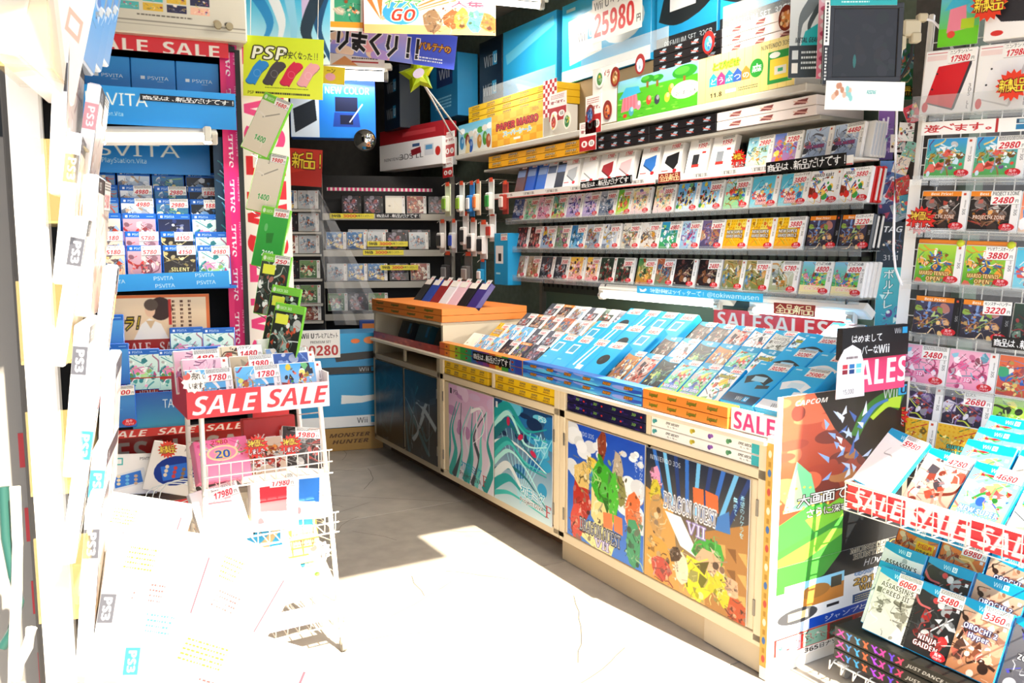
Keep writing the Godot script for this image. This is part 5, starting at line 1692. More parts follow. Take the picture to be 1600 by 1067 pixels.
	var discs := [["red_gold", "#f4efe0", "#c8402a", "#e8c04a", -3.734, 1.898, "left of a pair under the chequered card"], ["green_gold", "#f4efe0", "#3f8f4a", "#f0d84a", -3.609, 1.889, "right of a pair under the chequered card"], ["green_card", "#f4f4f0", "#4f8f4a", "#d8c84a", -3.332, 2.051, "with a green print, upper left of four"], ["brown_card", "#8a2420", "#a8703a", "#e8d0a0", -3.211, 2.037, "with a brown print, upper right of four"], ["navy_card", "#8a2a24", "#2f4f8f", "#6fa0d8", -3.408, 1.894, "with a navy print, lower left of four"], ["orange_card", "#8a2a24", "#d8703a", "#3a2a4a", -3.268, 1.893, "with an orange print, lower right of four"], ["sky_card", "#8f2a2a", "#bfe0f4", "#f4f4f8", -3.029, 2.061, "with a pale blue print over the green board"], ["blue_card", "#8f2420", "#3f8fe0", "#f4f8fc", -2.596, 2.067, "with a bright blue print between black and white cartons"], ["tan_card", "#7a2a1a", "#d88a4a", "#f0d8a8", -2.199, 2.072, "with a tan print at the end of the white cartons"]]
	for d in discs:
		cell(d[0], 60, 76)
		fill(Color(d[1]))
		oval(30, 42, 19, 25, Color(d[2]))
		for k in 9:
			oval(30 + rng.randfn(0, 8), 40 + rng.randfn(0, 12), 5, 7, [Color(d[3]), Color(d[2]).darkened(0.3), Color(d[2]).lightened(0.4)][k % 3], rng.randf() * 3)
		solo("round_card", "oval card %s" % d[6], "card", cutout(d[0], ring2(0.034, 0.045), 0.002), null, FR * loc(d[4], d[5], 0.016), "oval cards on the upper shelf")
	cell("white_photo", 110, 100)
	fill(Color("#f4f0ea"))
	text("カメラ", 34, 6, 13, Color("#8a1f24"), "b", 46)
	board("photo_card", "white card with dark red lettering behind the green and brown oval cards", "card", FR, -3.4, 2.1, -3.21, 1.835, 0.006, 0.002, "white_photo", "#f0ece6")
	# clear guards along the shelf edge
	for s in [[-3.56, -2.9, "middle"], [-2.57, -2.2, "near"], [-4.6, -3.8, "far"]]:
		st = mb()
		bx(st, Vector3((s[0] + s[1]) / 2, 2.16, -0.035), Vector3(s[1] - s[0], 0.09, 0.003))
		solo("clear_guard", "clear plastic guard standing on the flat cartons, %s one" % s[2], "guard", st.commit(), clear("#eef4f6", 0.18, 0.04), FR, "clear guards")
	display_cartons()

func display_cartons() -> void:
	# big blue console cartons on the upper shelf
	cell("big_pad", 300, 150)
	fill(Color("#34bcf0"), Color("#24a4e0"))
	poly(PackedVector2Array([Vector2(24, 34), Vector2(140, 26), Vector2(146, 108), Vector2(30, 118)]), Color("#eef2f2"))
	rect(50, 46, 72, 54, Color("#dfe6e8"))
	text("Wii", 60, 62, 18, Color("#6a7078"), "r")
	rect(96, 60, 18, 20, Color("#1f94c8"))
	text("U", 100, 63, 14, Color.WHITE)
	oval(212, 70, 70, 36, Color("#eef2f2"))
	rect(176, 52, 72, 34, Color("#d0dade"))
	rect(16, 10, 34, 6, Color("#c8ecf8"))
	rect(0, 126, 300, 24, Color("#f0f4f4"))
	cell("big_black", 220, 150)
	fill(Color("#2aa8e0"), Color("#188cc4"))
	curve([Vector2(20, 40), Vector2(80, 58), Vector2(150, 48), Vector2(208, 20)], 70, 64, Color("#1e2428"))
	rect(50, 14, 96, 44, Color("#e4e8ea"))
	rect(0, 112, 220, 38, Color("#1a1f24"))
	text("PREMIUM SET", 30, 122, 14, Color("#c8d0d4"), "r")
	text("32GB", 160, 122, 14, Color("#c8d0d4"), "r")
	cell("big_sky", 200, 150)
	fill(Color("#34b0ec"), Color("#1f8cc8"))
	poly(PackedVector2Array([Vector2(10, 50), Vector2(190, 8), Vector2(194, 26), Vector2(16, 72)]), Color("#5fc0e8"))
	cell("big_dark", 120, 150)
	fill(Color("#0f1c2a"), Color("#0c2440"))
	text("Wii", 24, 34, 26, Color("#c8ccd4"), "r")
	rect(72, 30, 22, 30, Color("#2f9ad0"))
	text("U", 76, 36, 20, Color("#e8f4fa"))
	text("Wii", 18, 98, 26, Color("#c8ccd4"), "r")
	rect(68, 94, 22, 30, Color("#2f9ad0"))
	text("U", 72, 100, 20, Color("#e8f4fa"))
	cell("big_side", 120, 150)
	fill(Color("#1f8fc8"), Color("#1a6fa0"))
	rect(30, 10, 70, 60, Color("#12306a"))
	text("Wii", 40, 26, 26, Color("#d8e0ec"), "r")
	lines(24, 96, 70, 4, 8, 4, Color("#8fd0ec"), rng_(3))
	var g := "large console cartons on the upper shelf"
	var st := mb()
	bx(st, Vector3(-3.7, 1.982, -0.255), Vector3(2.4, 0.3, 0.13), 0.003)
	solo("stock_cartons_base", "plain brown carton base under the large console cartons", "box", st.commit(), mat("#8a7452", 0.8), FR)
	pack("large_carton", "large blue carton picturing a white game pad, red price card in front", FR * loc(-3.575, 2.135, -0.255), 0.76, 0.42, 0.15, "big_pad", "#1f94c8", g)
	pack("large_carton", "large blue carton picturing a black game pad beside the red price card", FR * loc(-2.955, 2.135, -0.255), 0.4, 0.3, 0.15, "big_black", "#1580b0", g)
	pack("large_carton", "large blue carton with a dark band over the white flat cartons", FR * loc(-2.53, 2.135, -0.255), 0.42, 0.3, 0.15, "big_black", "#1580b0", g)
	pack("large_carton", "plain sky blue large carton left of the white game pad one", FR * loc(-4.31, 2.135, -0.255), 0.6, 0.42, 0.15, "big_sky", "#1f90c4", g)
	pack("large_carton", "black and navy large carton with pale lettering left of the plain blue one", FR * loc(-4.77, 2.135, -0.255), 0.3, 0.42, 0.15, "big_dark", "#101c2a", g)
	pack("large_carton", "blue large carton with a navy square behind the star balloon", FR * loc(-5.18, 2.1, -0.12), 0.42, 0.4, 0.15, "big_side", "#1a80b8", g)
	pack("large_carton", "black large carton with pale and blue lettering at the far corner", FR * loc(-5.55, 2.06, 0.1), 0.28, 0.42, 0.15, "big_dark", "#101c2a", g)
	cell("big_price", 150, 82)
	fill(Color("#fbf8f2"))
	text("Wii U", 6, 6, 15, Color("#1a1a1a"), "r")
	text("ベーシックセット", 58, 6, 15, Color("#1a1a1a"), "b", 84)
	text("25980", 6, 28, 44, Color("#d81e22"), "b", 124)
	text("円", 134, 56, 14, Color("#2a2a2a"), "b")
	board("price_card", "big white price card with red digits 25980 on the large carton", "sign", FR, -3.559, 2.477, -3.164, 2.266, -0.1, 0.002, "big_price")
	cell("new_color", 210, 150)
	fill(Color("#1f5fd8"), Color("#1a7fe0"))
	rect(0, 0, 70, 150, Color("#c8d8ec"))
	poly(PackedVector2Array([Vector2(6, 84), Vector2(60, 60), Vector2(64, 110), Vector2(10, 140)]), Color("#1c2430"))
	text("NEW COLOR", 84, 30, 16, Color("#e8f0fc"), "r", 112)
	text("3DS", 180, 6, 8, Color("#e8f0fc"), "r")
	rect(110, 54, 56, 34, Color("#101838"))
	poly(PackedVector2Array([Vector2(108, 90), Vector2(168, 90), Vector2(172, 124), Vector2(104, 124)]), Color("#1a3f9a"))
	rect(122, 96, 32, 22, Color("#101838"))
	stroke(PackedVector2Array([Vector2(146, 112), Vector2(178, 70)]), 3, Color("#d8e0f0"))
	var pb := pack("console_poster_box", "blue display carton picturing a folding console hanging at the back", FB * loc(-0.23, 1.935, 0.35), 0.53, 0.4, 0.12, "new_color", "#1a62d0", "")
	for sx in [-0.2, 0.2]:
		st = mb()
		tube(st, [Vector3(sx, 0.39, 0), Vector3(sx, 0.803, 0)], 0.002, 5)
		part("cord", st.commit(), mat("#d8d4cc", 0.6), pb)
	cell("white_3ds", 160, 70)
	fill(Color("#f8f8fa"))
	text("NINTENDO", 12, 38, 8, Color("#6a6a6e"), "r")
	text("3DS LL", 54, 32, 15, Color("#4a4a50"), "r")
	poly(PackedVector2Array([Vector2(84, 24), Vector2(108, 18), Vector2(110, 34), Vector2(86, 40)]), Color("#8a1f28"))
	rect(118, 14, 22, 30, Color("#d8dce4"))
	rect(121, 17, 16, 12, Color("#5fa0d0"))
	oval(150, 36, 6, 12, Color("#c8302a"))
	rect(88, 8, 18, 8, Color("#3a5a8a"))
	pack("console_box_wide", "wide white console carton with a dark red console print at the far corner", FR * loc(-5.42, 1.79, 0.05, 10), 0.78, 0.18, 0.12, "white_3ds", "#f4f4f6", "")
	var r := thing("red_carton", "dark red carton lying on the wide white console carton", "box", FR * loc(-5.42, 1.972, 0.05, 10))
	part("carton", box(0.8, 0.1, 0.1, 0.003), mat("#a81e28", 0.4), r)
	part("pale_print", boxes([[0.1, 0.05, 0.0505, 0.4, 0.03, 0.001]]), mat("#c84048", 0.5), r)

# ---------------------------------------------------------------- wire display at the right edge
func wire_display() -> void:
	var o := thing("wire_display", "white wire display panel with clear shelves at the right edge", "rack", FW * loc(0, 0, -0.075))
	var st := mb()
	for i in 13:
		tube(st, [Vector3(-0.09 + i * 0.055, 0.3, 0), Vector3(-0.09 + i * 0.055, 1.95, 0)], 0.002, 5, false)
	for i in 31:
		tube(st, [Vector3(-0.09, 0.32 + i * 0.054, 0.003), Vector3(0.57, 0.32 + i * 0.054, 0.003)], 0.0018, 5, false)
	var g := part("wire_grid", st.commit(), mat("#efece6", 0.35, 0.2), o)
	g.set_meta("kind", "stuff")
	part("frame_post", boxes([[-0.1, 1.1, 0, 0.016, 1.75, 0.016]], 0.003), mat("#efece6", 0.35, 0.2), o)
	var st2 := mb()
	bx(st2, Vector3(-0.085, 1.13, -0.03), Vector3(0.035, 0.66, 0.004))
	solo("edge_strip", "plain white card strip down the left edge of the wire display", "strip", st2.commit(), mat("#f8f6f2", 0.6), FW)
	var rows := [
		[1.459, ["dora", "dora", "racer"], ["", "2980", ""], "-0.05", "of wire display's top row"],
		[1.299, ["cross", "cross", "splash"], ["", "2480", ""], "", "of wire display's second row"],
		[1.135, ["tennis", "tennis", "paper"], ["", "3880", ""], "", "of wire display's third row"],
		[0.971, ["hunter", "hunter", "forest"], ["", "3220", ""], "", "of wire display's fourth row"],
		[0.813, ["heart", "heart", "flight"], ["2480", "", ""], "", "of wire display's fifth row"],
		[0.69, ["hero", "hero", "lime"], ["", "2680", ""], "", "of wire display's sixth row"],
		[0.59, ["coinsb", "coinsb", "violet"], ["", "", ""], "", "of wire display's lowest row"]]
	var offs := [0.0, 0.0, 0.002, 0.012, -0.01, -0.005, 0.0]
	for i in rows.size():
		var r: Array = rows[i]
		var out := 0.0 if i < 5 else 0.03 + 0.05 * (i - 5)
		var x0: float = -0.053 + offs[i]
		row(FW, r[0], out, [x0, x0 + 0.139, x0 + 0.278, x0 + 0.417], r[1], r[2], 7, r[4], "cases on the wire display", i < 5, {1: ["", "PROJECT X ZONE", "マリオテニスオープン", "モンスターハンター", "", "ロスト", ""][i]} if i != 4 else {})
		if i < 5:
			ledge("clear ledge under the cases %s" % r[4], FW, -0.075, 0.4, r[0] - 0.001, 0.026, 0.07, 0.03)
	for k in 2:
		var s := Vector2(-0.053 + k * 0.139, 1.258)
		var st3 := mb()
		bx(st3, Vector3(s.x + 0.068, 1.262, -0.004), Vector3(0.134, 0.022, 0.012), 0.003, Transform3D(Basis(), Vector3.ZERO))
		var b := solo("orange_band", "orange band on the %s tennis green case" % ["left", "right"][k], "band", st3.commit(), mat("#f08a24", 0.4), FW * loc(0, 0.0, -0.016), "orange bands over the tennis green cases")
		var ball := SphereMesh.new()
		ball.radius = 0.012
		ball.height = 0.024
		ball.radial_segments = 12
		ball.rings = 8
		part("yellow_ball", ball, mat("#c8d02a", 0.6), b, loc(s.x + 0.125, 1.263, 0.004))
	# starbursts
	solo("starburst_card", "red starburst card on the left black and orange case", "card", cutout("cheap", burst(0.046, 0.034), 0.002), null, FW * loc(-0.041, 1.33, 0.022), "starburst cards")
	solo("starburst_card", "red starburst card over the basket, left of the yellow brick cases", "card", cutout("cheap", burst(0.044, 0.033), 0.002), null, FW * loc(-0.03, 0.721, 0.11), "starburst cards")
	board("paper_sign", "black paper strip with white writing at the frame edge by the fourth row", "sign", FW, 0.2, 0.995, 0.4, 0.96, 0.032, 0.001, "onlynew", "#111111")
	# cartons of folding consoles
	var g2 := "folding console cartons on the wire display"
	for k in 2:
		var key := "folding_%d" % k
		cell(key, 150, 196)
		fill(Color("#faf7f4"))
		var c: Color = [Color("#d8202a"), Color("#f6f4f4")][k]
		poly(PackedVector2Array([Vector2(42, 50), Vector2(140, 40), Vector2(140, 50), Vector2(104, 184), Vector2(98, 190), Vector2(14, 164)]), Color("#3a3a40") if k == 0 else Color("#c8c4c4"))
		poly(PackedVector2Array([Vector2(42, 50), Vector2(134, 41), Vector2(96, 184), Vector2(14, 160)]), c)
		oval(40, 72, 3, 3, Color("#2a2a2e"))
		oval(30, 120, 3, 3, Color("#2a2a2e"))
		rect(4, 6, 60, 3, Color("#d8888a"))
		rect(4, 14, 60, 16, Color("#f4dcd8"))
		oval(14, 176, 9, 16, Color("#d8202a"))
		text("3DS LL", 138, 110, 11, Color("#4a4648"), "v")
		pack("console_box", "white carton picturing a %s folding console, top of the wire display" % ["red", "white"][k], FW * loc([-0.004, 0.146][k], 1.652, 0.0, 0, -4), 0.146, 0.192, 0.05, key, "#f8f4f0", g2, "box", "", "17980", "", "ニンテンドー")
	ledge("clear holder in front of the folding console cartons", FW, -0.09, 0.4, 1.652, 0.045, 0.08, 0.075)
	solo("starburst_card", "red and yellow starburst card on the white folding console carton", "card", cutout("newitem", burst(0.045, 0.034), 0.002), null, FW * loc(0.181, 1.718, 0.05), "starburst cards")
	cell("playcard_wide", 220, 44)
	fill(Color("#fbf9f6"))
	text("遊べます。", 6, 10, 25, Color("#c01f24"), "b", 112)
	rect(124, 0, 4, 44, Color("#b8282a"))
	rect(156, 5, 30, 14, Color("#2a4a6a"))
	rect(160, 7, 22, 10, Color("#8fb8c8"))
	rect(156, 22, 30, 16, Color("#2f7fb0"))
	rect(208, 0, 12, 44, Color("#b8282a"))
	board("playable_card", "wide white card with red writing between the console cartons and the top row", "card", FW, -0.068, 1.632, 0.3, 1.592, 0.012, 0.002, "playcard_wide")
	cell("black_console", 120, 120)
	fill(Color("#f8f5f2"))
	poly(PackedVector2Array([Vector2(16, 30), Vector2(120, 20), Vector2(120, 92), Vector2(30, 84), Vector2(12, 62)]), Color("#2a282e"))
	oval(24, 108, 12, 6, Color("#d8302a"))
	pack("console_box", "white carton picturing a black folding console at the upper frame edge", FW * loc(0.165, 1.857, -0.01), 0.17, 0.16, 0.05, "black_console", "#f8f4f0", g2)
	solo("starburst_card", "red starburst card on the carton with the black folding console", "card", cutout("newitem", burst(0.05, 0.038), 0.002), null, FW * loc(0.093, 1.955, 0.04), "starburst cards")
	cell("tall_meadow", 80, 110)
	fill(Color("#5fc0d8"), Color("#6fd02a"))
	rect(0, 70, 80, 40, Color("#6fd02a"))
	poly(PackedVector2Array([Vector2(16, 80), Vector2(20, 20), Vector2(50, 12), Vector2(56, 74)]), Color("#f08aa0"))
	poly(PackedVector2Array([Vector2(8, 30), Vector2(24, 4), Vector2(50, 0), Vector2(60, 20)]), Color("#3fb8d8"))
	rect(44, 52, 26, 22, Color("#b8d82a"))
	oval(26, 84, 8, 8, Color("#e8483a"))
	oval(62, 30, 10, 12, Color("#5fc8e0"))
	board("picture_board", "small meadow picture board with a pink hut above the red folding console carton", "sign", FW, -0.05, 2.0, 0.062, 1.855, 0.0, 0.003, "tall_meadow")
	# hanging cards between the rack and the wire display
	var cols := ["#c83a4a", "#e8e4e0", "#7fb0a0", "#d8c8b8", "#b83a34", "#3f7f8f", "#e0d8d0", "#8a9aa8"]
	var rng := RandomNumberGenerator.new()
	rng.seed = 3
	for i in 9:
		cell("swing%d" % i, 50, 60)
		fill(Color(cols[i % 8]))
		art(0, 0, 50, 60, hues("c83a3a e8e0d8 3f8f6a 2f4f7a f0c84a 5a3a3a"), 12, rng)
		var at: Vector3 = [Vector3(2.535, 1.68, -1.746), Vector3(2.497, 1.619, -1.737), Vector3(2.526, 1.56, -1.736), Vector3(2.495, 1.514, -1.748), Vector3(2.517, 1.449, -1.75), Vector3(2.487, 1.388, -1.712), Vector3(2.526, 1.589, -1.786), Vector3(2.519, 1.366, -1.761), Vector3(2.526, 1.43, -1.788)][i]
		solo("swing_card", "small hanging card in the bundle beside the white strip, %s from top" % ORD[[1, 2, 4, 5, 6, 8, 3, 9, 7][i]], "card", slab("swing%d" % i, 0.05, 0.058, 0.002, mat("#e8e4de")), null, Transform3D(loc(0, 0, 0, -28, 0, rng.randf_range(-25, 25)).basis, at), "hanging cards")

# ---------------------------------------------------------------- leaning cases in the street basket and tray
func basket_and_tray() -> void:
	var o := thing("wire_basket", "white wire basket with a red sale band, full of tilted cases", "basket", FK)
	var st := mb()
	var z0 := -1.51
	var z1 := -0.8
	for i in 17:
		var x: float = z0 + (z1 - z0) * i / 16.0
		tube(st, [Vector3(x, 0.585, 0), Vector3(x, 0.505, 0.0), Vector3(x, 0.5, -0.3), Vector3(x, 0.62, -0.34)], 0.002, 5)
	for y in [0.505, 0.532, 0.559]:
		tube(st, [Vector3(z0, y, 0.001), Vector3(z1, y, 0.001)], 0.0018, 5)
	var g := part("wires", st.commit(), mat("#f6f4f0", 0.3, 0.1), o)
	g.set_meta("kind", "stuff")
	st = mb()
	tube(st, [Vector3(z0, 0.62, -0.34), Vector3(z0, 0.586, 0), Vector3(z1, 0.586, 0), Vector3(z1, 0.62, -0.34)], 0.0045, 6)
	part("rim", st.commit(), mat("#f6f4f0", 0.3, 0.1), o)
	for z in [z0 + 0.03, z1 - 0.05]:
		st = mb()
		tube(st, [Vector3(z, 0.62, -0.34), Vector3(z, 0.6, -0.45), Vector3(z, 0.003, -0.45)], 0.009, 8)
		part("leg", st.commit(), mat("#f2efe9", 0.35, 0.2), o)
	cell("sale_band", 330, 36)
	fill(Color("#d8323c"))
	for i in 4:
		if i % 2:
			rect(i * 84, 0, 84, 36, Color("#fbf8f4"))
		text("SALE", 6 + i * 84, 3, 29, Color("#fbf8f4") if i % 2 == 0 else Color("#d8323c"), "bi", 72)
	board("sale_band", "red and white sale band hung behind the front wires of the basket", "banner", FK, -1.505, 0.579, -0.8, 0.512, -0.006, 0.002, "sale_band", "#f4f1ea")
	# upper basket
	var items := [["plain_white", -1.52, "5980", ""], ["warrior_u", -1.375, "4780", ""], ["mario_u", -1.235, "4680", ""], ["land", -1.095, "3880", ""]]
	cover("plain_white", "u", "blank white", "fbf9f6", "f6f2ee", "fbf9f6 f4ece8", [], "ffffff", 0.7, "000000", 4, "")
	for i in items.size():
		var d: Array = items[i]
		game(d[0], FK * loc(d[1] + 0.068, [0.575, 0.545, 0.54, 0.54][i], -0.03 - 0.014 * (i % 2), 0, -40, [-11, -3, -2, 0][i]), "blue edged case, %s cover, priced %s, in the wire basket" % [designs[d[0]].look, d[2]], "tilted cases in the wire basket", d[2], false)
	for k in 3:
		for i in 3:
			var dz := -1.3 + i * 0.143
			game(["mario_u", "runner", "land"][i], FK * loc(dz + 0.068, 0.55 + 0.028 * (k + 1), -0.06 - 0.05 * (k + 1), 0, -40), "blue edged case, %s cover, behind the front ones in the wire basket, %s layer" % [designs[["mario_u", "runner", "land"][i]].look, ORD[k + 2]], "tilted cases behind in the wire basket", "", false)
	# lower tray of black cartons
	cell("dance_edge", 300, 26)
	fill(Color("#16140f"))
	var rng := RandomNumberGenerator.new()
	rng.seed = 9
	for i in 26:
		var x := 6 + i * 11.4
		if i in [8, 9, 10, 11, 12, 20, 21, 22]:
			continue
		var c := Color.from_hsv(rng.randf(), 0.75, 0.9)
		stroke(PackedVector2Array([Vector2(x, 5), Vector2(x + 3, 12), Vector2(x + rng.randf_range(-3, 6), 21)]), 3, c)
		stroke(PackedVector2Array([Vector2(x + 6, 4), Vector2(x + 3, 12), Vector2(x + rng.randf_range(2, 9), 21)]), 2.4, c)
	text("JUST DANCE Wii", 96, 8, 10, Color("#d8d4cc"), "bi", 56)
	text("JUST DANCE Wii", 230, 8, 10, Color("#d8d4cc"), "bi", 46)
	for k in 3:
		var w := 0.72
		solo("black_carton", "black carton edge with rows of coloured dancers, %s of three" % ["lowest", "middle", "topmost"][k], "box", slab("dance_edge", w, 0.032, 0.36, mat("#17140f", 0.5), 0.002), null, FK * loc(-1.525 + w / 2, 0.069 + k * 0.034, -0.18), "black cartons of the low tray")
	var tr := thing("wire_trolley", "white wheeled wire trolley under the black cartons", "trolley", FK * loc(-1.52, -0.067, 0.0))
	st = mb()
	for i in 18:
		var x := i * 0.04
		tube(st, [Vector3(x, 0.115, -0.36), Vector3(x, 0.115, 0.0), Vector3(x + 0.006, 0.1, 0.03), Vector3(x + 0.012, 0.13, 0.035)], 0.002, 5)
	tube(st, [Vector3(0, 0.108, 0.0), Vector3(0.7, 0.108, 0.0)], 0.003, 5)
	tube(st, [Vector3(0, 0.108, -0.36), Vector3(0.7, 0.108, -0.36)], 0.003, 5)
	part("wire_floor", st.commit(), mat("#f6f4f0", 0.3, 0.1), tr).set_meta("kind", "stuff")
	for x in [0.015, 0.68]:
		for z in [-0.02, -0.34]:
			part("post", boxes([[x, 0.104, z, 0.026, 0.016, 0.026]], 0.003), mat("#ece8e0", 0.4), tr)
			var wh := CylinderMesh.new()
			wh.top_radius = 0.014
			wh.bottom_radius = 0.014
			wh.height = 0.016
			wh.radial_segments = 16
			part("caster", wh, mat("#8a867e", 0.5), tr, loc(x + 0.008, 0.082, z, 0, 0, 90))
	# cases in the tray
	var rows := [
		[["ac_grey", -1.466, "6060"], ["ninja", -1.345, "5480"], ["orochi", -1.223, "5360"], ["zombi", -1.083, ""]],
		[["ac_white", -1.515, ""], ["ninja", -1.376, ""], ["orochi", -1.236, ""], ["zombi", -1.096, ""]],
		[["sango", -1.528, ""], ["sango", -1.388, "6980"], ["orochi", -1.248, ""], ["zombi", -1.108, ""]]]
	for r in 3:
		for i in 4:
			var d: Array = rows[r][i]
			var lab := "blue edged case, %s cover%s, %s of the low tray" % [designs[d[0]].look, (", priced " + d[2]) if d[2] else "", ["front row", "middle row", "back row"][r]]
			if r == 2 and i == 0:
				lab = "blue edged case, orange warrior cover, leftmost in the back row of the low tray"
			var c := game(d[0], FK * loc(d[1] + 0.068, 0.156 + r * 0.042, -0.045 - r * 0.085, 0, -23, -1), lab, "cases in the low tray", d[2], r == 0 and i == 1, "三國志12" if d[2] == "6980" else "")
			if d[0] == "sango":
				part("bonus_sticker", sheet("bonus", 0.055, 0.04), null, c, loc(0.03, 0.13 if i == 0 else 0.1, 0.0085))
	game("ac_white", FK * loc(-1.425, 0.157, -0.075, 0, -23, -1), "blue edged case, white assassin cover, half hidden behind the grey one, front row", "cases in the low tray", "", false)
	for k in 2:
		var b := thing("black_case", "black console carton standing behind the low tray cases, %s" % ["left", "right"][k], "box", FK * loc(-1.4 + k * 0.27, 0.19, -0.33, 0, -12), "black console cartons behind the low tray")
		part("carton", box(0.25, 0.2, 0.04, 0.003), mat("#16161a", 0.35), b)
		var kk := "wiiu_mark"
		if not cells.has(kk):
			cell(kk, 60, 26)
			fill(Color("#16161a"))
			text("Wii", 4, 5, 15, Color("#c8ccd0"), "r", 28)
			rect(36, 3, 18, 20, Color("#1f7fb0"))
			text("U", 40, 6, 14, Color("#e8f4fa"))
		part("mark", sheet(kk, 0.06, 0.026), null, b, loc(0.07, 0.18, 0.0206))
	cell("sale_sheet", 200, 150)
	fill(Color("#e4ded8"))
	for i in 3:
		text("SALE"[i], 4 + i * 66, 20, 110, Color("#c8281f"), "b")
	board("sale_sheet", "creased sheet with huge red sale letters behind the low tray", "banner", FK, -1.5, 0.5, -0.8, 0.2, -0.42, 0.003, "sale_sheet", "#e4ded8")

# ---------------------------------------------------------------- monitor and cards at the corner
func monitor_corner() -> void:
	var M := Transform3D(Basis(Vector3.UP, deg_to_rad(-32)), Vector3(2.175, 1.845, -1.664))
	var o := thing("monitor", "small dark monitor wrapped in paper cards at the rack corner", "monitor", M)
	part("casing", boxes([[0, 0, -0.03, 0.215, 0.225, 0.05]], 0.006), mat("#1a191b", 0.4), o)
	part("bezel", boxes([[0, 0.105, 0, 0.215, 0.016, 0.012], [0, -0.105, 0, 0.215, 0.016, 0.012], [-0.1, 0, 0, 0.016, 0.2, 0.012], [0.1, 0, 0, 0.016, 0.2, 0.012]], 0.002), mat("#222124", 0.35), o)
	cell("screen", 120, 120)
	fill(Color("#242226"), Color("#1a1c1c"))
	var rng := RandomNumberGenerator.new()
	rng.seed = 2
	for i in 26:
		oval(rng.randf() * 120, rng.randf() * 120, rng.randf_range(4, 18), rng.randf_range(3, 12), [Color("#262428"), Color("#262222"), Color("#222624"), Color("#28262a")][i % 4], rng.randf() * 3)
	oval(42, 92, 3, 12, Color("#2a6a68"))
	part("screen_face", sheet("screen", 0.186, 0.196), null, o, loc(0, 0, 0.0015))
	var st := mb()
	tube(st, [Vector3(0.0, 0.05, -0.05), Vector3(0.02, 0.1, -0.16), Vector3(0.1, 0.12, -0.24)], 0.012, 8)
	part("mount_arm", st.commit(), mat("#3a3a3c", 0.4, 0.7), o)
	cell("rising", 120, 20)
	fill(Color("#1fb0b8"))
	text("RISING", 76, 4, 9, Color("#0f2a2e"), "bi", 36)
	lines(20, 14, 50, 1, 4, 2, Color("#e8fafa"), rng)
	board("topper_card", "turquoise card fixed along the top of the monitor", "card", M, -0.108, 0.145, 0.085, 0.104, 0.008, 0.002, "rising")
	cell("white_notes", 120, 46)
	fill(Color("#fbfaf6"))
	for i in 12:
		oval(26 + rng.randfn(0, 9), 20 + rng.randfn(0, 8), 3, 5, [Color("#e0b8a0"), Color("#c88a6a"), Color("#8fd0d0")][i % 3])
	text("RISING", 62, 14, 6, Color("#3fa0a0"), "bi", 14)
	board("notes_card", "white paper card hanging under the monitor", "card", M, -0.112, -0.112, 0.118, -0.195, 0.01, 0.002, "white_notes", "#fbfaf6", -1.5)
	cell("silver_art", 90, 140)
	fill(Color("#e8eef0"), Color("#c8d4d8"))
	curve([Vector2(70, 0), Vector2(30, 40), Vector2(24, 90)], 26, 6, Color("#6a7478"))
	curve([Vector2(80, 10), Vector2(50, 50), Vector2(60, 80)], 12, 4, Color("#3a4448"))
	rect(0, 84, 90, 56, Color("#2a3234"))
	poly(PackedVector2Array([Vector2(40, 60), Vector2(90, 40), Vector2(90, 84), Vector2(30, 84)]), Color("#1fb0b8"))
	text("METAL GEAR", 14, 70, 9, Color("#20282a"), "bi", 60)
	rect(8, 92, 16, 16, Color("#d8e0e2"))
	rect(8, 114, 16, 18, Color("#f0f0ea"))
	lines(32, 94, 50, 4, 9, 4, Color("#d8e0e2"), rng)
	board("art_card", "silver and black picture card left of the monitor", "card", Transform3D(Basis(Vector3.UP, deg_to_rad(-40)), Vector3(2.155, 1.896, -1.857)), -0.055, 0.125, 0.05, -0.12, 0.0, 0.003, "silver_art")
	cell("pink_strip", 24, 150)
	fill(Color("#f4b8c8"), Color("#e87a98"))
	for i in 10:
		oval(12, 8 + i * 15, 8, 5, [Color("#f8e0e8"), Color("#c84a6a"), Color("#fbf8f8")][i % 3])
	board("pink_card", "narrow pink card standing between the silver card and the monitor", "card", Transform3D(Basis(Vector3.UP, deg_to_rad(-40)), Vector3(2.156, 1.883, -1.797)), -0.018, 0.125, 0.016, -0.12, 0.0, 0.003, "pink_strip")
	cell("tall_title", 16, 150)
	fill(Color("#1c1c20"))
	rect(0, 0, 16, 80, Color("#f4f4f2"))
	lines(5, 4, 6, 12, 6, 4, Color("#2a2a2e"), rng)
	lines(5, 84, 6, 10, 6, 4, Color("#f4f4f2"), rng)
	board("title_strip", "thin black and white lettered strip at the left edge of the monitor", "card", M, -0.122, 0.12, -0.106, -0.12, 0.006, 0.002, "tall_title")
	# dark rail and plugs
	var st2 := mb()
	bx(st2, Vector3(0, 0, 0), Vector3(0.07, 0.5, 0.05), 0.004)
	struct("trim_corner_post", st2.commit(), mat("#3f3c3a", 0.5, 0.3), Transform3D(Basis(Vector3.UP, deg_to_rad(-32)), Vector3(2.744, 2.001, -1.819)))
	var p := thing("plug_block", "beige block of power plugs right of the monitor", "plug", Transform3D(Basis(Vector3.UP, deg_to_rad(-32)), Vector3(2.433, 1.925, -1.698)))
	part("body", boxes([[0, 0, 0, 0.055, 0.05, 0.04]], 0.006), mat("#d8ccb0", 0.5), p)
	part("plug", boxes([[0.03, 0.03, 0.01, 0.03, 0.024, 0.028]], 0.004), mat("#cfc2a4", 0.5), p)
	part("plug", boxes([[0.012, -0.03, 0.01, 0.03, 0.03, 0.028]], 0.004), mat("#cfc2a4", 0.5), p)
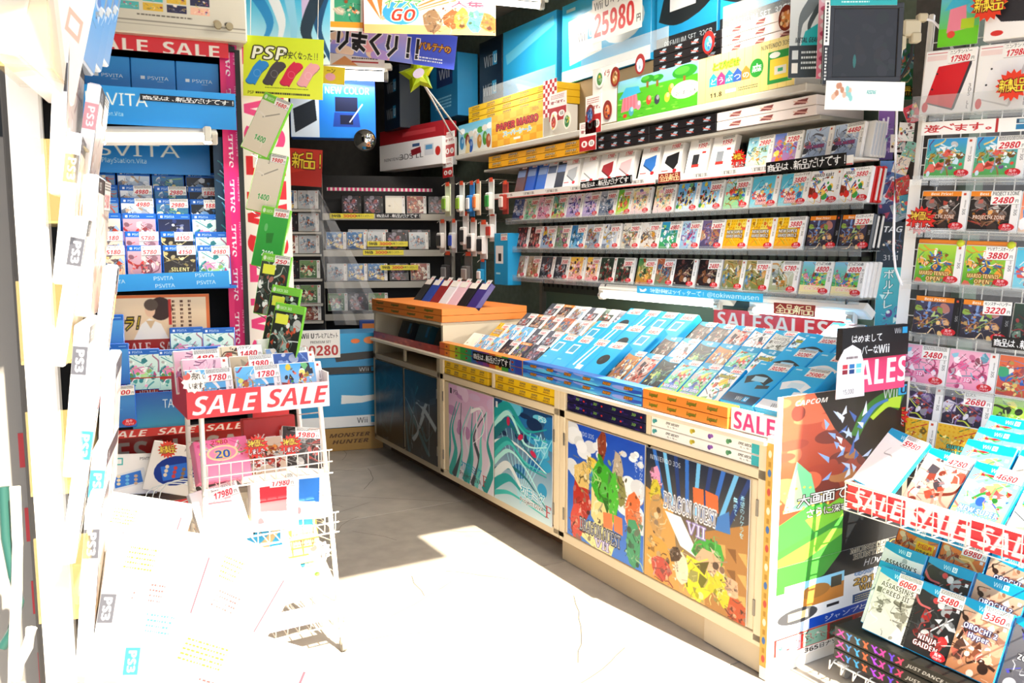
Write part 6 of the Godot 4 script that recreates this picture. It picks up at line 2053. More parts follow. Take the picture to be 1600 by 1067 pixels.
	part("plug", boxes([[-0.03, -0.045, 0.008, 0.026, 0.04, 0.026]], 0.004), mat("#d4c8aa", 0.5), p)
	st2 = mb()
	tube(st2, [Vector3(2.447, 1.954, -1.671), Vector3(2.468, 1.941, -1.645), Vector3(2.493, 1.908, -1.626), Vector3(2.516, 1.853, -1.606)], 0.004, 7)
	solo("white_cable", "white cable arching right from the plug block", "cable", st2.commit(), mat("#f0eef4", 0.4))
	st2 = mb()
	tube(st2, [Vector3(2.411, 1.876, -1.705), Vector3(2.416, 1.821, -1.718), Vector3(2.431, 1.706, -1.729), Vector3(2.426, 1.545, -1.722), Vector3(2.412, 1.362, -1.706), Vector3(2.403, 1.24, -1.695), Vector3(2.405, 1.179, -1.686), Vector3(2.42, 1.126, -1.671)], 0.004, 7)
	solo("white_cable", "white cable hanging down in front of the purple and teal banners", "cable", st2.commit(), mat("#f0eef0", 0.4))
	st2 = mb()
	tube(st2, [Vector3(2.457, 1.897, -1.704), Vector3(2.469, 1.845, -1.714), Vector3(2.464, 1.799, -1.734), Vector3(2.467, 1.78, -1.753)], 0.005, 7)
	solo("black_cable", "short black cable under the plug block", "cable", st2.commit(), mat("#1c1b1c", 0.5))
	# banners at the corner
	cell("banner_purple", 50, 150)
	fill(Color("#8a5aa8"), Color("#4a2f7a"))
	art(0, 40, 50, 110, hues("b890d8 3a2a5a e8e0f0 2f4f6a 8fd0d8"), 16, rng)
	stroke(PackedVector2Array([Vector2(16, 40), Vector2(22, 72)]), 7, Color("#f0e8f8"))
	stroke(PackedVector2Array([Vector2(30, 36), Vector2(26, 80)]), 6, Color("#f0e8f8"))
	cell("banner_blue", 60, 150)
	fill(Color("#5f8ac8"), Color("#241f4a"))
	art(0, 0, 60, 150, hues("8fb8e0 5a3f9a e8e8f0 3a2f7a c84a6a"), 22, rng)
	cell("banner_dark", 60, 110)
	fill(Color("#20242c"), Color("#2a3a4a"))
	text("TAG", 10, 10, 15, Color("#e8ecf0"), "bi", 42)
	art(4, 34, 52, 40, hues("e8e8f0 c83a4a 3f5f8f d8c8b0"), 12, rng)
	text("3111", 14, 80, 13, Color("#e8ecf0"), "r", 34)
	cell("banner_teal", 60, 160)
	fill(Color("#5fc8d0"), Color("#2f8fb0"))
	art(10, 60, 50, 100, hues("8fe0e8 4a3a8a c8f0f0 2f6f9a 6f4fa8"), 14, rng)
	text("ボルナレ", 14, 6, 22, Color("#f8fcfc"), "bv", 0, Color("#2a7f8a"), 1.5)
	var B := Transform3D(Basis(Vector3.UP, deg_to_rad(-28)), Vector3.ZERO)
	for d in [["banner_purple", Vector3(2.575, 1.638, -1.869), 0.056, 0.185, "purple hanging banner beside the white spare cases"], ["banner_blue", Vector3(2.588, 1.436, -1.847), 0.085, 0.21, "blue and indigo hanging banner under the purple one"], ["banner_dark", Vector3(2.586, 1.256, -1.835), 0.1, 0.155, "dark hanging banner with white lettering above the teal one"], ["banner_teal", Vector3(2.58, 1.063, -1.825), 0.1, 0.23, "teal hanging banner with white writing beside the lowest tubes"]]:
		solo("hanging_banner", d[4], "banner", slab(d[0], d[2], d[3], 0.003, mat("#e8e8ea")), null, Transform3D(B.basis, d[1]), "hanging banners at the corner")
	cell("green_plate", 70, 90)
	fill(Color("#3f6f5a"), Color("#2f7f4a"))
	art(0, 0, 70, 60, hues("5fb0d8 e8c89a 2f4f7a c84a3a 8fd0e0"), 22, rng)
	text("世界だ！", 8, 68, 15, Color("#f8e04a"), "b", 54, Color("#3a1a0a"), 2.0)
	board("picture_board", "green crowd picture card behind the black cable", "sign", Transform3D(Basis(Vector3.UP, deg_to_rad(-30)), Vector3(2.702, 1.859, -1.882)), -0.05, 0.09, 0.06, -0.1, 0.0, 0.003, "green_plate")
	# signs at the counter corner
	cell("black_hello", 200, 80)
	fill(Color("#17161a"))
	text("はじめまして", 26, 18, 20, Color("#f8f8f8"), "b", 92)
	text("スーパーなWii", 24, 48, 22, Color("#f8f8f8"), "b", 118)
	text("Wii", 154, 8, 14, Color("#d8dce0"), "r", 22)
	rect(179, 6, 16, 17, Color("#2f9ad0"))
	board("black_sign", "black sign with white writing on the counter corner by the wire display", "sign", FE, 1.99, 1.018, 2.291, 0.927, 0.03, 0.02, "black_hello", "#121214")
	cell("pink_sale", 120, 100)
	fill(Color("#e03a6a"), Color("#e8487a"))
	text("SALES", -30, 16, 66, Color("#fbf6f4"), "b", 158)
	board("sale_board", "pink sale board under the black sign on the counter corner", "sign", FE, 2.086, 0.939, 2.307, 0.822, 0.025, 0.008, "pink_sale", "#e03a6a")
	cell("price_card_round", 100, 110)
	fill(Color("#f8eef0"))
	for i in 3:
		rect(18 + i * 24, 40, 18, 9, [Color("#c83a4a"), Color("#2a6fb0"), Color("#5fc0d8")][i])
		rect(18 + i * 24, 51, 18, 9, [Color("#8a2434"), Color("#1a3f7a"), Color("#8fd8e8")][i])
	text("15,000", 22, 92, 10, Color("#2a2a2e"), "r", 40)
	lines(30, 24, 40, 1, 6, 5, Color("#6a5a5e"), rng)
	solo("round_price_card", "white round topped price card in front of the pink sale board", "card", cutout("price_card_round", PackedVector2Array([Vector2(-0.062, -0.075), Vector2(0.062, -0.075), Vector2(0.054, 0.02), Vector2(0.036, 0.062), Vector2(0.0, 0.078), Vector2(-0.036, 0.066), Vector2(-0.06, 0.03)]), 0.002), null, FE * loc(2.034, 0.892, 0.05))

# ---------------------------------------------------------------- blue handheld shelf unit
func blue_unit() -> void:
	var o := thing("shelf_unit", "dark shelf unit full of blue handheld games and cartons on the left", "shelf", FV)
	var dk := mat("#17181c", 0.6)
	part("back_panel", boxes([[-0.02, 1.15, -0.3, 0.62, 1.5, 0.02]]), dk, o)
	part("side_panel", boxes([[-0.33, 1.15, -0.15, 0.016, 1.5, 0.3]]), dk, o)
	part("side_panel", boxes([[0.29, 1.15, -0.15, 0.016, 1.5, 0.3]]), dk, o)
	part("shelf_board", boxes([[-0.02, 1.741, -0.14, 0.604, 0.016, 0.3]]), dk, o)
	part("shelf_board", boxes([[-0.02, 1.9, -0.14, 0.604, 0.016, 0.3]]), dk, o)
	part("shelf_board", boxes([[0.03, 0.86, -0.14, 0.51, 0.016, 0.3]]), dk, o)
	part("shelf_board", boxes([[0.03, 0.64, -0.1, 0.51, 0.016, 0.36]]), dk, o)
	part("shelf_board", boxes([[0.03, 0.42, -0.1, 0.51, 0.016, 0.36]]), mat("#8a8078", 0.7), o)
	part("plinth", boxes([[0.03, 0.2, -0.16, 0.5, 0.4, 0.26]]), mat("#c8bfb0", 0.8), o)
	var rng := RandomNumberGenerator.new()
	rng.seed = 8
	# silver player on top
	cell("player_face", 220, 90)
	fill(Color("#d6d2c4"), Color("#c8c4b6"))
	rect(0, 66, 220, 3, Color("#8f8b80"))
	rect(0, 74, 220, 2, Color("#a8a498"))
	rect(8, 46, 16, 10, Color("#e8e4d8"))
	oval(30, 51, 2, 2, Color("#4a4844"))
	lines(80, 54, 70, 1, 4, 3, Color("#6a665e"), rng)
	oval(182, 58, 5, 5, Color("#a89878"))
	oval(196, 60, 4, 4, Color("#5a564e"))
	for i in 4:
		for j in 3:
			rect(58 + i * 30, -4 + j * 18, 25, 15, [Color("#2a2a4a"), Color("#e8b8a0"), Color("#4fb0b0"), Color("#d8b03a")][(i + j) % 4])
			art(58 + i * 30, -4 + j * 18, 25, 15, hues("f0e0d0 3a3a6a c84a6a f0c83a 5fb0c8"), 7, rng)
	var pl := thing("disc_player", "silver disc player with small picture stickers on top of the shelf unit", "player", FV * loc(0.06, 1.915, -0.1))
	part("casing", box(0.52, 0.15, 0.3, 0.006), mat("#cfcbbd", 0.35, 0.4), pl)
	part("front_print", sheet("player_face", 0.51, 0.14), null, pl, loc(0, 0.075, 0.1506))
	for x in [0.17, 0.205]:
		var k := CylinderMesh.new()
		k.top_radius = 0.011
		k.bottom_radius = 0.012
		k.height = 0.012
		part("knob", k, mat("#a89a7a", 0.3, 0.7), pl, loc(x, 0.045, 0.156, 0, 90))
	cell("sale_top", 240, 32)
	fill(Color("#d8242e"))
	for i in 2:
		text("SALE", 26 + i * 110, 8, 26, Color("#f0ece4"), "b", 92)
	board("sale_banner", "red sale banner across the top of the shelf unit under the silver player", "banner", FV, -0.21, 1.918, 0.262, 1.868, 0.012, 0.002, "sale_top", "#d8242e")
	cell("vita_box", 120, 120)
	fill(Color("#2f9ae8"), Color("#1a7fd8"))
	rect(24, 62, 12, 12, Color("#e8f2fc"))
	text("PSVITA", 42, 62, 13, Color("#f4f8fc"), "r", 60)
	rect(70, 80, 18, 2, Color("#a8d0f0"))
	for k in 4:
		pack("blue_carton", "plain blue handheld carton in the top row of the shelf unit, %s from left" % ORD[k + 1], FV * loc(-0.243 + k * 0.136, 1.75, -0.09), 0.134, 0.108, 0.1, "vita_box", "#1f86dc", "blue handheld cartons on top of the shelf unit")
	cell("vita_fascia", 250, 60)
	fill(Color("#2a9cec"), Color("#1f8ee0"))
	text("PSVITA", 14, 10, 20, Color("#f8fcfc"), "r", 96)
	text("PlayStation.Vita", 18, 40, 7, Color("#f0f8fc"), "r", 54)
	board("fascia_board", "blue printed fascia board with white lettering under the blue cartons", "sign", FV, -0.2, 1.748, 0.276, 1.632, 0.045, 0.006, "vita_fascia", "#2a94e4")
	board("paper_sign", "black paper strip with white writing on the blue fascia board", "sign", FV, -0.012, 1.728, 0.271, 1.708, 0.052, 0.001, "onlynew", "#111111", -0.6)
	cell("vita_header", 200, 66)
	fill(Color("#1f84dc"), Color("#2a94e8"))
	text("PSVITA", -8, 10, 24, Color("#f8fcfc"), "r", 160)
	text("PlayStation.Vita", 30, 38, 9, Color("#f0f8fc"), "r", 70)
	board("header_board", "blue header board with white lettering behind the tube of the shelf unit", "sign", FV, -0.21, 1.62, 0.2, 1.5, -0.2, 0.006, "vita_header", "#1462b4")
	cell("feather", 40, 260)
	fill(Color("#123a5a"), Color("#0f2a3a"))
	for i in 40:
		stroke(PackedVector2Array([Vector2(20, 10 + i * 6), Vector2(20 + rng.randf_range(-18, 18), 2 + i * 6)]), 2, [Color("#5fb0d8"), Color("#2a6a9a"), Color("#a8d8ec"), Color("#2f8a8a")][i % 4])
	board("side_picture", "dark blue feathery picture strip at the right side of the shelf unit", "sign", FV, 0.205, 1.62, 0.272, 1.15, -0.06, 0.003, "feather", "#123a5a")
	# six steps of blue cases
	var tops := [1.51, 1.457, 1.412, 1.359, 1.298, 1.252]
	var x0 := [-0.213, -0.206, -0.203, -0.197, -0.19, -0.185]
	var keys := [["vita_crew", "vita_snow", "vita_fish", "vita_race"], ["vita_crew", "vita_snow", "vita_fish", "vita_race"], ["vita_crew", "vita_snow", "vita_fish", "vita_race"], ["vita_mask", "vita_redhair", "vita_night", "vita_teal"], ["vita_mask", "vita_redhair", "vita_book", "vita_teal"], ["vita_mask", "vita_redhair", "vita_book", "vita_teal"]]
	var pr := [["", "", "", ""], ["", "4980", "2980", "1880"], ["", "4980", "2980", "1880"], ["", "", "", ""], ["5180", "5780", "4150", ""], ["5180", "5780", "4150", "4980"]]
	var tt := ["デモンゲイズ", "モンスターモン", "SILENT HILL", "リッジレーサー"]
	for r in 6:
		for c in 4:
			var k: String = keys[r][c]
			var p: String = pr[r][c]
			game(k, FV * loc(x0[r] + 0.052 + c * (0.1085 if r > 2 else 0.11), tops[r] - 0.133, -0.2 + r * 0.04, 0, -8), "blue handheld case, %s cover%s, %s column of step %s" % [designs[k].look, (", priced " + p) if p else "", ORD[c + 1], ORD[r + 1]], "blue cases on the six steps", p, false, tt[c] if r > 3 and c < 3 else ("リッジレーサー" if r < 3 and c == 3 else ""))
	for k in 2:
		board("bonus_card", "yellow sticker card on the leftmost blue case of the %s step" % ["first", "second"][k], "card", FV, x0[k] + 0.0, tops[k] - 0.02, x0[k] + 0.035, tops[k] - 0.055, -0.185 + k * 0.04, 0.001, "bonus", "#f6c81e", 0.0, "yellow sticker cards")
	cell("vita_strip", 250, 40)
	fill(Color("#3aa4f0"), Color("#2f98e8"))
	for p in [[24, 8], [110, 4], [186, 0], [112, 22], [188, 18]]:
		text("PSVITA", p[0], p[1] + 4, 9, Color("#f4fafc"), "r", 36)
	board("lip_strip", "blue printed strip with rows of white lettering under the six steps", "sign", FV, -0.185, 1.163, 0.236, 1.108, 0.022, 0.004, "vita_strip", "#2a8ad4", 1.6)
	var st := mb()
	for r in 6:
		bx(st, Vector3(0.03, (tops[r] - 0.135 + 1.11) / 2, -0.2 + r * 0.04 - 0.005), Vector3(0.46, maxf(tops[r] - 0.135 - 1.11, 0.01), 0.036))
	solo("step_stand", "stepped blue stand under the blue handheld cases", "stand", st.commit(), mat("#1f74cc", 0.5), FV)
	# poster with a man in a white jacket
	cell("poster_man", 170, 76)
	fill(Color("#f0dcc0"), Color("#e8c8a0"))
	rect(0, 0, 170, 5, Color("#d8703a"))
	rect(164, 0, 6, 76, Color("#d8703a"))
	oval(84, 24, 20, 20, Color("#3a2420"))
	oval(66, 26, 9, 12, Color("#e8c0a0"))
	oval(68, 17, 12, 10, Color("#5a4a40"))
	poly(PackedVector2Array([Vector2(36, 76), Vector2(50, 50), Vector2(64, 40), Vector2(84, 50), Vector2(96, 76)]), Color("#f4f0ea"))
	poly(PackedVector2Array([Vector2(58, 44), Vector2(66, 58), Vector2(74, 44)]), Color("#d8b890"))
	text("トラ！", 4, 36, 22, Color("#f0d02a"), "bi", 40, Color("#2a2010"), 3.0)
	for i in 3:
		lines(104 + i * 14, 10, 5, 8, 7, 4, Color("#5a3a2a"), rng)
	stroke(PackedVector2Array([Vector2(100, 10), Vector2(100, 50)]), 5, Color("#c8302a"))
	stroke(PackedVector2Array([Vector2(108, 60), Vector2(112, 74)]), 4, Color("#c8302a"))
	board("framed_poster", "tan poster of a dark haired man in a white jacket on the shelf unit", "poster", FV, -0.132, 1.091, 0.17, 0.944, 0, 0.006, "poster_man", "#b8a890")
	# sale strips and blue goods
	cell("sale_strip", 200, 36)
	fill(Color("#b8241f"))
	for i in 3:
		text("SALE", 8 + i * 68, 12, 17, Color("#f4ece4"), "bs", 52)
		text("BARGAIN", 22 + i * 68, 2, 5, Color("#8a4a9a"), "r", 34)
	for k in 3:
		var b := [[-0.11, 0.96, 0.203, 0.883, 0], [-0.162, 0.907, 0.066, 0.835, 0.03], [-0.136, 0.826, 0.072, 0.76, 0.06]]
		board("sale_strip", "red sale strip with white letters, %s of three under the tan poster" % ["topmost", "middle", "lowest"][k], "banner", FV, b[k][0], b[k][1], b[k][2], b[k][3], b[k][4], 0.003, "sale_strip", "#b8241f")
	var more := [[0.094, 0.891, 0.02, "vita_teal", ""], [0.196, 0.886, 0.02, "vita_teal", ""], [-0.044, 0.814, 0.06, "vita_teal", ""], [0.052, 0.808, 0.06, "vita_teal", ""], [0.148, 0.812, 0.05, "vita_teal", ""]]
	for k in more.size():
		var m: Array = more[k]
		game(m[3], FV * loc(m[0], m[1] - (0.045 if k < 2 else 0.03), m[2], 0, -6), "blue handheld case, pale teal cover, %s below the tan poster" % ["upper left of the group", "upper right of the group", "lower leftmost of the group", "lower middle of the group", "lower right by the white carton"][k], "blue cases below the tan poster", "", false)
	for k in 3:
		var at: Vector3 = [Vector3(-0.147, 0.896, 0.03), Vector3(-0.135, 0.805, 0.06), Vector3(-0.121, 0.673, 0.1)][k]
		game("vita_film", FV * loc(at.x, at.y, at.z, 0, -6), "blue protective film pack, %s of three at the left of the shelf unit" % ["upper", "middle", "lowest"][k], "blue film packs", "700" if k == 2 else "", k == 2)
	cell("vita_tray", 170, 60)
	fill(Color("#1a5fb8"), Color("#2f9ac0"))
	text("TA", 92, 12, 15, Color("#f0f8fc"), "r", 34)
	board("blue_tray", "blue printed tray with white lettering at the bottom of the shelf unit", "tray", FV, -0.081, 0.778, 0.089, 0.66, 0.08, 0.006, "vita_tray", "#1a5fb8")
	cell("sale_edge", 240, 26)
	fill(Color("#c8261f"))
	for i in 3:
		text("SALE", 10 + i * 76, 3, 20, Color("#f4ece4"), "bi", 60)
	board("sale_strip", "red sale strip along the shelf edge below the blue tray", "banner", FV, -0.18, 0.662, 0.29, 0.635, 0.088, 0.003, "sale_edge", "#c8261f")
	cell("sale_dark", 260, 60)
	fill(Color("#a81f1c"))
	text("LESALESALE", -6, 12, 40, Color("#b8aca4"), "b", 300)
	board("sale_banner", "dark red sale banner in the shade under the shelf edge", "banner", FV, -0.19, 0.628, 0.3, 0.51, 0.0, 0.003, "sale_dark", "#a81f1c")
	# console cartons
	cell("white_handheld", 150, 130)
	fill(Color("#f4f2ee"))
	poly(PackedVector2Array([Vector2(8, 70), Vector2(110, 44), Vector2(124, 96), Vector2(14, 118)]), Color("#dfe2e6"))
	poly(PackedVector2Array([Vector2(18, 74), Vector2(100, 54), Vector2(108, 92), Vector2(24, 110)]), Color("#1f6fd0"))
	for i in 9:
		oval(34 + i % 3 * 26, 72 + i / 3 * 12, 6, 5, [Color("#e8d8b0"), Color("#5fb0e0"), Color("#c8a88a")][i % 3])
	rect(16, 10, 30, 24, Color("#3fb0a8"))
	rect(20, 14, 22, 16, Color("#f4f2ee"))
	text("PSVITA", 96, 10, 9, Color("#3a3a3e"), "r", 40)
	cell("blue_handheld", 150, 150)
	fill(Color("#efece8"))
	oval(84, 80, 66, 46, Color("#12348f"), -0.3)
	poly(PackedVector2Array([Vector2(36, 76), Vector2(116, 48), Vector2(132, 88), Vector2(54, 118)]), Color("#2a6fd8"))
	for i in 9:
		oval(56 + i % 3 * 26, 72 + i / 3 * 13, 6, 6, [Color("#e8d8c0"), Color("#c83a3a"), Color("#8a6a4a")][i % 3])
	text("PSVITA", 96, 8, 9, Color("#3a3a3e"), "r", 44)
	pack("handheld_carton", "white carton picturing a white handheld at the lower left", FV * loc(-0.096, 0.45, 0.1, 8, -16, -5), 0.15, 0.13, 0.06, "white_handheld", "#efece6", "handheld cartons low on the shelf unit")
	pack("handheld_carton", "white carton picturing a deep blue handheld behind wire", FV * loc(0.015, 0.45, 0.13, -6, -16, -14), 0.155, 0.16, 0.06, "blue_handheld", "#efece6", "handheld cartons low on the shelf unit")
	solo("starburst_card", "orange starburst card on the deep blue handheld carton", "card", cutout("newitem", burst(0.03, 0.022), 0.002), null, FV * loc(0.02, 0.604, 0.165), "starburst cards")
	cell("blue_flat", 150, 50)
	fill(Color("#1a62c0"), Color("#2a80d8"))
	rect(60, 14, 40, 10, Color("#5fb0f0"))
	pack("flat_blue_carton", "flat blue carton under the white handheld carton", FV * loc(-0.075, 0.36, 0.16, 4, -8), 0.18, 0.065, 0.1, "blue_flat", "#1a62c0", "")
	cell("sale_low", 150, 44)
	fill(Color("#e0303c"))
	text("LESA", -10, 6, 32, Color("#fbf6f2"), "b", 170)
	board("sale_strip", "bright red sale strip low beside the white wire trolley", "banner", FV, -0.096, 0.425, 0.119, 0.344, 0.14, 0.003, "sale_low", "#e0303c", 4)
	cell("brown_side", 120, 60)
	fill(Color("#e8d0b0"))
	lines(26, 10, 80, 5, 7, 3, Color("#d8703a"), rng)
	pack("brown_carton", "open tan carton with orange small print low by the trolley", FV * loc(0.027, 0.24, 0.14), 0.2, 0.1, 0.12, "brown_side", "#d8bc98", "")
	st = mb()
	for k in 3:
		var pts := []
		for i in 17:
			var t := TAU * i / 16
			pts.append(Vector3(0.02 * k + 0.075 * cos(t), 0.0 + (0.035 + 0.008 * k) * sin(t), 0.012 * k + 0.006 * sin(2 * t)))
		tube(st, pts, 0.0018, 5)
	solo("clear_tube_coil", "loose pale coil of plastic tube in front of the handheld cartons", "coil", st.commit(), mat("#d8e0e4", 0.25), FV * loc(0.025, 0.466, 0.2))

# ---------------------------------------------------------------- pillar wrapped in sale sheets
func sale_pillar() -> void:
	var o := thing("wrapped_pillar", "square post wrapped in pink and red sale sheets beside the shelf unit", "pillar", FV * loc(0.345, 0, -0.03))
	part("post_core", boxes([[0.005, 0.97, -0.06, 0.12, 1.94, 0.12]], 0.004), mat("#c8bfb8", 0.7), o)
	cell("sale_pink", 40, 560)
	fill(Color("#e02a84"), Color("#d8246a"))
	var keep := tf
	tf = tf * Transform2D(-PI / 2, Vector2(0, 560))
	for i in 7:
		text("SALE", 10 + i * 80, 4, 19, Color("#fbf4f6"), "bs", 60)
		text("BARGAIN", 30 + i * 80, 31, 6, Color("#f8c8dc"), "r", 44)
	tf = keep
	cell("sale_big", 130, 600)
	fill(Color("#efe4dc"))
	tf = tf * Transform2D(-PI / 2, Vector2(0, 600))
	for i in 3:
		text("SALE", 6 + i * 200, 14, 104, Color("#d8202e") if i % 2 else Color("#e03a7a"), "b", 190)
	tf = keep
	part("pink_sheet", sheet("sale_pink", 0.055, 1.05), null, o, loc(-0.083, 1.42, 0.02, -12))
	var back := boxes([[-0.083, 1.42, 0.016, 0.055, 1.05, 0.004]])
	part("sheet_backing", back, mat("#d8246a", 0.5), o)
	part("letter_sheet", sheet("sale_big", 0.17, 1.1), null, o, loc(0.025, 1.39, 0.008))
	part("letter_backing", boxes([[0.025, 1.39, 0.004, 0.17, 1.1, 0.004]]), mat("#efe4dc", 0.5), o)
	part("side_sheet", boxes([[0.1, 1.15, -0.02, 0.012, 0.8, 0.02]]), mat("#e8307a", 0.5), o)
	part("lower_sheet", boxes([[0.01, 0.6, 0.008, 0.14, 0.5, 0.004]]), mat("#c82a30", 0.5), o)
	# cards in wire hooks
	var cards := [[Vector3(0.686, 1.628, -2.704), "box_beige", -10, 24, "uppermost"], [Vector3(0.677, 1.448, -2.685), "box_beige", -8, 12, "second from top"], [Vector3(0.673, 1.276, -2.641), "box_green", -22, 10, "third from top"], [Vector3(0.664, 1.13, -2.604), "box_dark", -20, 8, "fourth from top"], [Vector3(0.677, 1.033, -2.56), "box_night", -24, 9, "fifth from top"], [Vector3(0.673, 0.982, -2.509), "box_night", -24, 9, "lowest"]]
	for c in cards:
		var d: String = c[1]
		var g := game(d, Transform3D(loc(0, 0, 0, -32 + c[2] * 0.4, -8, -c[3]).basis, c[0]) * loc(0, -0.095, 0), "lime edged case, %s cover, %s on the wrapped post" % [designs[d].look, c[4]], "lime edged cases on the wrapped post", {"uppermost": "1680", "second from top": "1980", "third from top": "1880", "fourth from top": "250"}.get(c[4], ""), false, "", 0.72)
		if d in ["box_dark", "box_night"]:
			part("yellow_sticker", boxes([[-0.018, 0.142, 0.0085, 0.04, 0.03, 0.0008]]), mat("#e8f04a", 0.5), g)
	for c in [cards[0], cards[1], cards[2], cards[3]]:
		var st := mb()
		tube(st, [Vector3(-0.02, 0.03, -0.08), Vector3(-0.03, 0.0, 0.0), Vector3(0.03, -0.03, 0.02), Vector3(0.035, 0.0, 0.02)], 0.0016, 5)
		tube(st, [Vector3(0.01, 0.03, -0.08), Vector3(0.0, -0.01, 0.0), Vector3(0.05, -0.04, 0.02)], 0.0016, 5)
		solo("wire_hook", "bent wire hook holding the %s lime edged case" % c[4], "hook", st.commit(), mat("#a8a49c", 0.3, 0.9), Transform3D(loc(0, 0, 0, -32).basis, c[0]) * loc(-0.02, -0.09, 0.0), "wire hooks on the wrapped post")

# ---------------------------------------------------------------- white wire trolley with the sale tray
func trolley() -> void:
	var o := thing("wire_trolley", "white wire trolley in front of the shelf unit, lit at its feet", "trolley", FT)
	var m := mat("#f3f0ea", 0.35, 0.15)
	var st: SurfaceTool
	for s in [[0.4, -0.03, 0.402], [0.735, -0.03, 0.785], [0.4, -0.27, 0.402], [0.735, -0.27, 0.775]]:
		st = mb()
		tube(st, [Vector3(s[0], 0.8, s[1]), Vector3(lerpf(s[0], s[2], 0.4), 0.5, s[1]), Vector3(s[2], 0.05, s[1])], 0.0075, 8)
		part("leg", st.commit(), m, o)
	for s in [0.785, 0.402]:
		var wh := CylinderMesh.new()
		wh.top_radius = 0.018
		wh.bottom_radius = 0.018
		wh.height = 0.014
		wh.radial_segments = 14
		part("caster", wh, mat("#8f8a80", 0.5), o, loc(s + 0.004, 0.02, -0.03, 0, 0, 90))
		part("caster_fork", boxes([[s + 0.004, 0.038, -0.03, 0.018, 0.03, 0.014]], 0.002), mat("#b8b4aa", 0.4, 0.6), o)
	st = mb()
	for i in 14:
		var y0 := 0.76 - i * 0.05
		var w := lerpf(0.735, 0.785, i / 14.0)
		tube(st, [Vector3(w, y0, -0.03), Vector3(w + 0.002, y0 - 0.05, -0.27)], 0.0018, 5)
		tube(st, [Vector3(0.4, y0, -0.03), Vector3(0.4, y0 - 0.05, -0.27)], 0.0018, 5)
	part("side_wire", st.commit(), m, o).set_meta("kind", "stuff")
	var tiers := [[0.65, 0.58, 0.405, 0.75], [0.457, 0.396, 0.405, 0.765], [0.16, 0.105, 0.405, 0.785]]
	for t in tiers:
		st = mb()
		var n := 11
		for i in n + 1:
			var x: float = lerpf(t[2], t[3], i / float(n))
			tube(st, [Vector3(x, t[0], 0.0), Vector3(x, t[1], -0.005), Vector3(x, t[1] - 0.005, -0.27), Vector3(x, t[0], -0.28)], 0.0018, 5)
		for y in [t[0], (t[0] + t[1]) / 2, t[1]]:
			tube(st, [Vector3(t[2] - 0.01, y, 0.0), Vector3(t[3] + 0.01, y, 0.0)], 0.0024, 5)
		part("wire_basket", st.commit(), m, o).set_meta("kind", "stuff")
	# sale tray on top
	cell("sale_tray", 280, 60)
	fill(Color("#d83a44"))
	rect(140, 0, 140, 60, Color("#fbf8f6"))
	text("SALE", 6, 10, 42, Color("#fbf8f6"), "bi", 122)
	text("SALE", 148, 8, 42, Color("#d83a44"), "bi", 124)
	var tray := thing("sale_tray", "open card tray with red and white sale lettering on the wire trolley", "tray", FT * loc(0.557, 0.783, -0.13))
	part("tray_front", slab("sale_tray", 0.396, 0.074, 0.004, mat("#d8404a")), null, tray, loc(0, 0.037, 0.13))
	part("tray_side", boxes([[-0.196, 0.05, 0, 0.004, 0.1, 0.26]]), mat("#c8304a", 0.6), tray)
	part("tray_side", boxes([[0.196, 0.05, 0, 0.004, 0.1, 0.26]]), mat("#f4f0ec", 0.6), tray)
	part("tray_back", boxes([[0, 0.05, -0.13, 0.396, 0.1, 0.004]]), mat("#d8d0c8", 0.6), tray)
	part("tray_floor", boxes([[0, 0.003, 0, 0.39, 0.004, 0.26]]), mat("#d8d0c8", 0.6), tray)
	var items := [
		["clock", 0.43, 0.79, -0.03, "1780"], ["clock", 0.565, 0.79, -0.03, "1780"], ["racer", 0.69, 0.79, -0.03, ""],
		["blossom", 0.43, 0.815, -0.075, ""], ["brown", 0.56, 0.815, -0.075, "1980"], ["cobalt", 0.685, 0.815, -0.08, ""],
		["blossom", 0.415, 0.835, -0.12, "480"], ["bakuman", 0.54, 0.84, -0.125, "1480"], ["fishy", 0.675, 0.825, -0.12, "580"],
		["hotdog", 0.665, 0.85, -0.17, ""]]
	for i in items.size():
		var d: Array = items[i]
		game(d[0], FT * loc(d[1], d[2], d[3], 0, -22), "game case, %s cover%s, sale tray, %s row, %s from left" % [designs[d[0]].look, (", priced " + d[4]) if d[4] else "", ["front", "second", "third", "back"][i / 3], ORD[i % 3 + 1]], "cases in the sale tray", d[4], true, "パクマン" if d[0] == "bakuman" else "", 0.93)
	solo("selling_card", "cream jagged card with a pink spot on the front left case of the sale tray", "card", cutout("selling", burst(0.033, 0.027, 12), 0.002), null, FT * loc(0.38, 0.886, 0.002), "jagged cards")
	# first basket
	cell("pink_pack", 130, 130)
	fill(Color("#f06a9a"), Color("#f8a8c8"))
	art(0, 0, 130, 70, hues("e03a7a f8d0e0 c82a6a 5f9f3a f8e04a"), 24, rng_(4))
	oval(66, 46, 40, 26, Color("#f8e0a8"))
	oval(66, 46, 34, 21, Color("#f490b0"))
	text("20", 46, 36, 26, Color("#2a4ab0"), "b", 40, Color("#f8e04a"), 2.0)
	text("2580", 40, 2, 14, Color("#c01f3a"), "b", 44)
	pack("pink_carton", "bright pink carton with a yellow oval in the trolley's upper basket", FT * loc(0.462, 0.58, -0.07, 4, -26), 0.15, 0.12, 0.05, "pink_pack", "#f07aa4")
	cell("collage", 120, 120)
	fill(Color("#d8c0a8"))
	art(0, 0, 120, 120, hues("c83a2a e8e0d8 3a3a3a e8903a f4f0ea 8a2a24"), 40, rng_(5))
	pack("collage_carton", "white and orange collage carton in the middle of the trolley's upper basket", FT * loc(0.578, 0.571, -0.08, 0, -34), 0.13, 0.115, 0.06, "collage", "#f4f0ea")
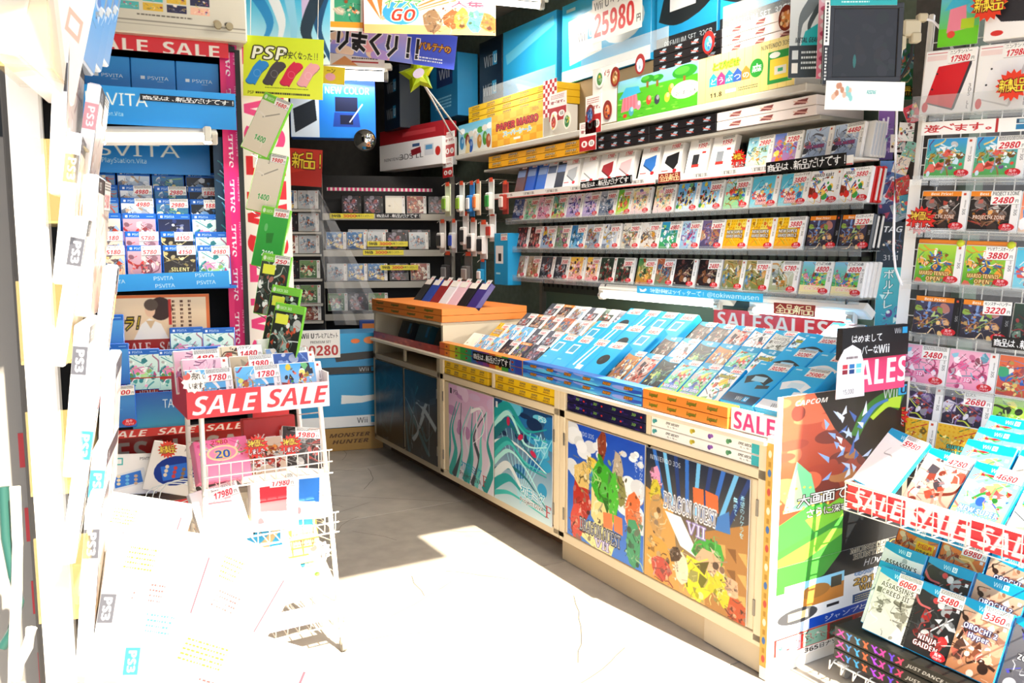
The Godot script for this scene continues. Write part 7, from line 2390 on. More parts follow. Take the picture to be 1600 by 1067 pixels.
	solo("starburst_card", "red starburst card on the collage carton of the trolley", "card", cutout("cheap", burst(0.036, 0.026), 0.002), null, FT * loc(0.551, 0.673, -0.05), "starburst cards")
	cell("grey_warrior", 120, 140)
	fill(Color("#4a4648"), Color("#2a2426"))
	art(0, 0, 120, 140, hues("8f8a88 c8c4c0 1a1618 b83a34 5a5658 e8e4e0"), 30, rng_(6))
	pack("grey_carton", "dark grey boxed game tilted on the right of the trolley's upper basket", FT * loc(0.69, 0.572, -0.09, 0, -44, -12), 0.12, 0.15, 0.035, "grey_warrior", "#f6f4f2", "", "box", "", "1980")
	solo("starburst_card", "red starburst card on the dark grey boxed game", "card", cutout("cheap", burst(0.034, 0.025), 0.002), null, FT * loc(0.644, 0.672, -0.025), "starburst cards")
	cell("red_tool", 90, 60)
	fill(Color("#b8241f"))
	text("ツール", 16, 20, 20, Color("#f8f0ea"), "b", 60)
	pack("red_carton", "red carton with white writing at the back of the upper basket", FT * loc(0.63, 0.602, -0.22, 0, -6), 0.16, 0.12, 0.04, "red_tool", "#b8241f")
	# second basket
	for k in 3:
		var key := "folding_b%d" % k
		cell(key, 130, 170)
		fill(Color("#faf6f4"))
		poly(PackedVector2Array([Vector2(24, 40), Vector2(104, 34), Vector2(100, 120), Vector2(22, 116)]), [Color("#f0a8ac"), Color("#e02028"), Color("#2f7fd8")][k])
		oval(22, 148, 9, 13, Color("#d8202a"))
		text("3DS", 110, 96, 13, Color("#5a5658"), "v")
		pack("console_box", "white carton picturing a %s folding console in the trolley" % ["pink", "red", "blue"][k], FT * loc([0.46, 0.6, 0.715][k], [0.405, 0.411, 0.415][k], -0.03 - 0.04 * k, 0, -24, [10, -4, -7][k]), [0.135, 0.135, 0.11][k], [0.17, 0.165, 0.155][k], 0.045, key, "#f8f4f2", "folding console cartons in the trolley", "box", "", "17980" if k < 2 else "")
	# third level
	cell("yellow_screen", 150, 120)
	fill(Color("#f4e288"), Color("#f0d868"))
	rect(8, 10, 90, 90, Color("#fbf8f0"))
	rect(22, 24, 62, 50, Color("#2f9ad0"))
	poly(PackedVector2Array([Vector2(22, 74), Vector2(50, 60), Vector2(78, 30), Vector2(84, 40), Vector2(60, 74)]), Color("#c8a878"))
	oval(36, 34, 5, 7, Color("#1a2a4a"))
	rect(104, 14, 40, 30, Color("#4fb8e0"))
	lines(104, 56, 40, 4, 8, 4, Color("#a85a3a"), rng_(7))
	pack("yellow_carton", "yellow carton with a blue screen picture low in the trolley", FT * loc(0.615, 0.278, -0.1, 0, -24), 0.26, 0.17, 0.05, "yellow_screen", "#f0dc78")
	cell("yellow_left", 90, 70)
	fill(Color("#f4d84a"))
	art(0, 0, 90, 70, hues("2f6fc8 f8f0d0 3f9f4a e8a03a"), 14, rng_(8))
	pack("yellow_carton", "small yellow carton at the left edge low in the trolley", FT * loc(0.445, 0.301, -0.1, 0, -20), 0.1, 0.1, 0.05, "yellow_left", "#f4d84a")
	solo("selling_card", "cream jagged card low on the yellow carton of the trolley", "card", cutout("selling", burst(0.034, 0.028, 12), 0.002), null, FT * loc(0.709, 0.351, 0.02), "jagged cards")
	cell("white_penguin", 130, 100)
	fill(Color("#fbf8ec"))
	oval(20, 20, 14, 7, Color("#e8a0a0"))
	for i in 4:
		oval([70, 84, 60, 96][i], [24, 18, 70, 60][i], 7, 6, [Color("#2f8fd8"), Color("#4fa8e0"), Color("#f0a0b8"), Color("#8fc83a")][i])
	pack("white_carton", "white carton with small blue spots lying in the lowest trolley basket", FT * loc(0.69, 0.207, -0.02, 0, -52, 6), 0.16, 0.13, 0.03, "white_penguin", "#fbf8f0")
	pack("white_carton", "white carton beside its spotted twin in the lowest trolley basket", FT * loc(0.58, 0.222, -0.02, 0, -52, 12), 0.13, 0.13, 0.03, "white_penguin", "#fbf8f0")
	cell("pink_band", 150, 44)
	fill(Color("#f8f0f8"), Color("#e8c8f0"))
	for i in 8:
		curve([Vector2(80 + i * 9, 8), Vector2(100 + i * 7, 20), Vector2(90 + i * 8, 38)], 2, 1, Color("#a8b0f0"))
	board("pale_band", "pale lilac band along the front of the lowest trolley basket", "banner", FT, 0.55, 0.184, 0.785, 0.13, 0.004, 0.002, "pink_band", "#f8f0f8")

func rng_(s: int) -> RandomNumberGenerator:
	var r := RandomNumberGenerator.new()
	r.seed = s
	return r

# ---------------------------------------------------------------- the dim back of the shop
func back_shop() -> void:
	var o := thing("back_shelf", "dark shelf unit across the back of the shop with grey shelf fronts", "shelf", FB)
	var dk := mat("#1d1c1e", 0.6)
	part("back_panel", boxes([[0.05, 1.1, -0.2, 1.36, 1.3, 0.02]]), dk, o)
	for y in [1.475, 1.225, 1.005, 0.78]:
		part("shelf_board", boxes([[0.12, y - 0.03, -0.09, 0.9, 0.02, 0.22]]), mat("#4a4846", 0.6), o)
		part("shelf_front", boxes([[0.12, y - 0.022, 0.022, 0.9, 0.045, 0.006]], 0.001), mat("#b8b4aa", 0.5), o)
	for x in [-0.345, 0.57]:
		part("upright", boxes([[x, 1.1, -0.05, 0.035, 1.3, 0.08]], 0.003), mat("#a8a49c", 0.5), o)
	var grp := "cases on the back shelves"
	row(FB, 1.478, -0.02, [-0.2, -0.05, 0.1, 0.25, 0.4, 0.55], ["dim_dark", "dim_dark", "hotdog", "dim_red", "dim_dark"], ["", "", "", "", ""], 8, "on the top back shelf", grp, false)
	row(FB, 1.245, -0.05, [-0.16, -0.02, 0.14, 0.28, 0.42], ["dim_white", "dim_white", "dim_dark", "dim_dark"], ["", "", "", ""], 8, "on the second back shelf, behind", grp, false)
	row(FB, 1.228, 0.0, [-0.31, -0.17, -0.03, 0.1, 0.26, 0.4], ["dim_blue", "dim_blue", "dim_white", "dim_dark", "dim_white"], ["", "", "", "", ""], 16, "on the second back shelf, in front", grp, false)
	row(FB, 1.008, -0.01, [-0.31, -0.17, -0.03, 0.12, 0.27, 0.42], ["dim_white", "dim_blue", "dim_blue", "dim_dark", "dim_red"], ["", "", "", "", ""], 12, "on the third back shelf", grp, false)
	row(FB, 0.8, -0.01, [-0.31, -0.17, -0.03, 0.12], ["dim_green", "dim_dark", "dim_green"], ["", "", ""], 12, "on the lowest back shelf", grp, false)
	for s in [[-0.28, 1.475, 0.02, 1.44, "left of the black strip on the top back shelf"], [-0.03, 1.285, 0.25, 1.25, "over the front cases of the second back shelf"], [-0.06, 1.225, 0.22, 1.19, "on the front of the second back shelf"], [0.06, 1.12, 0.32, 1.085, "over the cases of the third back shelf"]]:
		board("yellow_label", "yellow label strip with small writing %s" % s[4], "label", FB, s[0], s[1], s[2], s[3], 0.03, 0.001, "limited", "#f0e13c", 0.0, "yellow label strips")
	board("paper_sign", "black paper strip with white writing on the top back shelf", "sign", FB, 0.03, 1.478, 0.34, 1.445, 0.03, 0.001, "onlynew", "#111111")
	var st := mb()
	for i in 24:
		bx(st, Vector3(-0.28 + i * 0.03, 1.64, 0.03), Vector3(0.015, 0.022, 0.003))
	var strip := boxes([[0.065, 1.64, 0.027, 0.72, 0.022, 0.003]])
	var ps := solo("striped_tape", "pink and white striped tape along the top of the back shelves", "tape", strip, mat("#f4ece8", 0.6), FB)
	part("pink_stripe", st.commit(), mat("#d83a7a", 0.6), ps).set_meta("kind", "stuff")
	# column of clear cases on the left
	var c := thing("case_column", "tall grey rack of cases at the back left behind the clear film", "rack", FB)
	for y in [1.5, 1.35, 1.2, 1.03, 0.86, 0.74]:
		part("ledge", boxes([[-0.49, y - 0.01, 0.05, 0.3, 0.016, 0.08]], 0.002), mat("#c8c4bc", 0.5), c)
	part("back_plate", boxes([[-0.49, 1.1, -0.0, 0.32, 1.2, 0.02]]), dk, c)
	var cols := [["dim_blue", "dim_white"], ["dim_dark", "dim_white"], ["dim_red", "dim_white"], ["dim_dark", "dim_green"], ["dim_green", "dim_green"], ["dim_blue", "dim_red"]]
	var ys := [1.502, 1.352, 1.202, 1.032, 0.862, 0.742]
	for i in 6:
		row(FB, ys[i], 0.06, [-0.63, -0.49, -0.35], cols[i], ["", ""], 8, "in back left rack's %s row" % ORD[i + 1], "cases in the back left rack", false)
	st = mb()
	var rng := rng_(21)
	var prev := []
	for i in 10:
		var y := 1.62 - i * 0.1
		var xa := -0.42 + i * 0.018
		var xb := -0.34 + i * 0.05
		var now := []
		for k in 6:
			now.append(Vector3(lerpf(xa, xb, k / 5.0), y, 0.2 + rng.randf_range(-0.02, 0.02)))
		if prev.size():
			for k in 5:
				quad(st, prev[k], prev[k + 1], now[k + 1], now[k])
		prev = now
	solo("clear_film", "crumpled sheet of clear film hanging before the back shelves", "film", st.commit(), clear("#f4f8ff", 0.22, 0.06), FB)
	# red sign and mirror
	cell("red_new", 120, 80)
	fill(Color("#a8241a"))
	poly(PackedVector2Array([Vector2(0, 0), Vector2(120, 0), Vector2(120, 36), Vector2(0, 58)]), Color("#c03020"))
	text("新品！", 28, 8, 34, Color("#f0d83a"), "b", 88, Color("#4a0c06"), 2.0)
	board("red_sign", "red sign with yellow writing below the blue console poster box", "sign", FB, -0.558, 1.874, -0.311, 1.638, 0.32, 0.004, "red_new", "#a8241a", -3)
	var mir := thing("convex_mirror", "small round convex mirror at the corner of the blue poster box", "mirror", Transform3D(Basis(Vector3.UP, deg_to_rad(-24)) * Basis(Vector3.RIGHT, deg_to_rad(18)), FB * Vector3(-0.036, 1.921, 0.455)))
	var prof := []
	for i in 8:
		var t := i / 7.0
		prof.append(Vector2(0.066 * (1.0 - t), 0.022 * (1.0 - (1.0 - t) * (1.0 - t))))
	part("mirror_dome", lathe(prof, 24), mat("#c8ccd0", 0.04, 1.0), mir, loc(0, 0, 0.004, 0, 90))
	var ringm := TorusMesh.new()
	ringm.inner_radius = 0.062
	ringm.outer_radius = 0.07
	part("rim", ringm, mat("#1c1c1e", 0.4), mir, loc(0, 0, 0.003, 0, 90))
	part("bracket", boxes([[0, 0.02, -0.05, 0.02, 0.02, 0.1]], 0.002), mat("#3a3a3a", 0.5), mir)
	# accessories on hooks
	var acc := [
		[-4.827, 1.541, 0.1, 0.12, 0.2, "#dfe8c8", "white and green", "#7fb03a"], [-4.63, 1.535, 0.1, 0.1, 0.2, "#e8ece8", "pale green edged", "#8fb83a"], [-4.533, 1.531, 0.08, 0.09, 0.2, "#2f7fc8", "blue", "#e8ecf0"], [-4.488, 1.537, 0.06, 0.08, 0.2, "#e8d8c0", "orange banded", "#e0742a"], [-4.346, 1.538, 0.05, 0.1, 0.2, "#e4e8e4", "white and green striped", "#3f9f4a"], [-4.232, 1.526, 0.02, 0.1, 0.18, "#a83a30", "dull red", "#e8d8d0"],
		[-4.908, 1.311, 0.1, 0.14, 0.2, "#e8e4e0", "white with a black gadget", "#26262a"], [-4.76, 1.31, 0.09, 0.1, 0.2, "#e4e6ea", "white with a blue gadget", "#2f4fc0"], [-4.62, 1.34, 0.08, 0.12, 0.22, "#f4f2f0", "white with a red foot", "#1f1f22"], [-4.538, 1.3, 0.07, 0.12, 0.22, "#f4f2f0", "white with a dark phone shape", "#2a2a2e"], [-4.443, 1.284, 0.05, 0.14, 0.22, "#f6f4f2", "white with the red lowest edge", "#1a1a1e"], [-4.368, 1.359, 0.03, 0.12, 0.16, "#f4f2f0", "short white and red", "#c83a30"],
		[-4.836, 1.107, 0.1, 0.16, 0.2, "#3a3a3c", "dark", "#8a8a8c"], [-4.589, 1.104, 0.08, 0.16, 0.2, "#6a6866", "smoky clear", "#a8a6a2"], [-4.434, 1.096, 0.06, 0.1, 0.14, "#2a8fc0", "small blue", "#e8ecee"]]
	for a in acc:
		var p := thing("accessory_pack", "%s accessory pack hanging in the far corner of the rack" % a[6], "pack", FR * loc(a[0], a[1], a[2]), "hanging accessory packs")
		part("backing", box(a[3] * 0.62, a[4], 0.006, 0.001, false), mat(a[5], 0.5), p)
		part("blister", box(a[3] * 0.5, a[4] * 0.5, 0.03, 0.006, false), mat(a[5], 0.3), p, loc(0, -a[4] * 0.12, 0.016))
		part("gadget", box(a[3] * 0.42, a[4] * 0.34, 0.012, 0.004, false), mat(a[7], 0.35), p, loc(0, -a[4] * 0.12, 0.032))
		part("price_flag", box(a[3] * 0.4, a[4] * 0.12, 0.002, 0.0, false), mat("#e8502a", 0.5), p, loc(a[3] * 0.1, a[4] * 0.5, 0.01))
		st = mb()
		tube(st, [Vector3(0, a[4] / 2 - 0.01, 0.04), Vector3(0, a[4] / 2 + 0.004, 0.02), Vector3(0, a[4] / 2 + 0.004, -a[2] - 0.33)], 0.0022, 5)
		part("hook", st.commit(), mat("#9a968e", 0.35, 0.8), p)
	cell("cyan_tall", 80, 170)
	fill(Color("#1fa4dc"), Color("#1890cc"))
	rect(8, 40, 46, 60, Color("#f4f6f6"))
	rect(24, 66, 18, 26, Color("#1a1c20"))
	rect(10, 130, 26, 6, Color("#a8e0f4"))
	pack("cyan_carton", "tall cyan carton at the far end of the lowest wall rack tier", FR * loc(-4.243, 1.026, 0.0), 0.16, 0.3, 0.09, "cyan_tall", "#1896d0", "", "box", "", "880")
	# wii cartons on the floor at the back
	cell("premium_print", 160, 150)
	fill(Color("#1f9fd8"), Color("#1a88c0"))
	rect(0, 124, 160, 26, Color("#14171a"))
	text("Wii", 116, 128, 15, Color("#d8dce0"), "r", 20)
	rect(140, 127, 14, 17, Color("#2f9ad0"))
	curve([Vector2(70, 90), Vector2(120, 84), Vector2(158, 80)], 30, 26, Color("#1a1c20"))
	oval(110, 28, 9, 9, Color("#e8702a"))
	oval(140, 26, 14, 14, Color("#f08a4a"))
	cell("basic_print", 160, 150)
	fill(Color("#1f9fd8"), Color("#1a90cc"))
	rect(0, 118, 160, 32, Color("#f4f6f6"))
	text("Wii", 110, 124, 16, Color("#4a4e54"), "r", 22)
	rect(138, 122, 16, 18, Color("#1f9fd8"))
	curve([Vector2(80, 70), Vector2(120, 72), Vector2(156, 66)], 26, 14, Color("#eef2f2"))
	cell("brown_print", 120, 60)
	fill(Color("#a8803f"))
	text("MONSTER", 40, 12, 11, Color("#4a2f10"), "bi", 60)
	text("HUNTER", 44, 30, 11, Color("#4a2f10"), "bi", 54)
	var z := Transform3D(Basis(Vector3.UP, deg_to_rad(-12)), Vector3(1.66, 0, -5.0))
	pack("floor_carton", "brown carton with dark lettering at the bottom of the stack at the back", z * loc(0, 0.0, 0), 0.5, 0.14, 0.3, "brown_print", "#a8803f", "cartons stacked at the back of the aisle")
	pack("floor_carton", "blue carton with a white lower band in the stack at the back", z * loc(0, 0.142, 0), 0.5, 0.33, 0.28, "basic_print", "#1a90cc", "cartons stacked at the back of the aisle")
	pack("floor_carton", "blue carton with a black lower band on top of the stack at the back", z * loc(0, 0.474, 0), 0.5, 0.25, 0.28, "premium_print", "#1a88c0", "cartons stacked at the back of the aisle")
	cell("premium_sign", 150, 110)
	fill(Color("#f4f2ee"))
	text("Wii U", 6, 12, 20, Color("#1a1a1c"), "b", 50)
	text("プレミアムセット", 58, 12, 20, Color("#1a1a1c"), "b", 86)
	text("PREMIUM SET", 40, 42, 10, Color("#3a3a3c"), "r", 76)
	text("30280", 4, 60, 40, Color("#b81e22"), "b", 140)
	board("price_card", "white price card with big red digits 30280 on the stack at the back", "sign", z, -0.24, 0.75, 0.0, 0.58, 0.145, 0.002, "premium_sign")
	# dark framed poster at the far end of the aisle
	var fz := Transform3D(Basis(Vector3.UP, deg_to_rad(-40)), Vector3(1.9, 0, -4.98))
	var dp := thing("framed_poster", "black poster in a white frame at the far end of the aisle", "poster", fz)
	part("poster_sheet", slab("poster_dim", 0.3, 0.56, 0.006, dk), null, dp, loc(0, 0.36, 0))
	part("frame_side", boxes([[-0.155, 0.36, 0, 0.014, 0.6, 0.014], [0.155, 0.36, 0, 0.014, 0.6, 0.014], [0, 0.065, 0, 0.32, 0.014, 0.014], [0, 0.65, 0, 0.32, 0.014, 0.014]], 0.002), mat("#d8d4cc", 0.5), dp)
	var ck := thing("back_cabinet", "dim low cabinet behind the framed black poster", "cabinet", Transform3D(Basis(Vector3.UP, deg_to_rad(-20)), Vector3(2.28, 0, -5.18)))
	part("carcass", boxes([[0, 0.33, 0, 0.9, 0.62, 0.3]], 0.004), mat("#5a544c", 0.6), ck)
	part("top_board", boxes([[0, 0.66, 0.01, 0.94, 0.024, 0.34]], 0.004), mat("#8a8276", 0.6), ck)
	for k in 4:
		var t := thing("small_toy_box", "small dark toy box on the dim low cabinet, %s from left" % ORD[k + 1], "box", Transform3D(Basis(Vector3.UP, deg_to_rad(-20)), Vector3(2.28, 0, -5.18)) * loc(-0.32 + k * 0.2, 0.674, 0.06), "toy boxes on the back cabinet")
		part("carton", box(0.13, 0.09 + 0.02 * (k % 2), 0.06, 0.003), mat(["#1f3f8a", "#6a2434", "#2a5a8a", "#3a3440"][k], 0.5), t)
		part("print", boxes([[0, 0.05, 0.0305, 0.09, 0.04, 0.001]]), mat(["#c8783a", "#c86a8a", "#d8c84a", "#7a7a80"][k], 0.5), t)

# ---------------------------------------------------------------- things hung from the ceiling
func star_mesh(r0: float, r1: float, t: float) -> ArrayMesh:
	# a puffed five pointed star
	var st := mb()
	var n := 10
	for sgn in [-1.0, 1.0]:
		for i in n:
			var a0 := PI / 2 + TAU * i / n
			var a1 := PI / 2 + TAU * (i + 1) / n
			var p := Vector3(cos(a0), sin(a0), 0) * (r0 if i % 2 == 0 else r1)
			var q := Vector3(cos(a1), sin(a1), 0) * (r0 if i % 2 == 1 else r1)
			var lev := [0.0, 0.35, 0.7, 1.0]
			for k in 3:
				var f0: float = lev[k]
				var f1: float = lev[k + 1]
				var h0: float = t * sqrt(1.0 - f0 * f0) * sgn
				var h1: float = t * sqrt(1.0 - f1 * f1) * sgn
				var A := p * f0 + Vector3(0, 0, h0)
				var Bq := q * f0 + Vector3(0, 0, h0)
				var Cq := q * f1 + Vector3(0, 0, h1)
				var D := p * f1 + Vector3(0, 0, h1)
				var nn := (Cq - D).cross(A - D)
				if nn.z * sgn < 0:
					nn = -nn
				tri(st, D, Cq, A, nn.normalized())
				if k > 0:
					tri(st, A, Cq, Bq, nn.normalized())
	return st.commit()

func cords(o: MeshInstance3D, w: float, h: float) -> void:
	# two thin cords up to the ceiling
	for s in [-0.42, 0.42]:
		var st := mb()
		var a := Vector3(w * s, h / 2 - 0.004, -0.003)
		tube(st, [a, a + Vector3(0, 2.74 - (o.transform * a).y, 0)], 0.0012, 5)
		part("cord", st.commit(), mat("#d8d4cc", 0.6), o)

func hanging_signs() -> void:
	var rng := rng_(40)

	var face := func(p: Vector3, yaw: float, roll := 0.0) -> Transform3D:
		return Transform3D(Basis(Vector3.UP, deg_to_rad(yaw)) * Basis(Vector3.BACK, deg_to_rad(roll)), p)
	cell("handheld_board", 220, 160)
	fill(Color("#d8ec2a"), Color("#e8f03a"))
	text("PSP", 16, 26, 34, Color("#f8f8e8"), "bi", 100, Color("#3a3a14"), 3.0)
	text("が安くなった！！", 108, 36, 20, Color("#2a2a1a"), "b", 96)
	var hc := hues("2f8fe0 4a4448 d81f4a f0a8b0")
	for i in 4:
		var cx := 38 + i * 47
		for k in 2:
			var cc: Color = hc[i].darkened(0.35) if k == 0 else hc[i]
			curve([Vector2(cx - 18 + k, 124 - k * 2), Vector2(cx, 92 - k * 2), Vector2(cx + 18 - k, 74 - k * 2)], 28, 28, cc)
			oval(cx - 18 + k, 120 - k * 2, 14, 9, cc)
			oval(cx + 18 - k, 76 - k * 2, 14, 9, cc)
		oval(cx, 98, 10, 10, hc[i].lightened(0.35))
		oval(cx, 98, 8.6, 8.6, hc[i])
	lines(60, 134, 120, 1, 4, 2, Color("#6a7a1a"), rng)
	text("PSP", 12, 146, 8, Color("#2a2a14"), "r")
	lines(34, 147, 150, 1, 4, 5, Color("#3a3a1a"), rng)
	cords(solo("hanging_board", "yellow green board with four coloured handhelds hanging over the wrapped post", "sign", slab("handheld_board", 0.262, 0.196, 0.003, mat("#e0ee30")), null, face.call(Vector3(0.787, 1.843, -2.86), -26, -2.5)), 0.262, 0.196)
	cell("teal_next", 140, 110)
	fill(Color("#3fb8e8"), Color("#e8f4fa"))
	for k in 5:
		curve([Vector2(10 + k * 30, -4), Vector2(40 + k * 20, 50), Vector2(10 + k * 34, 110)], 18, 6, [Color("#2f8fd0"), Color("#e8f0f8"), Color("#8fd0f0"), Color("#c8b8e0"), Color("#1f4f7a")][k])
	curve([Vector2(120, 0), Vector2(100, 60), Vector2(130, 100)], 22, 10, Color("#24384a"))
	text("NEXT", 46, 84, 14, Color("#e8ecf0"), "b", 40, Color("#8a9aa8"), 1.0)
	cords(solo("hanging_poster", "light blue poster with pale ribbons behind the yellow green board", "poster", slab("teal_next", 0.29, 0.23, 0.003, mat("#e8f0f4")), null, face.call(Vector3(0.842, 2.003, -2.988), -26, -2)), 0.29, 0.23)
	cell("case_picture", 70, 60)
	fill(Color("#f0ece4"))
	rect(14, 4, 42, 40, Color("#3f9f7a"))
	art(14, 4, 42, 40, hues("f0c83a e8703a f4e8d0 2f6f5a"), 12, rng)
	rect(0, 44, 60, 10, Color("#f0a030"))
	rect(60, 0, 5, 60, Color("#c83a2a"))
	cords(solo("hanging_poster", "small poster with a green picture left of the orange hanging banner", "poster", slab("case_picture", 0.17, 0.13, 0.003, mat("#f0ece4")), null, face.call(Vector3(1.165, 2.165, -3.287), -26, -1)), 0.17, 0.13)
	cell("orange_banner", 230, 76)
	fill(Color("#f8f0e8"))
	for i in 9:
		poly(PackedVector2Array([Vector2(30, 50), Vector2(i * 22, 0), Vector2(i * 22 + 11, 0)]), Color("#f07a3a"))
	rect(0, 58, 230, 18, Color("#f8b878"))
	oval(64, 34, 32, 24, Color("#3f9fd8"))
	text("GO", 44, 26, 24, Color("#e03020"), "bi", 44, Color("#f8f4e8"), 2.4)
	text("イナズマ", 34, 6, 18, Color("#3f9f4a"), "bi", 64, Color("#f8f0d0"), 2.0)
	for b in [[120, 48, "#8a6a4a"], [152, 46, "#a85a2a"], [170, 44, "#e8943a"], [196, 46, "#5fc8a8"], [218, 50, "#e0702a"]]:
		cluster(Vector2(b[0], b[1]), 17, 24, Color(b[2]), rng)
	text("大集", 150, 8, 13, Color("#e03a5a"), "b", 60, Color("#f8f4f0"), 2.0)
	cords(solo("hanging_banner", "orange and white banner with red rounded lettering at the top edge", "banner", slab("orange_banner", 0.52, 0.145, 0.003, mat("#f8e8d8")), null, face.call(Vector3(1.448, 2.16, -3.122), -26, 0)), 0.52, 0.145)
	cell("violet_banner", 250, 70)
	fill(Color("#c8a8e8"), Color("#7a8ae0"))
	for i in 10:
		oval(rng.randf() * 120, 20 + rng.randf() * 50, 18, 12, [Color("#e8a0a8"), Color("#f0d0b8"), Color("#b898e0")][i % 3])
	poly(PackedVector2Array([Vector2(150, 0), Vector2(250, 0), Vector2(250, 70), Vector2(170, 70)]), Color("#3a4fc8"))
	text("ドリまくり！！", -18, 16, 44, Color("#0c0a10"), "h", 196, Color("#f4f0fa"), 3.0)
	text("ちまくり！！", 30, -9, 22, Color("#0c0a10"), "h", 84, Color("#f4f0fa"), 2.0)
	text("パルテナの", 178, 22, 15, Color("#f0c03a"), "b", 62, Color("#5a1a0a"), 2.0)
	lines(176, 52, 50, 2, 6, 3, Color("#e8ecf8"), rng)
	cords(solo("hanging_banner", "violet and blue banner with big black handwriting in white outline", "banner", slab("violet_banner", 0.53, 0.135, 0.003, mat("#a8a0e0")), null, face.call(Vector3(1.357, 2.076, -3.303), -26, -7)), 0.53, 0.135)
	cell("pale_banner", 130, 24)
	fill(Color("#f4ece0"))
	poly(PackedVector2Array([Vector2(10, 24), Vector2(40, 4), Vector2(70, 24)]), Color("#e8a060"))
	rect(56, 14, 60, 3, Color("#b8302a"))
	lines(56, 6, 60, 1, 5, 3, Color("#5a4a40"), rng)
	cords(solo("hanging_banner", "narrow cream banner right below the violet one", "banner", slab("pale_banner", 0.24, 0.045, 0.003, mat("#f4ece0")), null, face.call(Vector3(1.255, 2.028, -3.45), -26, -2)), 0.24, 0.045)
	cell("yellow_round", 60, 40)
	fill(Color("#f4d83a"))
	oval(24, 24, 13, 9, Color("#f8b0c0"))
	text("ーン", 14, 4, 11, Color("#3a2a1a"), "b")
	cords(solo("hanging_poster", "little yellow poster before the short tube at the back", "poster", slab("yellow_round", 0.14, 0.1, 0.003, mat("#f4d83a")), null, face.call(Vector3(1.635, 2.25, -4.889), -26, -4)), 0.14, 0.1)
	# balloon on two sticks
	var b := thing("star_balloon", "puffed yellow green star balloon on two white sticks", "balloon", Transform3D(Basis(Vector3.UP, deg_to_rad(-20)) * Basis(Vector3.BACK, deg_to_rad(12)), Vector3(1.815, 2.13, -4.069)))
	part("star", star_mesh(0.1, 0.052, 0.042), mat("#b8d016", 0.16, 0.3, 0.6), b)
	var bl := prism(ring2(0.032, 0.022, 12), 0.004)
	part("badge", bl, mat("#d8c8e8", 0.4), b, loc(0, 0, 0.043, 0, 0, 20))
	for e in [Vector3(2.445, 1.953, -4.939), Vector3(2.445, 1.955, -4.811)]:
		var st := mb()
		tube(st, [Vector3(0.02, -0.05, -0.01), b.transform.affine_inverse() * e], 0.005, 7)
		part("stick", st.commit(), mat("#f4f2ee", 0.4), b)

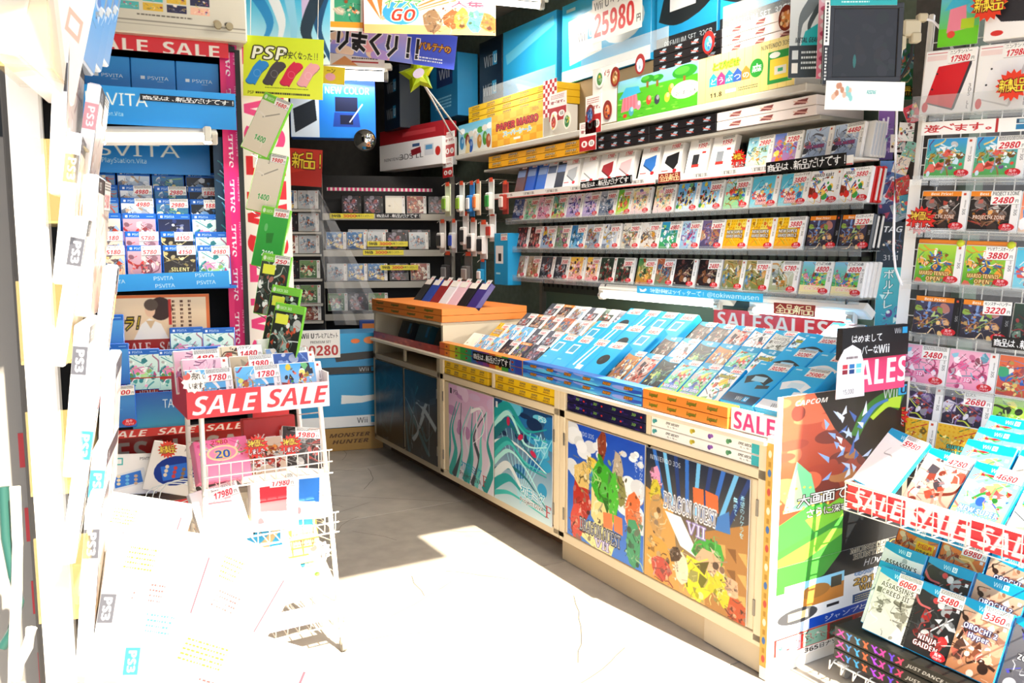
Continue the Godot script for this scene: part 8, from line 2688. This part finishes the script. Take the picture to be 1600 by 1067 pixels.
# ---------------------------------------------------------------- sunlit goods at the left edge
func entrance_left() -> void:
	var L := frame(Vector3(0.058, 1.162, -1.12) * Vector3(1, 0, 1), 80)
	var white := mat("#f4f1ea", 0.5)
	var st := mb()
	var top: Vector3 = Vector3(0.016, 1.588, -1.143)
	bx(st, Vector3(top.x - 0.005, 0.95, top.z), Vector3(0.034, 1.9, 0.034), 0.003)
	solo("rack_post", "blown out white upright post at the left edge of the picture", "post", st.commit(), white)
	st = mb()
	bx(st, Vector3(0, 0.95, 0), Vector3(0.02, 1.9, 0.3), 0.002)
	solo("rack_side_board", "dark side board of the sunlit rack behind the left edge post", "board", st.commit(), mat("#4f4b46", 0.6), Transform3D(Basis(), Vector3(top.x - 0.02, 0, top.z - 0.3)))
	# spines
	for s in [["spine_dark", "4a4a50"], ["spine_blue", "2f7fd0"], ["spine_rose", "d89aa0"]]:
		cell(s[0], 24, 180)
		fill(Color("#f8f6f4"))
		rect(0, 24, 24, 34, Color("#" + s[1]))
		var keep := tf
		tf = tf * Transform2D(PI / 2, Vector2(19, 27))
		text("PS3", 0, 0, 13, Color("#f8f8f8"), "b", 28)
		tf = keep
		rect(4, 70, 16, 60, Color("#efe6de"))
		rect(5, 140, 14, 12, Color("#d8c0a8"))
	cover("pale_case", "p", "sun bleached", "e8dcd0", "d8c8bc", "d8b8a8 e8e0d8 c8a8a0 e0b8b0", [], "ffffff", 0.7, "000000", 14)
	var list := [[Vector3(0.055, 1.394, -1.153), 0, "first"], [Vector3(0.082, 1.363, -1.226), 2, "second with red price tag,"], [Vector3(0.053, 1.292, -1.14), 0, "third"], [Vector3(0.079, 1.25, -1.189), 2, "fourth with red price tag,"], [Vector3(0.052, 1.199, -1.129), 0, "fifth"], [Vector3(0.083, 1.141, -1.173), 2, "sixth with orange sticker,"], [Vector3(0.053, 1.08, -1.089), 0, "seventh"], [Vector3(0.083, 1.027, -1.158), 2, "eighth"], [Vector3(0.044, 0.992, -1.059), 1, "ninth"], [Vector3(0.062, 0.94, -1.088), 1, "tenth"], [Vector3(0.049, 0.894, -1.02), 0, "eleventh"], [Vector3(0.053, 0.826, -1.009), 0, "twelfth"], [Vector3(0.082, 0.752, -1.029), 1, "last"]]
	for i in list.size():
		var d: Array = list[i]
		var g := game("pale_case", Transform3D(loc(0, 0, 0, 80 + (i % 3) * 2, 5 + (i * 5) % 7, 0).basis, d[0]) * loc(0, -0.086, 0), "pale disc case edge on at the left edge, %s from top" % d[2], "disc cases at the left edge", {1: "3980", 3: "5180", 5: "5980"}.get(i, ""), false)
		part("spine_print", sheet(["spine_dark", "spine_blue", "spine_rose"][d[1]], 0.015, 0.168), null, g, loc(-0.0681, 0.086, 0, -90))
		if i == 5:
			part("orange_sticker", boxes([[0.01, 0.12, 0.0085, 0.03, 0.03, 0.001]]), mat("#f0a05a", 0.5), g)
	# clear pockets
	var pk := [[Vector3(0.026, 1.436, -1.082), "topmost"], [Vector3(0.042, 1.28, -1.122), "second"], [Vector3(0.03, 1.128, -1.109), "third"], [Vector3(0.031, 0.993, -1.067), "fourth"], [Vector3(0.031, 0.869, -1.027), "lowest"]]
	for p in pk:
		var o := thing("clear_pocket", "yellowed clear plastic pocket on the left edge rack, %s" % p[1], "pocket", Transform3D(loc(0, 0, 0, 80).basis, p[0]), "clear pockets on the left edge rack")
		var m := clear("#c8b070", 0.16, 0.3)
		part("front_wall", boxes([[0.0, 0.04, 0.025, 0.16, 0.09, 0.003]]), m, o)
		part("floor_wall", boxes([[0.0, -0.004, 0.0, 0.16, 0.003, 0.05]]), m, o)
		part("side_wall", boxes([[-0.08, 0.04, 0.0, 0.003, 0.09, 0.05]]), m, o)
		part("rim", boxes([[0.0, 0.086, 0.026, 0.162, 0.004, 0.005]], 0.001), clear("#e0cc98", 0.5, 0.3), o)
	# big pale box in the top pocket and blue sleeves behind it
	cell("pale_box", 120, 160)
	fill(Color("#fbf8f4"), Color("#f4e8dc"))
	rect(70, 70, 34, 26, Color("#e8b8a8"))
	rect(76, 76, 22, 14, Color("#fbf4f0"))
	pack("pale_box", "large sun bleached box leaning in the topmost pocket", Transform3D(loc(0, 0, 0, 62, 8, -14).basis, Vector3(0.02, 1.428, -1.061)), 0.13, 0.17, 0.03, "pale_box", "#f8f0e8", "")
	cell("blue_sleeve", 110, 150)
	fill(Color("#2f8fe0"), Color("#8fb8e8"))
	art(0, 20, 110, 110, hues("5fb0f0 e8f0f8 3f6fc0 c8d8f0"), 16, rng_(15))
	for k in 3:
		pack("blue_sleeve", "glossy blue sleeve hanging at the top left, %s of three" % ["front", "middle", "back"][k], Transform3D(loc(0, 0, 0, 66, 6, -18).basis, [Vector3(0.064, 1.483, -1.159), Vector3(0.078, 1.5, -1.223), Vector3(0.093, 1.52, -1.287)][k]), 0.12, 0.16, 0.012, "blue_sleeve", "#dfe8f4", "blue sleeves at the top left", "sleeve")
	# bleached cartons heaped at the bottom
	for k in 3:
		cell("bleached%d" % k, 200, 260)
		fill(Color("#fbfaf8"), Color("#f8f4f0"))
		lines(20, 40, 60, 5, 9, 4, Color("#a88420"), rng_(k))
		lines(60, 100, 60, 4, 9, 4, Color("#a83a3a"), rng_(k + 5))
		lines(100, 150, 60, 4, 9, 4, Color("#2a6ab0"), rng_(k + 9))
		stroke(PackedVector2Array([Vector2(188, 40), Vector2(188, 220)]), 4, Color("#a83a44"))
	var bl := [[Vector3(0.133, 0.734, -1.253), -18, -42, -14, 0.14, 0.22, "left one with a brown gap beside it"], [Vector3(0.238, 0.69, -1.267), -22, -42, -27, 0.13, 0.22, "right one reaching the trolley"], [Vector3(0.188, 0.652, -1.07), -16, -50, -24, 0.2, 0.2, "nearest at the lower frame edge"], [Vector3(0.131, 0.754, -1.443), -8, -46, -18, 0.13, 0.18, "rear one under the disc cases"]]
	for k in 4:
		var d: Array = bl[k]
		var xf := Transform3D(loc(0, 0, 0, d[1], d[2], d[3]).basis, d[0])
		pack("bleached_carton", "flat white carton glaring in the sun, %s" % d[6], xf * loc(0, -d[5] / 2, 0), d[4], d[5], 0.045, "bleached%d" % (k % 3), "#f6f2ec", "sun bleached cartons at the lower left")
	st = mb()
	bx(st, Vector3(0.2, 0.27, -1.1), Vector3(0.24, 0.54, 0.3), 0.01)
	solo("low_bin", "pale bin that carries the bleached cartons at the lower left", "bin", st.commit(), mat("#e8dcc8", 0.6), Transform3D(Basis(Vector3.UP, deg_to_rad(-12)), Vector3(0.05, 0, 0.02)))
	# cables and taped panel at the very edge
	st = mb()
	bx(st, Vector3(0, 0.7, 0), Vector3(0.2, 1.4, 0.02), 0.002)
	var pan := solo("taped_panel", "dim panel with red squares of tape behind the left edge cables", "panel", st.commit(), mat("#8a857e", 0.6), Transform3D(Basis(Vector3.UP, deg_to_rad(-2)), Vector3(-0.063, 0.778, -1.373) * Vector3(1, 0, 1)))
	for i in 7:
		part("tape_square", boxes([[0.062 - 0.002 * i, 0.3 + i * 0.11, 0.0108, 0.016, 0.05, 0.001]]), mat("#b8343a", 0.6), pan)
	st = mb()
	tube(st, [Vector3(-0.036, 0.963, -1.149), Vector3(-0.037, 0.902, -1.141), Vector3(-0.032, 0.856, -1.132), Vector3(-0.028, 0.826, -1.126), Vector3(-0.037, 0.791, -1.126), Vector3(-0.048, 0.772, -1.131)], 0.006, 8)
	solo("green_cable", "dark green cable bending at the left edge", "cable", st.commit(), mat("#1f4a42", 0.4))
	st = mb()
	tube(st, [Vector3(-0.024, 0.969, -1.119), Vector3(-0.025, 0.902, -1.111), Vector3(-0.029, 0.849, -1.106), Vector3(-0.035, 0.789, -1.102), Vector3(-0.04, 0.722, -1.096)], 0.006, 8)
	solo("white_cable", "pale cable running down at the left edge beside the post", "cable", st.commit(), mat("#e8e4c8", 0.4))
	st = mb()
	tube(st, [Vector3(-0.016, 0.822, -1.048), Vector3(-0.021, 0.801, -1.048), Vector3(-0.031, 0.773, -1.074), Vector3(-0.035, 0.75, -1.085)], 0.006, 8)
	solo("white_cable", "pale cable curling behind the foot of the left edge post", "cable", st.commit(), mat("#f0ece0", 0.4))
